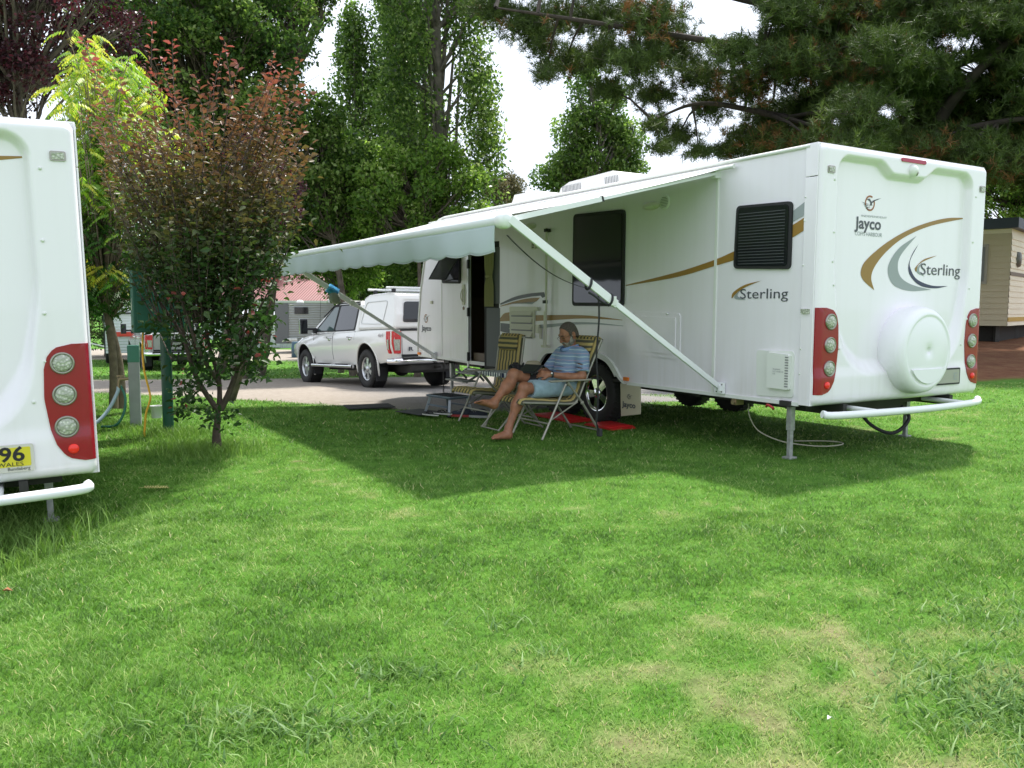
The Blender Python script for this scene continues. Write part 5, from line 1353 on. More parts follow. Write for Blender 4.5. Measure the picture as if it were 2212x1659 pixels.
def hat():
    m = MB(); c = (0, 0, 0)
    m.lathe([(.150, .004), (.148, .010), (.105, .018), (.094, .030), (.088, .075), (.070, .098), (.030, .104), (0, .102)], c, (0, 0, 1), 40)
    o = m.build('sun_hat', mat('hat_cloth', (.52, .45, .33), .9, bump=.3, bscale=120)); o.location = P2(-.10, -.02, .642); o.rotation_euler = (.06, -.04, .4)
    tag(o, 'pale tan cloth sun hat lying on the striped table', 'hat')
hat()
def step_stool():
    root = thing('step_stool', 'blue-grey metal step stool standing on gravel below the caravan door', 'step stool', VW(-1.15, 4.62, 0), VAN_ROT + .15)
    c = mat('stool_paint', (.13, .17, .22), .5, var=.2)
    m = MB(); m.box((0, 0, .235), (.34, .52, .028)); m.build('tread', c, root, bevel=.012, seg=3)
    m = MB()
    for k in range(10): m.box((0, -.22 + k * .049, .2505), (.29, .018, .004))
    m.build('grip_strip', BLACK, root)
    for sx in (1, -1):
        for sy in (1, -1):
            m = MB(); m.bar((sx * .13, sy * .21, .225), (sx * .18, sy * .26, .012), .03, .03); l = m.build('leg', mat('stool_leg', (.30, .33, .36), .4, metal=.5), root)
            m = MB(); m.box((sx * .18, sy * .26, .010), (.045, .045, .02)); m.build('foot', BLACK, l)
        m = MB(); m.bar((sx * .155, -.235, .12), (sx * .155, .235, .12), .02, .02); m.build('stretcher', c, root)
step_stool()
def mats():
    m = MB(); m.box((0, 0, .010), (.44, .86, .012))
    for k in range(24): m.bar((-.20, -.41 + k * .0355, .019), (.20, -.41 + k * .0355 + .0, .019), .012, .006)
    o = m.build('door_mat', mat('mat_rubber', (.045, .045, .045), .9), bevel=.004); o.location = T(-1.90, 11.2, .030); o.rotation_euler = (0, -.01, radians(112)); o.scale = (.9, .72, 1)
    tag(o, 'ribbed dark rubber mat lying at the gravel edge nearest the pickup', 'mat')
    m = MB(); m.box((0, 0, .008), (.40, .52, .010)); o = m.build('door_mat', mat('mat_flat', (.055, .058, .06), .9), bevel=.004); o.location = VW(-1.45, 4.82, .022); o.rotation_euler = (0, 0, VAN_ROT + .2)
    tag(o, 'plain grey mat partly under the flip flops', 'mat')
    for i, (t, s, a) in enumerate(((-1.50, 4.42, 1.9), (-1.38, 4.33, 2.1))):
        root = thing('flip_flop', 'white and black flip flop %s' % ('lying nearer the lawn on its pair' if i == 0 else 'lying nearer the step stool'), 'flip flop', VW(t, s, .036 + .016 * i), VAN_ROT + a, 'pair of flip flops by the mat')
        out = [(.13 * cos(b) * 1.05, (.042 + .010 * cos(b)) * sin(b)) for b in np.linspace(0, 2 * pi, 22)[:-1]]
        m = MB(); m.prism(out, lambda x, y, w: (x, y, w), 0, .014, 0); m.prism([(x * .97, y * .96) for x, y in out], lambda x, y, w: (x, y, w), .014, .020, 1); m.build('sole', [mat('sole_white', (.6, .6, .56), .7), mat('sole_dark', (.05, .05, .055), .7)], root)
        m = MB(); m.tube(catmull([(-.02, .042, .018), (.03, .028, .045), (.075, 0, .022), (.03, -.028, .045), (-.02, -.042, .018)], 5), .006, 6); m.build('strap', BLACK, root)
    for i, (t, s, a) in enumerate(((-1.18, 4.22, 2.3), (-1.04, 4.06, 2.2))):
        root = thing('running_shoe', 'dark running shoe with %s' % ('red trim, left one of the pair under the empty chair' if i == 0 else 'white laces, right one of the pair under the empty chair'), 'shoe', VW(t, s, .02), VAN_ROT + a, 'shoes under the empty chair')
        m = MB(); out = [(.14 * cos(b), (.045 + .008 * cos(b)) * sin(b)) for b in np.linspace(0, 2 * pi, 22)[:-1]]
        m.prism(out, lambda x, y, w: (x, y, w), 0.0, .028, 0); m.build('sole', mat('shoe_sole', (.5, .5, .5) if i else (.35, .03, .03), .7) if False else mat('shoe_sole_%d' % i, (.42, .42, .42) if i else (.40, .05, .05), .7), root, bevel=.006)
        m = MB(); m.ell((-.05, 0, .055), (.085, .042, .055)); m.ell((.05, 0, .040), (.085, .044, .035)); m.build('upper', mat('shoe_navy', (.03, .035, .055), .8), root)
        m = MB(); [m.tube([(.0 + k * .022, -.028, .078 - k * .006), (.0 + k * .022, .028, .078 - k * .006)], .004, 5) for k in range(4)]; m.build('laces', mat('lace_grey', (.5, .5, .52), .8), root)
mats()
def levellers():
    for i, (s0, s1, t, l) in enumerate(((2.40, 2.92, .02, 'red plastic levelling ramp under the rear wheel beside the dangling strap'), (3.12, 3.95, -.02, 'red plastic levelling ramp seen behind the chair legs'))):
        m = MB(); pr = [(s0, .012), (s0 + .05, .03), (s1 - .3, .042), (s1 - .05, .042), (s1, .012)]
        m.prism(pr, lambda s, z, w: (w, s - s0, z), -.13, .22, 0)
        for k in range(7): m.box((.045, .06 + k * (s1 - s0 - .1) / 7, .036), (.34, .012, .012))
        o = m.build('levelling_ramp', mat('ramp_red', (.50, .012, .012), .45), bevel=.005); o.location = VW(t - .18, s0, 0); o.rotation_euler = (0, 0, VAN_ROT)
        tag(o, l, 'ramp', 'red levelling ramps')
levellers()
def straps():
    bl = mat('webbing', (.020, .020, .024), .75)
    def ribbon(pts, w, side): 
        m = MB(); P = [Vector(p) for p in pts]; sd = Vector(side).normalized() * w / 2
        vs = []; 
        for p in P: vs += [p - sd, p + sd]
        m.add(vs, [(2 * i, 2 * i + 1, 2 * i + 3, 2 * i + 2) for i in range(len(P) - 1)], 0, True); return m
    root = thing('tie_down_strap', 'black tie-down strap looped round the near awning arm and hanging almost to the grass', 'strap', VW(-1.5, 1.07, 0), VAN_ROT)
    zt = 1.45
    m = ribbon([(.0 + .012 * sin(k * .9), .0, zt - k * .1) for k in range(12)] + [(.03, 0, .24)], .036, (0.3, 1, 0)); o = m.build('webbing', bl, root); md = o.modifiers.new('t', 'SOLIDIFY'); md.thickness = .004
    m = MB(); m.box((.03, 0, .25), (.035, .05, .07)); m.build('buckle', BLACK, root, bevel=.008)
    for dt in (-.13, .10):
        m = MB(); c = Vector((dt, -.03, .585 + (1.5 - dt) * .594)); m.tube([c + Vector((.3 * .045 * sin(a), .038 * cos(a), .048 * sin(a))) for a in np.linspace(0, 2 * pi, 13)], .011, 6, caps=False); m.build('loop', bl, root)
    m = MB(); m.tube(catmull([(-.13, -.03, zt + .03), (-.08, -.05, zt - .0), (0, -.05, zt - .05), (.10, -.03, zt - .08)], 5), .010, 5); m.build('loose_cord', bl, root)
    m = ribbon([VM @ Vector((-2.44 + .86 * u, 1.05, 1.93 - .42 * u - .085 * sin(pi * u) ** .9)) for u in np.linspace(0, 1, 22)], .042, (VM.to_3x3() @ Vector((.3, 1, .1))))
    o = m.build('awning_strap', bl); md = o.modifiers.new('t', 'SOLIDIFY'); md.thickness = .004
    tag(o, 'slack black strap sagging below the near awning arm from the roller end', 'strap')
straps()
def duster():
    f = Vector((-.03, 7.32, .585)); t_ = Vector((-2.44, 7.37, 2.055)); k = .685
    c = f.lerp(t_, k); ax = (t_ - f).normalized()
    root = thing('arm_duster', 'fluffy bright blue cloth and grey pad wrapped round the far awning arm', 'duster', VM @ c, VAN_ROT)
    m = MB(); m.lathe([(.03, -.085), (.058, -.08), (.066, 0), (.058, .08), (.03, .085)], (0, 0, 0), ax, 24); 
    o = m.build('blue_cloth', mat('blue_terry', (.10, .44, .72), .95, bump=1.0, bscale=90), root)
    rs = np.random.RandomState(2); n = 1600; a = rs.rand(n) * 2 * pi; h = (rs.rand(n) - .5) * .16; x_ = ax.orthogonal().normalized(); y_ = ax.cross(x_)
    X = np.outer(np.cos(a), x_) + np.outer(np.sin(a), y_); B = X * .062 + np.outer(h, ax); Tn = np.outer(-np.sin(a), x_) + np.outer(np.cos(a), y_)
    V = np.stack([B - Tn * .004, B + Tn * .004, B + X * .014 + np.array(ax) * (rs.rand(n, 1) - .5) * .015], 1).reshape(-1, 3)
    np_mesh('pile', V, np.arange(3 * n).reshape(-1, 3), mat('blue_terry'), root)
    m = MB(); m.ell((.02, -.02, -.10), (.08, .06, .10)); m.box((.05, -.02, -.13), (.10, .09, .10)); m.build('grey_pad', mat('pad_grey', (.26, .28, .25), .9), root, bevel=.02, seg=3)
duster()
def waste_hose():
    hm = mat('hose_cream', (.42, .42, .30), .5)
    P = [(.25, .95, .42), (.22, .90, .30), (.30, .85, .16), (.45, .70, .07), (.62, .52, .04), (.78, .42, .035), (.98, .42, .035), (1.08, .52, .035), (1.0, .66, .035), (.75, .80, .035)]
    m = MB(); m.tube(catmull([VW(*p) for p in P], 8), .0065, 8); o = m.build('waste_hose', hm)
    tag(o, 'cream drain hose curling on the grass beneath the rear of the big caravan', 'hose')
    m = MB(); m.tube(catmull([VW(1.25, .5, .42), VW(1.3, .35, .22), VW(1.45, .2, .14), VW(1.62, .15, .28), VW(1.65, .3, .42)], 6), .018, 8); o = m.build('power_lead', BLACK)
    tag(o, 'black cable looping below the chassis behind the bumper bar', 'cable')
waste_hose()

# ---------------------------------------------------------------- services between the caravans
def services():
    g1 = mat('power_box_green', (.015, .115, .075), .45, var=.15); 
    root = thing('power_pole', 'dark green power box on a round green post behind the small tree', 'power box', T(-3.62, 8.85), radians(28))
    m = MB(); m.tube([(0, 0, -.05), (0, 0, 1.10)], .055, 20); m.build('post', mat('post_green', (.012, .085, .055), .4, var=.2), root)
    m = MB(); m.box((-.02, .05, 1.40), (.58, .30, .64)); m.box((-.02, .05, 1.735), (.64, .36, .03)); m.build('box', g1, root, bevel=.012)
    m = MB(); m.box((-.02, -.106, 1.40), (.50, .012, .56)); m.box((-.22, -.115, 1.40), (.02, .02, .08), 1); m.build('box_door', [g1, BLACK], root)
    m = MB(); m.prism([(-.02, -.05), (.03, -.05), (.01, .0), (.035, 0), (-.01, .07), (-.0, .01), (-.03, .01)], lambda x, y, w: (-.313 - w, .0 + x, 1.36 + y), 0, .003); m.build('sticker', mat('sticker_pale', (.6, .7, .55), .5), root)
    root = thing('tap_post', 'pale grey square tap post with green top band', 'tap post', T(-4.23, 9.45), radians(20))
    m = MB(); m.box((0, 0, .34), (.115, .115, .78)); m.build('post', mat('post_grey', (.30, .33, .33), .6, var=.15), root, bevel=.006)
    m = MB(); m.box((0, 0, .82), (.120, .120, .19)); m.build('top_band', mat('band_green', (.05, .20, .14), .5), root, bevel=.008)
    m = MB(); m.tube([(-.05, 0, .54), (-.15, -.02, .54), (-.16, -.02, .48), (-.16, -.02, .44)], .018, 10); m.bar((-.18, -.02, .575), (-.10, -.02, .575), .02, .012); m.bar((-.14, -.02, .54), (-.14, -.02, .58), .012, .012)
    m.build('tap', mat('brass'), root)
    m = MB(); m.tube(catmull([T(-4.375, 9.38, .46), T(-4.39, 9.36, .38), T(-4.46, 9.28, .20), T(-4.56, 9.18, .07), T(-4.72, 9.1, .03)], 8), .020, 10); o = m.build('water_hose', mat('hose_blue', (.42, .55, .66), .4))
    tag(o, 'pale blue drinking water hose curving down from the tap', 'hose')
    m = MB(); m.tube(catmull([T(-4.36, 9.40, .46), T(-4.28, 9.32, .34), T(-4.27, 9.25, .18), T(-4.34, 9.2, .05), T(-4.5, 9.2, .03)], 8), .014, 8); o = m.build('garden_hose', mat('hose_green', (.02, .15, .10), .45))
    tag(o, 'dark green garden hose hanging from the tap to the grass', 'hose')
    m = MB(); P = [T(-3.83, 8.80, 1.10), T(-3.82, 8.75, .9), T(-3.80, 8.72, .7), T(-3.75, 8.7, .50), T(-3.72, 8.66, .40), T(-3.75, 8.62, .26), T(-3.76, 8.6, .12), T(-3.75, 8.55, .02)]
    m.tube(catmull(P, 6), .011, 8); o = m.build('extension_cord', mat('cord_yellow', (.75, .42, .03), .5)); tag(o, 'yellow-orange extension cord hanging from the green power box', 'cord')
    m = MB(); m.lathe([(.055, 0), (.068, .14), (.072, .142), (.066, .135), (.052, .01), (0, .01)], (0, 0, 0), (0, 0, 1), 24); o = m.build('plastic_cup', mat('cup_white', (.6, .62, .62), .5)); o.location = T(-4.12, 9.75, .06)
    tag(o, 'small pale plastic pot on the grass just right of the tap post', 'pot')
services()
# ---------------------------------------------------------------- background buildings and vehicles
def at(u, v, d):
    """world point at distance d (metres along the view) for a place measured on the photograph"""
    return np.array(((u - 1106) / 1829.2 * d, d, 1.349 + (664 - v) / 1829.2 * d))
def corrug(m, a, b, z0, z1, mi=0, pitch=.09, amp=.012, horizontal=False, zb0=None):
    a = np.array(a, float); b = np.array(b, float); L = np.linalg.norm(b - a); d = (b - a) / L; nrm = np.array((d[1], -d[0]))
    if horizontal:
        n = max(2, int((z1 - z0) / pitch) * 4)
        m.grid(1, n, lambda u, v: tuple((a + d * L * u + nrm * amp * sin(2 * pi * v * n / 4))) + (z0 + (z1 - z0) * v,), mi)
    else:
        n = int(L / pitch) * 4
        m.grid(n, 1, lambda u, v: tuple((a + d * L * u + nrm * amp * sin(2 * pi * u * n / 4))) + (z0 + (z1 - z0) * v,), mi)
def hall():
    c = at(650, 664, 60); z = float(terr(c[0], c[1]))
    root = thing('hall', 'long white building with pink-red corrugated roof far behind the pickup', 'building', (c[0], c[1], z), radians(-8))
    m = MB(); m.box((0, 5, 1.35), (15, 10, 2.7)); m.build('wall', mat('hall_wall', (.62, .64, .66), .8, var=.1, vscale=.6), root)
    rm = mat('red_roof', (.19, .06, .058), .55, var=.15, vscale=.8)
    m = MB(); n = 300; m.grid(n, 1, lambda u, v: (-7.8 + 15.6 * u, -.5 + 5.5 * v, 2.75 + 2.15 * v + .025 * sin(u * n * pi / 2)), 0); m.grid(2, 1, lambda u, v: (-7.8 + 15.6 * u, 10.5 - 5.5 * v, 2.75 + 2.15 * v), 0)
    m.build('roof', rm, root)
    m = MB(); m.box((0, -.55, 2.70), (15.7, .10, .14)); m.build('gutter', mat('gutter', (.5, .5, .5), .5), root)
    for x in (-4.6, -1.2): m = MB(); m.box((x, -.02, 1.6), (.9, .06, .8)); m.build('window', GLASS, root)
hall()
def shed():
    c = at(572, 664, 46); z = float(terr(c[0], c[1]))
    root = thing('garden_shed', 'small pale ribbed metal garden shed left of the pickup', 'shed', (c[0], c[1], z), radians(12))
    wm = mat('shed_white', (.50, .53, .56), .5, var=.08, vscale=2)
    m = MB(); corrug(m, (-1.45, -1.0), (1.45, -1.0), 0, 1.75, 0, .12, .012); corrug(m, (1.45, -1.0), (1.45, 1.0), 0, 1.75, 0, .12, .012); corrug(m, (-1.45, 1), (-1.45, -1), 0, 1.75, 0, .12, .012); m.build('wall', wm, root)
    m = MB(); m.grid(90, 1, lambda u, v: (-1.55 + 3.1 * u, -1.1 + 2.2 * v, 1.76 + .28 * v + .012 * sin(u * 140)), 0); m.build('roof', wm, root); m = MB(); m.box((0, -1.1, 1.74), (3.1, .05, .10)); m.build('fascia', wm, root)
    m = MB(); m.box((.35, -1.03, .85), (1.0, .03, 1.6)); m.box((.75, -1.06, .95), (.12, .03, .03)); m.build('door', mat('shed_door', (.54, .57, .60), .5), root)
shed()
def grey_caravan():
    c = at(660, 664, 41); z = float(terr(c[0], c[1]))
    root = thing('caravan', 'older grey ribbed aluminium caravan between the shed and the pickup', 'caravan', (c[0], c[1], z), radians(10))
    am = mat('ribbed_alu', (.36, .38, .38), .4, metal=.3, var=.1, vscale=1.5)
    m = MB(); corrug(m, (-.7, -1.1), (4.6, -1.1), .45, 2.35, 0, .11, .012, True); m.box((1.95, 0, 1.4), (5.28, 2.16, 1.88)); m.build('body', am, root)
    m = MB(); m.box((-1.0, -.9, 1.4), (.62, .5, 1.9)); m.build('annexe', mat('annexe_grey', (.17, .18, .19), .8), root)
    for wb in (((-.1, -1.13, 2.0), (.62, .05, .30)), ((2.2, -1.13, 1.65), (1.0, .05, .6))): m = MB(); m.box(*wb); m.build('window', GLASS, root)
    m = MB(); m.box((1.6, -.3, 2.45), (1.0, .8, .18)); m.ell((-.2, -.4, 2.38), (.18, .18, .12)); m.build('roof_vent', TRIM, root, bevel=.03)
    m = MB(); m.tube([(-.8, -1.2, .62), (-.3, -1.2, .62)], .09, 10); m.build('gas_bottle', TRIM, root)
    wheel('wheel', root, (2.2, -.95, .32), (0, -1, 0), R=.32)
grey_caravan()
for i, (u, v, d, c_, l) in enumerate(((503, 712, 38, (.05, .28, .48), 'blue plastic drum seen between the small tree and the garden shed'), (642, 745, 36, (.05, .11, .16), 'dull blue drum on the grass left of the pickup mirror'))):
    p = at(u, v, d); z = float(terr(p[0], p[1])); m = MB()
    m.lathe([(0, 0), (.30, .0), (.32, .05), (.30, .28), (.32, .30), (.32, .55), (.30, .58), (.30, .84), (.27, .88), (0, .88)], (0, 0, 0), (0, 0, 1), 20)
    o = m.build('plastic_drum', mat('drum_%d' % i, c_, .5)); o.location = (p[0], p[1], z); o.scale = (.8, .8, .75); tag(o, l, 'drum')
def horse_float():
    c = at(292, 664, 31); z = float(terr(c[0], c[1]))
    root = thing('caravan', 'white ribbed old caravan with red lamp strip, far left between the two tree trunks', 'caravan', (c[0], c[1], z), radians(24))
    wm = mat('ribbed_white', (.60, .63, .66), .45)
    m = MB(); corrug(m, (-.95, -1.1), (1.2, -1.1), .45, 2.3, 0, .10, .010, True); m.box((.12, 1.4, 1.38), (2.12, 4.96, 1.84)); m.build('body', wm, root)
    m = MB(); m.box((.1, -1.14, 1.12), (1.9, .03, .16)); m.build('lamp_strip', mat('strip_red', (.60, .06, .04), .4), root)
    m = MB(); m.box((-.1, -1.14, 1.85), (1.0, .03, .05)); m.build('trim_strip', DARK, root)
    m = MB(); m.box((-.99, .6, 1.2), (.05, 2.5, 1.5)); m.build('awning_wall', mat('awning_dark', (.04, .045, .04), .8), root)
    for y in (-1.05, 1.5): m = MB(); m.tube([(-2.2, y, 0), (-2.2, y, 2.0), (-.95, y, 2.2)], .02, 6); m.build('awning_pole', TRIM, root)
    m = MB(); m.tube([(-1.0, -1.2, .70), (-3.4, -1.6, 1.35)], .03, 6); m.build('stay_pole', TRIM, root)
    for y in (.8, 1.6): wheel('wheel', root, (-.9, y, .34), (-1, 0, 0), R=.34)
horse_float()
_p = at(372, 664, 27)
ute('utility_truck', 'silver pickup truck far left seen between the green post and small tree', (_p[0], _p[1], float(terr(_p[0], _p[1]))), (0, radians(1), radians(120)), mat('silver_paint', (.42, .43, .42), .25, metal=.4, coat=.5), canopy=False, detail=False, bars=False)
def cabin():
    dl = np.array((-.76, .65)); dr = np.array((.65, .76)); z0, z1 = .88, 3.56
    root = thing('cabin', 'cream weatherboard holiday cabin with dark roof edge behind the right of the caravan', 'cabin', (13.75, 23.6, 0))
    cm = mat('cream_board', (.76, .70, .55), .6, var=.06, vscale=1); bm_ = mat('tan_board', (.52, .455, .32), .65, var=.06, vscale=1)
    def boards(m, d, L, mi):
        n = int((z1 - z0) / .16)
        for k in range(n):
            za = z0 + k * .16; nr = np.array((d[1], -d[0])); nr = nr if nr @ np.array((-13.7, -23.6)) > 0 else -nr
            a0 = nr * .022; a1 = nr * .004
            m.add([(*a0, za), (*(d * L + a0), za), (*(d * L + a1), za + .16), (*a1, za + .16)], [(0, 1, 2, 3)], mi); m.add([(*a1, za), (*(d * L + a1), za), (*(d * L + a0), za), (*a0, za)], [(0, 1, 2, 3)], mi)
    m = MB(); boards(m, dl, 3.2, 1); boards(m, dr, 9.0, 0)
    q = [np.zeros(2), dl * 3.2, dl * 3.2 + dr * 9, dr * 9]
    m.add([(*p, z0) for p in q] + [(*p, z1) for p in q], [(0, 1, 5, 4), (1, 2, 6, 5), (2, 3, 7, 6), (3, 0, 4, 7), (0, 1, 2, 3)], 0)
    m.build('wall', [cm, bm_], root)
    m = MB(); q2 = [np.array((0, -.30)), dl * 3.5 + (0, -.1), dl * 3.4 + dr * 9.3, dr * 9.3 + (.2, -.1)]
    m.add([(*p, z1) for p in q2] + [(*p, z1 + .28) for p in q2], [(0, 1, 5, 4), (1, 2, 6, 5), (2, 3, 7, 6), (3, 0, 4, 7), (0, 1, 2, 3), (4, 5, 6, 7)], 0)
    m.build('roof', mat('roof_navy', (.03, .045, .07), .5), root)
    nl = -np.array((dl[1], -dl[0])); nl = nl if nl @ np.array((-1, -1)) > 0 else -nl
    def on(d, nr, s, z, w): return (*(d * s + nr * w), z)
    nr_ = np.array((dr[1], -dr[0]))
    m = MB(); m.prism([(.55, 2.05), (1.9, 2.05), (1.9, 3.15), (.55, 3.15)], lambda s, z, w: on(dl, nl, s, z, w), 0, .06, 0); f = m.build('window', mat('win_frame', (.33, .31, .27), .5), root)
    m = MB(); m.prism([(.62, 2.12), (1.83, 2.12), (1.83, 3.08), (.62, 3.08)], lambda s, z, w: on(dl, nl, s, z, w), .04, .07, 0); m.build('pane', mat('flyscreen', (.16, .17, .17), .4), f)
    m = MB(); m.prism([(.02, 1.0), (8.9, 1.0), (8.9, 1.12), (.02, 1.12)], lambda s, z, w: on(dr, nr_, s, z, w), 0, .03, 0); m.build('gold_stripe', mat('ochre', (.45, .29, .05), .5), root)
    m = MB(); m.prism([(.02, 2.28), (8.9, 2.28), (8.9, 2.38), (.02, 2.38)], lambda s, z, w: on(dr, nr_, s, z, w), 0, .03, 0); m.build('brown_stripe', mat('brown', (.17, .13, .10), .5), root)
    m = MB(); m.lathe([(.22, 0), (.20, .06), (0, .08)], on(dr, nr_, .95, 2.75, .02), (*nr_, 0), 20); m.build('wall_disc', mat('disc', (.12, .12, .11), .5), root)
    m = MB(); p = dr * 4.5 + dl * 1.6; m.box((*p, .55), (8.2, 2.6, .72), 0, Matrix.Rotation(atan2(.76, .65), 3, 'Z')); m.build('underfloor_shade', mat('shade_dark', (.02, .018, .015), .9), root)  # near-black box added to stand for the shade beneath the cabin floor
    for s in (.3, 3, 6, 8.6):
        m = MB(); p = dr * s + dl * .3; m.box((*p, .45), (.12, .12, 1.1)); m.build('stump', DARK, root)
        m = MB(); p = dr * s + dl * 2.8; m.box((*p, .45), (.12, .12, 1.1)); m.build('stump', DARK, root)
cabin()
# ---------------------------------------------------------------- trees
BARK = mat('bark', (.13, .105, .08), .9, var=.5, vscale=9, bump=.8, bscale=25)
BARKG = mat('grey_bark', (.20, .175, .145), .9, var=.5, vscale=6, bump=.9, bscale=18)
BARKD = mat('dark_bark', (.055, .042, .034), .9, var=.4, vscale=5, bump=.8, bscale=16)
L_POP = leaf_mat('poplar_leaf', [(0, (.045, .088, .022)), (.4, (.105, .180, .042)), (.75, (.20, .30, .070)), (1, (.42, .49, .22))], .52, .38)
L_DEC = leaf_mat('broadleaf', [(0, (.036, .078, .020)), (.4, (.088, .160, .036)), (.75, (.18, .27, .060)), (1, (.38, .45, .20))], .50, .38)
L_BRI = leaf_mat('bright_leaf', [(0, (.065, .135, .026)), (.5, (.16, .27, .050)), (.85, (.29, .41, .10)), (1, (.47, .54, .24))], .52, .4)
L_PUR = leaf_mat('purple_leaf', [(0, (.020, .009, .012)), (.5, (.060, .018, .026)), (.85, (.14, .026, .038)), (1, (.22, .16, .17))], .25, .3)
L_PRU = leaf_mat('prunus_leaf', [(0, (.016, .045, .014)), (.30, (.036, .075, .018)), (.52, (.095, .078, .026)), (.78, (.17, .075, .045)), (1, (.29, .075, .065))], .33, .45)
L_YEL = leaf_mat('pinnate_leaf', [(0, (.025, .075, .018)), (.35, (.060, .15, .025)), (.65, (.21, .34, .045)), (1, (.58, .52, .08))], .45, .45)
L_EUC = leaf_mat('gum_leaf', [(0, (.07, .075, .035)), (.5, (.13, .12, .055)), (1, (.22, .17, .09))], .3, .5)
L_DRK = leaf_mat('dark_leaf', [(0, (.014, .034, .010)), (.5, (.034, .070, .016)), (1, (.09, .14, .035))], .4, .5)
L_PIN = leaf_mat('pine_needle', [(0, (.030, .052, .012)), (.5, (.066, .105, .020)), (.84, (.12, .165, .032)), (.92, (.12, .06, .024)), (1, (.22, .10, .035))], .15, .6)

def leaf_geo(P, size, tone, rs, up_bias=.55, aspect=.62, droop=.2):
    n = len(P); sz = size * (.65 + .7 * rs.rand(n))[:, None]
    d = rs.randn(n, 3); d[:, 2] -= droop * 1.5; d /= np.linalg.norm(d, axis=1)[:, None]
    nr = rs.randn(n, 3); nr[:, 2] += up_bias * 2; s = np.cross(d, nr); s /= np.linalg.norm(s, axis=1)[:, None] + 1e-9
    nn = np.cross(s, d)
    a = P; b = P + d * sz * .5 + s * sz * aspect * .5 + nn * sz * .10; c = P + d * sz - nn * sz * .08; e = P + d * sz * .5 - s * sz * aspect * .5 + nn * sz * .10
    V = np.stack([a, b, c, e], 1).reshape(-1, 3); F = np.arange(n)[:, None] * 4 + [0, 1, 2, 3]
    return V, F, np.repeat(np.clip(tone, 0, 1), 4)
def clump_pts(c, r, n, rs, shell=.45):
    v = rs.randn(n, 3); v /= np.linalg.norm(v, axis=1)[:, None]; k = rs.rand(n) ** (1 / 3) * (1 - shell) + shell * rs.rand(n) ** .3
    return np.array(c) + v * k[:, None] * np.array(r)
def tree(name, label, base, trunk, clumps, leafm, size, bark, rs, tr=.12, group=None, tone_fn=None, per=None, up=.55, twig=.012, limb_frac=1.0, cat='tree'):
    """trunk: list of points; clumps: list of (centre, radii, n)"""
    root = thing(name, label, cat, tuple(base)); base = np.array(base)
    if group: root['group'] = group
    loc = lambda p: tuple(np.array(p) - base)
    m = MB(); tp = catmull([loc(p) for p in trunk], 5); k = len(tp); m.tube(tp, [tr * (1 - .75 * i / (k - 1)) for i in range(k)], 10, 0)
    TP = [Vector(p) for p in tp]
    for c, r, n in clumps:
        if rs.rand() > limb_frac: continue
        c0 = Vector(loc(c)); cand = [p for p in TP if p.z < c0.z - .25 * abs(c0.z - TP[0].z) * .5] or TP[:1]
        p = min(cand, key=lambda q: (q - c0).length + .3 * abs(q.z - (c0.z - .5))); mid = p.lerp(c0, .5) + Vector((0, 0, -.08 * (c0 - p).length)) + Vector(rs.randn(3) * .04 * (c0 - p).length)
        L_ = (c0 - p).length; m.tube([p, mid, c0], [min(tr * .4, .012 + .02 * L_), .008 + .01 * L_, .004], 5, 0, caps=False)
        for _ in range(3):
            e = Vector(loc(np.array(c) + rs.randn(3) * np.array(r) * .6)); m.tube([mid.lerp(c0, .4), e], [.006 + .004 * L_, .003], 4, 0, caps=False)
    m.build('trunk', bark, root, fix=False)
    P = []; Tn = []
    for c, r, n in clumps:
        p = clump_pts(c, r, n, rs); ct = .18 * rs.randn(); P.append(p)
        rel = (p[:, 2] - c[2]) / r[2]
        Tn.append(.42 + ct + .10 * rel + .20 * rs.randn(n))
    P = np.concatenate(P); Tn = np.concatenate(Tn)
    if tone_fn is not None: Tn = tone_fn(P, Tn)
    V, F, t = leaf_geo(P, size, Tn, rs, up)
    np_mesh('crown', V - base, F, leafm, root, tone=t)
    return root
def ell_clumps(c, R, n, r, per, rs, squash=.75, hollow=.35, gaps=()):
    out = []; k = 0
    while len(out) < n and k < n * 20:
        k += 1; v = rs.randn(3); v /= np.linalg.norm(v); q = np.array(c) + v * (hollow + (1 - hollow) * rs.rand() ** .5) * np.array(R)
        if any(abs(q[0] - g[0]) < g[2] and abs(q[2] - g[1]) < g[3] for g in gaps): continue
        rr = r * (.6 + .8 * rs.rand()); out.append((q, (rr, rr, rr * squash), int(per * (rr / r) ** 2)))
    return out
def base_at(u, d): 
    x = (u - 1106) / 1829.2 * d; return np.array((x, d, float(terr(x, d))))
rs = np.random.RandomState(12)
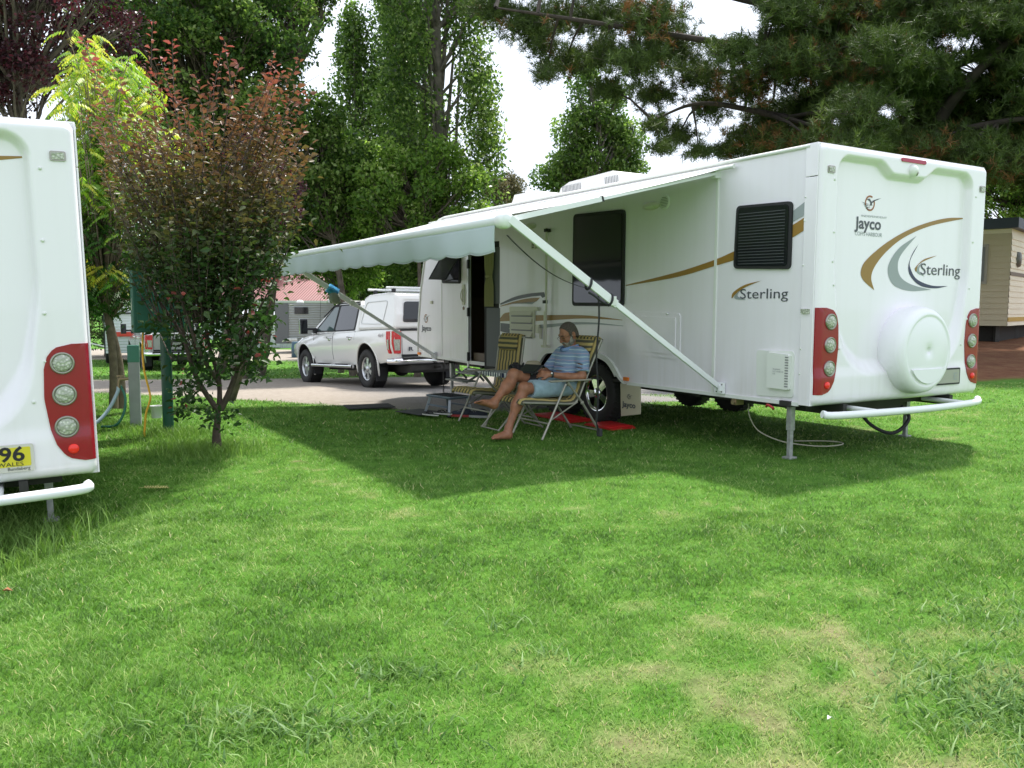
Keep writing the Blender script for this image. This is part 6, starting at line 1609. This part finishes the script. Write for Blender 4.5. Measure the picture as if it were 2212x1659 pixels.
# -- tall poplar with bare grey limbs
def poplar(label, u, d, h, hw, n, per, seed, lean=0.0, leafm=L_POP, size=.085, z0=1.0, bare=None, tr=.2, group='tall poplars'):
    rs = np.random.RandomState(seed); b = base_at(u, d); cl = []
    for i in range(n):
        f = (i + rs.rand()) / n; z = z0 + (h - z0) * f; env = hw * min(1, .55 + 2.2 * f) * min(1, (1 - f) * 2.6 + .12)
        a = rs.rand() * 2 * pi; rr = env * (.25 + .75 * rs.rand() ** .6); c = b + np.array((cos(a) * rr + lean * f, sin(a) * rr, z))
        if bare and bare[0] < z < bare[1] and abs(cos(a) * rr - bare[2]) < bare[3] and rs.rand() < .93: continue
        r0 = .34 + .22 * rs.rand(); cl.append((c, (r0, r0, r0 * 1.7), int(per * (r0 / .45) ** 2)))
    tk = [b + np.array((lean * f + .04 * sin(f * 9), 0, h * f)) for f in np.linspace(-.01, .97, 7)]
    t = tree('poplar_tree', label, b, tk, cl, leafm, size, BARKG, rs, tr=tr, group=group, up=.2, limb_frac=.35)
    m = MB()        # steep side limbs hugging the stem
    for k in range(13):
        a = rs.rand() * 2 * pi; za = 1.5 + 6.5 * rs.rand(); L_ = 2 + 3 * rs.rand(); q = []
        for f in np.linspace(0, 1, 6): q.append(Vector((lean * za / h + cos(a) * (.10 + .30 * hw * f ** .8), sin(a) * (.10 + .3 * hw * f ** .8), za + L_ * 1.5 * f)))
        m.tube(q, [.07 * (1 - .75 * f) for f in np.linspace(0, 1, 6)], 6, 0, caps=False)
    m.build('side_limbs', BARKG, t, fix=False)
    return t
poplar('tall poplar with bare grey limbs showing in its middle, right beside the sky gap', 962, 24, 18.5, 1.6, 600, 130, 3, lean=-.35, bare=(4.0, 10.0, .1, .42), size=.115)
poplar('slimmer dark poplar left of the bare-limbed poplar, sky on its left', 785, 30, 12.0, 1.0, 190, 110, 4, lean=-.2, tr=.14, size=.13)
poplar('dense poplar close behind the bare-limbed one, hiding the sky between the trunks', 885, 31, 17, 1.25, 280, 110, 8, tr=.16, size=.13)
# -- light green bushy poplar suckers
def bush(name, label, u, v, d, R, n, r, per, leafm, size, seed, squash=.8, gaps=(), hollow=.3, bark=BARK, tr=.1, group=None, tone_fn=None, trunk_u=None, cat='tree'):
    rs = np.random.RandomState(seed); c = at(u, v, d); b = base_at(trunk_u if trunk_u else u, d)
    cl = ell_clumps(c, R, n, r, per, rs, squash, hollow, gaps)
    return tree(name, label, b, [b - (0, 0, .1), b * .6 + c * .4 + np.array((.1, 0, -.2)), c + np.array((0, 0, R[2] * .5))], cl, leafm, size, bark, rs, tr, group, tone_fn, cat=cat)
bush('leafy_tree', 'bright green bushy tree directly above the folded awning roller', 735, 470, 25, (1.6, 1.1, 2.4), 120, .42, 160, L_BRI, .11, 20)
bush('leafy_tree', 'bright green leafy shrub tree at the foot of the tall poplar', 900, 430, 22.5, (1.8, .8, 1.5), 110, .36, 150, L_BRI, .11, 21)
bush('leafy_tree', 'mid green tree with pale leaf glints below the small sky gap', 690, 370, 23, (1.35, 1.2, 1.85), 105, .40, 160, L_DEC, .115, 22, tr=.14, trunk_u=765)
def far_tree():
    rs = np.random.RandomState(5); cl = []
    for u, v, d, R, n in ((1262, 245, 42, (.80, .9, 2.1), 34), (1315, 270, 42.5, (.75, .9, 1.8), 30), (1228, 330, 42, (.9, 1, 1.5), 24), (1285, 380, 42, (2.2, 1.2, 1.3), 50), (1352, 335, 42, (.6, .9, 1.5), 18), (1196, 390, 42, (.8, .8, .7), 14)):
        cl += ell_clumps(at(u, v, d), R, n, .50, 120, rs, 1.1, .3)
    b = base_at(1283, 42); tree('poplar_tree', 'broad leafy tree standing alone behind the caravan roof below the pine branch', b, [b, b + np.array((0, 0, 5.)), b + np.array((.1, 0, 10.5))], cl, L_POP, .17, BARKG, rs, tr=.2)
far_tree()
# -- the big spreading tree at top left
bush('spreading_tree', 'large dark green spreading tree filling the upper left behind the red-tipped tree', 440, 130, 21.5, (3.0, 2.0, 3.3), 310, .50, 190, L_DEC, .115, 23, tr=.26, squash=.7, trunk_u=520, hollow=.25)
bush('leafy_tree', 'dark green leafy tree at the top between the big tree and the sky wedge', 660, 0, 23, (1.0, 1.0, .95), 60, .36, 150, L_DEC, .115, 29, tr=.14, hollow=.1, trunk_u=560)
bush('spreading_tree', 'dark green tree behind the middle of the red-tipped tree', 520, 480, 24, (2.6, 1.4, 1.6), 110, .45, 140, L_DEC, .12, 24, tr=.18, hollow=.2, trunk_u=470)
# -- purple leaved trees
bush('purple_plum_tree', 'large purple leaved tree above the roof of the left caravan', 60, 60, 15.5, (2.3, 1.5, 1.75), 150, .36, 150, L_PUR, .080, 25, tr=.16, squash=.6, trunk_u=60, gaps=((-7.6, 5.45, .55, .28), (-8.3, 4.9, .4, .25)))
bush('purple_plum_tree', 'smaller purple leaved tree glimpsed through the red-tipped tree', 568, 430, 12.6, (.55, .5, 1.0), 50, .20, 120, L_PUR, .05, 26, tr=.06, hollow=.1, trunk_u=492)
# -- dark trees behind the lane
DG = 'dark trees beyond the lane'
for k, (u, v, d, R, l) in enumerate(((800, 560, 36, (2.2, 1.4, 2.3), 'dark round tree between the red roof and the pickup canopy'), (885, 560, 39, (2.0, 1.3, 2.2), 'dark tree just behind the front top of the caravan'), (775, 600, 40, (1.2, 1.2, 1.4), 'small dark tree in front of the red roof'),
                                   (600, 500, 66, (3.8, 2.3, 3.9), 'dark tree above the red roof behind the awning corner'), (230, 630, 36, (2.4, 1.5, 2.5), 'dark tree behind the white ribbed caravan at left'), (380, 560, 38, (3.0, 1.5, 2.6), 'dark tree behind the silver pickup'), (130, 600, 34, (2.4, 1.5, 3.0), 'dark tree just right of the near left caravan'))):
    bush('leafy_tree', l, u, v, d, R, 70, .55, 110, L_DRK if k in (2, 4) else L_DEC, .13, 40 + k, tr=.16, hollow=.15, group=DG)
for k, (u, d, w, h) in enumerate(((-700, 40, 9, 5), (-150, 48, 7, 5), (1150, 70, 9, 2.9), (1500, 62, 9, 2.4), (1900, 52, 8, 3.2), (2500, 40, 8, 5), (3100, 40, 9, 5), (500, 80, 9, 4.2), (850, 78, 9, 4.0), (2200, 40, 6, 3.6))):
    c = at(u, 664, d); b = base_at(u, d); r3 = np.random.RandomState(60 + k); cl = ell_clumps((b[0], b[1], b[2] + h * .55), (w, 2.5, h * .55), 80, 1.0, 90, r3, .8, .1)
    tree('background_tree', ['broad dark tree far off to the left beyond the near caravan', 'dark tree on the far left edge of the park', 'low far tree below the sky gap behind the caravan', 'low far tree behind the middle of the caravan', 'low far tree behind the rear of the caravan', 'dark tree beyond the cabin on the right', 'far tree off to the right of the cabin', 'far tree behind the shed and red roof', 'far tree behind the pickup', 'green tree directly behind the cream cabin'][k], b, [b, b + np.array((0, 0, h * .5)), b + np.array((0, 0, h * .9))], cl, L_BRI if k == 9 else L_DRK, .22, BARK, r3, tr=.2, group='background trees round the park')
bush('leafy_tree', 'bright green leafy tree rising above the cream cabin roof', 2190, 400, 33, (3.0, 1.6, 2.0), 120, .6, 140, L_BRI, .14, 75, tr=.2, hollow=.1)
# -- far gum tree
bush('gum_tree', 'small olive brown gum tree far off beside the sky gap', 1068, 415, 80, (1.1, 1.2, 1.7), 26, .75, 130, L_EUC, .2, 70, tr=.2, hollow=.2)
bush('gum_tree', 'olive brown gum tree far off, just left of the roof hatch', 1103, 415, 82, (1.1, 1.2, 1.6), 26, .75, 130, L_EUC, .2, 71, tr=.2, hollow=.2)
# -- pinnate yellow green tree by the left caravan
def yellow_tree():
    rs = np.random.RandomState(31); b = base_at(247, 10.5); root = thing('yellow_green_tree', 'slender two-stemmed tree with yellow and lime feathery leaves beside the left caravan', 'tree', tuple(b))
    loc = lambda p: Vector(np.array(p) - b)
    m = MB(); stems = [[at(240, 885, 10.4), at(243, 780, 10.4), at(232, 640, 10.4), at(236, 500, 10.5), at(225, 330, 10.5), at(215, 120, 10.6)], [at(258, 885, 10.6), at(256, 790, 10.6), at(238, 690, 10.6), at(226, 610, 10.7), at(270, 420, 10.9), at(290, 170, 11)]]
    for s_ in stems:
        q = catmull([loc(p) for p in s_], 5); k = len(q); m.tube(q, [.058 * (1 - .8 * i / (k - 1)) for i in range(k)], 10, 0)
    cl = []
    for (u, v, ru, rv, n, tn) in ((215, 150, 38, 45, 26, .80), (285, 195, 40, 50, 26, .68), (250, 260, 60, 60, 30, .75), (215, 380, 40, 80, 34, .66), (190, 215, 45, 50, 24, .85), (270, 290, 60, 60, 40, .68), (190, 330, 45, 70, 40, .62), (230, 420, 60, 60, 50, .55), (200, 500, 50, 60, 46, .35), (290, 450, 60, 70, 34, .6), (250, 590, 55, 50, 26, .2), (222, 590, 40, 22, 26, .97), (200, 640, 40, 40, 18, .2), (290, 640, 50, 30, 14, .25), (330, 560, 60, 50, 20, .35), (180, 420, 25, 50, 20, .7), (350, 330, 40, 60, 20, .75), (340, 230, 30, 30, 10, .8)):
        for _ in range(int(n * (4.2 if tn < .7 else 3.4))):
            p = at(u + ru * rs.randn() * .55, v + rv * rs.randn() * .55, 10.5 + .45 * rs.randn()); cl.append((p, tn * .88 + .10 * rs.randn()))
    for p, _ in cl[::4]:
        s_ = stems[rs.randint(2)]; q = loc(s_[2 + rs.randint(4)]); e = loc(p); e0 = q.lerp(e, .55) + Vector((0, 0, -.05))
        if e.z > q.z - .3: m.tube([q, e0, e], [.012, .008, .003], 4, 0, caps=False)
    m.build('trunk', mat('tan_bark', (.23, .18, .125), .85, var=.35, vscale=14, bump=.6, bscale=50), root, fix=False)
    V = []; Tn = []
    for p, tn in cl:
        a = rs.rand() * 2 * pi; L_ = .15 + .10 * rs.rand(); dr = np.array((cos(a), sin(a), .15)); dr /= np.linalg.norm(dr); sd = np.cross(dr, (0, 0, 1)); sd /= np.linalg.norm(sd); k = 8
        for i in range(k):
            f = (i + 1) / k; c = p + dr * L_ * f + np.array((0, 0, -.85 * L_ * f * f)); ls = .075 * (1 - .45 * abs(f - .45) * 1.6)
            for sg in (-1, 1):
                t = sd * sg * .85 + dr * .45 + np.array((0, 0, -.8 - .5 * rs.rand())); t /= np.linalg.norm(t); w = np.cross(t, (0, 0, 1)); w /= np.linalg.norm(w) + 1e-6
                V += [c, c + t * ls * .5 + w * ls * .20, c + t * ls, c + t * ls * .5 - w * ls * .20]; Tn += [tn + .06 * rs.randn()] * 4
    V = np.array(V); np_mesh('crown', V - b, np.arange(len(V)).reshape(-1, 4), L_YEL, root, tone=np.clip(Tn, 0, 1))
yellow_tree()
# -- red-tipped ornamental tree in front
def red_tree():
    rs = np.random.RandomState(77); d0 = 7.80; b = at(463, 975, d0); b[2] = -.03; root = thing('red_tipped_tree', 'small ornamental tree with reddish shoots and dark lower leaves on the lawn between the caravans', 'tree', tuple(b))
    loc = lambda p: Vector(np.array(p) - b); A = lambda u, v, dd=0: at(u, v, d0 + dd)
    m = MB()
    limbs = [[A(463, 985), A(462, 940), A(466, 905), A(470, 880)], [A(468, 890), A(440, 850, -.05), A(415, 800, -.1), A(400, 740, -.1), A(380, 640), A(330, 480)], [A(470, 890), A(470, 820, .1), A(450, 740, .1), A(440, 620, .1), A(450, 450, .1)],
             [A(472, 888), A(492, 850), A(510, 800), A(520, 750), A(505, 660), A(520, 500)], [A(505, 800), A(535, 770, -.2), A(560, 730, -.3), A(600, 620, -.3)], [A(415, 800), A(390, 720, .3), A(330, 620, .3), A(280, 470, .4)], [A(470, 830), A(430, 760, -.3), A(400, 650, -.4), A(400, 500, -.4)], [A(520, 750), A(540, 640, .3), A(580, 500, .4)]]
    rad = [.050, .028, .026, .032, .018, .02, .02, .02]
    for L_, r in zip(limbs, rad):
        q = catmull([loc(p) for p in L_], 5); k = len(q); m.tube(q, [r * (1 - (.12 if r > .05 else .75) * i / (k - 1)) for i in range(k)], 9, 0)
    P = []; Tn = []; D = []
    def shoot(p0, p1, n, tone_add=0, sp=.05):
        p0 = np.array(p0); p1 = np.array(p1); L_ = np.linalg.norm(p1 - p0); bow = rs.randn(3) * .04 * L_
        pt = lambda f: p0 + (p1 - p0) * f + bow * sin(pi * f)
        m.tube([loc(pt(f)) for f in (0, .35, .7, 1)], [.007, .005, .0035, .002], 5, 0, caps=False)
        k = int(L_ * .78 / .025)
        for i in range(k):
            f = .22 + .78 * (i + rs.rand() * .5) / k; a = i * 2.4 + rs.rand(); p = pt(f); ax = (p1 - p0) / L_
            o = np.array((cos(a), sin(a), 0.15)); P.append(p + o * .008); D.append(o * (.8 + .2 * rs.rand()) + ax * .25 + rs.randn(3) * .18); Tn.append((p[2], .06 * rs.randn() + tone_add + .09 * (f - .5)))
    tips = [(345, 70), (388, 108), (505, 102), (600, 128), (655, 145), (540, 170), (212, 98), (440, 185), (300, 260), (655, 300), (640, 395), (235, 260), (560, 215), (470, 190), (420, 240), (620, 215), (650, 180), (670, 230), (612, 150), (250, 190), (350, 200), (325, 300), (665, 330), (400, 330), (270, 350), (520, 250), (580, 300), (490, 150), (365, 140), (600, 200), (630, 160), (450, 300), (275, 160)]
    for u, v in tips:
        dd = .45 * rs.randn(); dd = max(-.8, min(.8, dd)); dx = u - 443
        for _ in range(1 if v < 200 else 2):
            u_, v_ = u + 12 * rs.randn(), v + 12 * rs.randn() * (0 if v < 150 else 1)
            shoot(A(443 + dx * .50 + 15 * rs.randn(), max(v + 190, 430) + 30 * rs.randn(), dd * .5), A(u_, v_, dd), 1)
    for _ in range(135):
        u = 443 + rs.randn() * 130; v = 260 + 290 * rs.rand() ** .8; u = min(max(u, 235), 655); dd = .5 * rs.randn()
        v0 = min(700, v + 220 + 60 * rs.rand()); shoot(A(443 + (u - 443) * (.42 + .2 * rs.rand()), v0, dd * .3), A(u, v, dd), 1)
    # dense body
    def fill(u, v, ru, rv, n, zz=.4):
        for _ in range(n):
            q = A(u + ru * rs.randn() * .5, v + rv * rs.randn() * .5, zz * rs.randn()); P.append(q); D.append(rs.randn(3) * (1, 1, .5) + (0, 0, -.35)); Tn.append((q[2], .07 * rs.randn()))
    for a in ((450, 470, 150, 120, 1300), (450, 590, 118, 92, 1250), (575, 540, 60, 90, 560), (350, 550, 70, 80, 400), (475, 690, 72, 58, 480), (560, 690, 45, 45, 260), (405, 740, 50, 40, 150), (500, 760, 65, 50, 330), (545, 790, 30, 35, 110), (400, 850, 45, 45, 130), (430, 800, 60, 50, 170), (470, 900, 55, 28, 100), (390, 890, 28, 16, 34), (350, 700, 45, 25, 90), (560, 760, 40, 30, 120), (330, 420, 90, 110, 260), (570, 400, 80, 110, 260), (450, 350, 160, 90, 260)):
        fill(*a)
    for _ in range(60):
        u = min(540, max(370, 450 + rs.randn() * 80)); v = 560 + 220 * rs.rand(); m.tube([loc(A(u, v)), loc(A(u + rs.randn() * 35, v - 45 - 40 * rs.rand(), .4 * rs.randn()))], [.007, .003], 5, 0, caps=False)
    shoot(A(520, 800, -.2), A(582, 668, -.4), 1, -.1)
    m.build('trunk', mat('prunus_bark', (.085, .062, .048), .85, var=.4, vscale=20, bump=.5, bscale=60), root, fix=False)
    P = np.array(P); D = np.array(D); D /= np.linalg.norm(D, axis=1)[:, None]; z = np.array([t[0] for t in Tn]); e = np.array([t[1] for t in Tn])
    tone = np.interp(z, [.3, 1.6, 2.1, 2.7, 3.3, 4.0], [.16, .26, .42, .60, .78, .94]) + e
    tone = np.where((rs.rand(len(z)) < .012) & (z < 1.7), .98, tone)
    n = len(P); sz = (.060 * (.65 + .65 * rs.rand(n)))[:, None]; nr = rs.randn(n, 3) * .7 + (0, 0, 1.0); s = np.cross(D, nr); s /= np.linalg.norm(s, axis=1)[:, None]; nn = np.cross(s, D)
    V = np.stack([P, P + D * sz * .38 + s * sz * .30 + nn * sz * .12, P + D * sz * .75 + s * sz * .20 + nn * sz * .06, P + D * sz * 1.08 - nn * sz * .14, P + D * sz * .75 - s * sz * .20 + nn * sz * .06, P + D * sz * .38 - s * sz * .30 + nn * sz * .12], 1).reshape(-1, 3)
    i = np.arange(n)[:, None] * 6; F = np.concatenate([i + [0, 1, 2, 3], i + [0, 3, 4, 5]])
    np_mesh('crown', V - b, F, L_PRU, root, tone=np.repeat(np.clip(tone, 0, 1), 6))
red_tree()
# -- big pine behind the caravan
def pine():
    rs = np.random.RandomState(91); d0 = 21.0; b = base_at(1945, d0 + .5); root = thing('pine_tree', 'huge dark pine spreading over the caravan with rusty dead needle tufts', 'tree', tuple(b))
    loc = lambda p: Vector(np.array(p) - b); A = lambda u, v, dd=0: at(u, v, d0 + dd)
    pads = [(1065, 45, 55, 26), (1130, 68, 60, 34), (1210, 62, 70, 40), (1300, 60, 70, 42), (1390, 62, 70, 45), (1160, 110, 40, 28), (1215, 150, 42, 28), (1175, 172, 26, 18), (1290, 135, 60, 34), (1370, 150, 60, 38), (1310, 205, 36, 22), (1400, 215, 50, 30), (1440, 120, 60, 45), (1405, 275, 34, 16), (1455, 300, 40, 22), (1420, 325, 26, 12),
            (1500, 180, 60, 34), (1570, 130, 60, 32), (1520, 240, 45, 28), (1590, 200, 60, 34), (1560, 330, 46, 18), (1640, 260, 50, 30), (1660, 160, 60, 40), (1600, 300, 40, 20), (1650, 310, 60, 24), (1500, 335, 26, 12)]
    for _ in range(78):
        u = 1660 + 640 * rs.rand(); v = 330 * rs.rand() - 30
        pads.append((u, v, 60 + 20 * rs.rand(), 30 + 16 * rs.rand()))
    pads += [(1600 + 60 * k, -20 - 40 * (k % 3), 80, 40) for k in range(10)] + [(1100 + 75 * k, -50 - 25 * (k % 2), 60, 26) for k in range(3)] + [(1350 + 60 * k, -30 - 40 * (k % 2), 60, 30) for k in range(2)]
    for k in range(26): pads.append((1960 + 330 * rs.rand(), 290 + 100 * rs.rand(), 55, 26))
    for k in range(34): pads.append((1640 + 30 * k * .9, 300 + 40 * rs.rand() if k * 27 + 1640 < 1960 else 250 + 130 * rs.rand(), 60, 28))
    gaps = [(1545, 25, 62, 40), (1600, 62, 25, 20), (1590, 245, 16, 14), (1470, 250, 20, 12), (1888, 250, 20, 16), (2075, 165, 50, 20), (1790, 275, 12, 14), (1370, 265, 20, 16), (1690, 345, 20, 12), (2100, 225, 35, 9)]
    T_ = []; m = MB(); tk = [A(1945, 850, .5), A(1950, 500, .5), A(1955, 300, .6), A(1945, 60, .6), A(1930, -250, .6), A(1935, -420, .6)]
    q = catmull([loc(p) for p in tk], 5); k = len(q); m.tube(q, [.42 * (1 - .7 * i / (k - 1)) for i in range(k)], 12, 0)
    big = [[A(1960, 420, .5), A(2000, 280, -.5), A(2080, 170, -1.2), A(2180, 75, -1.6), A(2330, -60, -1.5)], [A(1955, 330, .5), A(2050, 290, -1), A(2200, 262, -2), A(2400, 250, -2)], [A(1950, 250, .5), A(1800, 150, -.5), A(1600, 120, -1.0), A(1400, 90, -1.4), A(1200, 60, -1.6), A(1070, 42, -1.6)], [A(1950, 200, .6), A(2100, 130, .8), A(2300, 90, 1.0)],
           [A(1950, 330, .5), A(1800, 290, 0), A(1640, 255, -.4), A(1500, 235, -.6), A(1400, 270, -.8)], [A(1945, 130, .6), A(1760, 60, .8), A(1560, 20, 1.2), A(1400, -30, 1.4)], [A(1945, 360, .5), A(1800, 330, .6), A(1650, 315, .5)], [A(1945, 150, .6), A(1800, 160, 1.5), A(1600, 170, 2.0), A(1400, 160, 2.2)]]
    bp = []
    for L_ in big:
        qq = catmull([loc(p) for p in L_], 7); k = len(qq); r0 = .19 if L_ is big[0] else .13; m.tube(qq, [r0 * (1 - .85 * i / (k - 1)) for i in range(k)], 7, 0); bp += qq
    for (u, v, ru, rv) in pads:
        dd = rs.randn() * 1.4; c = A(u, v, dd); cl = loc(c); p = min(bp, key=lambda s_: (s_ - cl).length); mid = p.lerp(cl, .5) + Vector((0, 0, .1)); L_ = (cl - p).length
        m.tube([p, mid, cl], [.025 + .012 * L_, .016 + .005 * L_, .010], 5, 0, caps=False)
        n = int(ru * rv * .085) + 22; dead = rs.rand() < .15
        for _ in range(n):
            uu, vv = u + ru * rs.randn() * .5, v + rv * rs.randn() * .5
            if any(((uu - g[0]) / g[2]) ** 2 + ((vv - g[1]) / g[3]) ** 2 < 1 for g in gaps): continue
            pp = A(uu, vv, dd + .45 * rs.randn()); T_.append((pp, dead and rs.rand() < .32 or rs.rand() < .02))
            if rs.rand() < .45: m.tube([cl, cl.lerp(loc(pp), .6) + Vector((0, 0, -.04)), loc(pp)], [.010, .007, .004], 4, 0, caps=False)
    m.build('trunk', BARKD, root, fix=False)
    P = np.array([t[0] for t in T_]); dead = np.array([t[1] for t in T_]); n = len(P); K = 30
    ax = rs.randn(n, 3) * .6 + (0, 0, .75); ax /= np.linalg.norm(ax, axis=1)[:, None]
    D = ax[:, None, :] * (.2 + .8 * rs.rand(n, K, 1)) + rs.randn(n, K, 3) * .55; D /= np.linalg.norm(D, axis=2)[..., None]
    B = P[:, None, :] + ax[:, None, :] * (rs.rand(n, K, 1) - .5) * .22 + rs.randn(n, K, 3) * .02
    W = np.cross(D, rs.randn(n, K, 3)); W /= np.linalg.norm(W, axis=2)[..., None]; Ln = .13 + .09 * rs.rand(n, K, 1)
    V = np.stack([B - W * .008, B + W * .008, B + D * Ln], 2).reshape(-1, 3)
    ct = .35 + .16 * rs.randn(n, 1) + .10 * rs.randn(n, K); ct = np.where(dead[:, None], .95 + .05 * rs.randn(n, K), np.clip(ct, 0, .84))
    np_mesh('crown', V - b, np.arange(len(V)).reshape(-1, 3), L_PIN, root, tone=np.repeat(np.clip(ct, 0, 1).ravel(), 3))
pine()
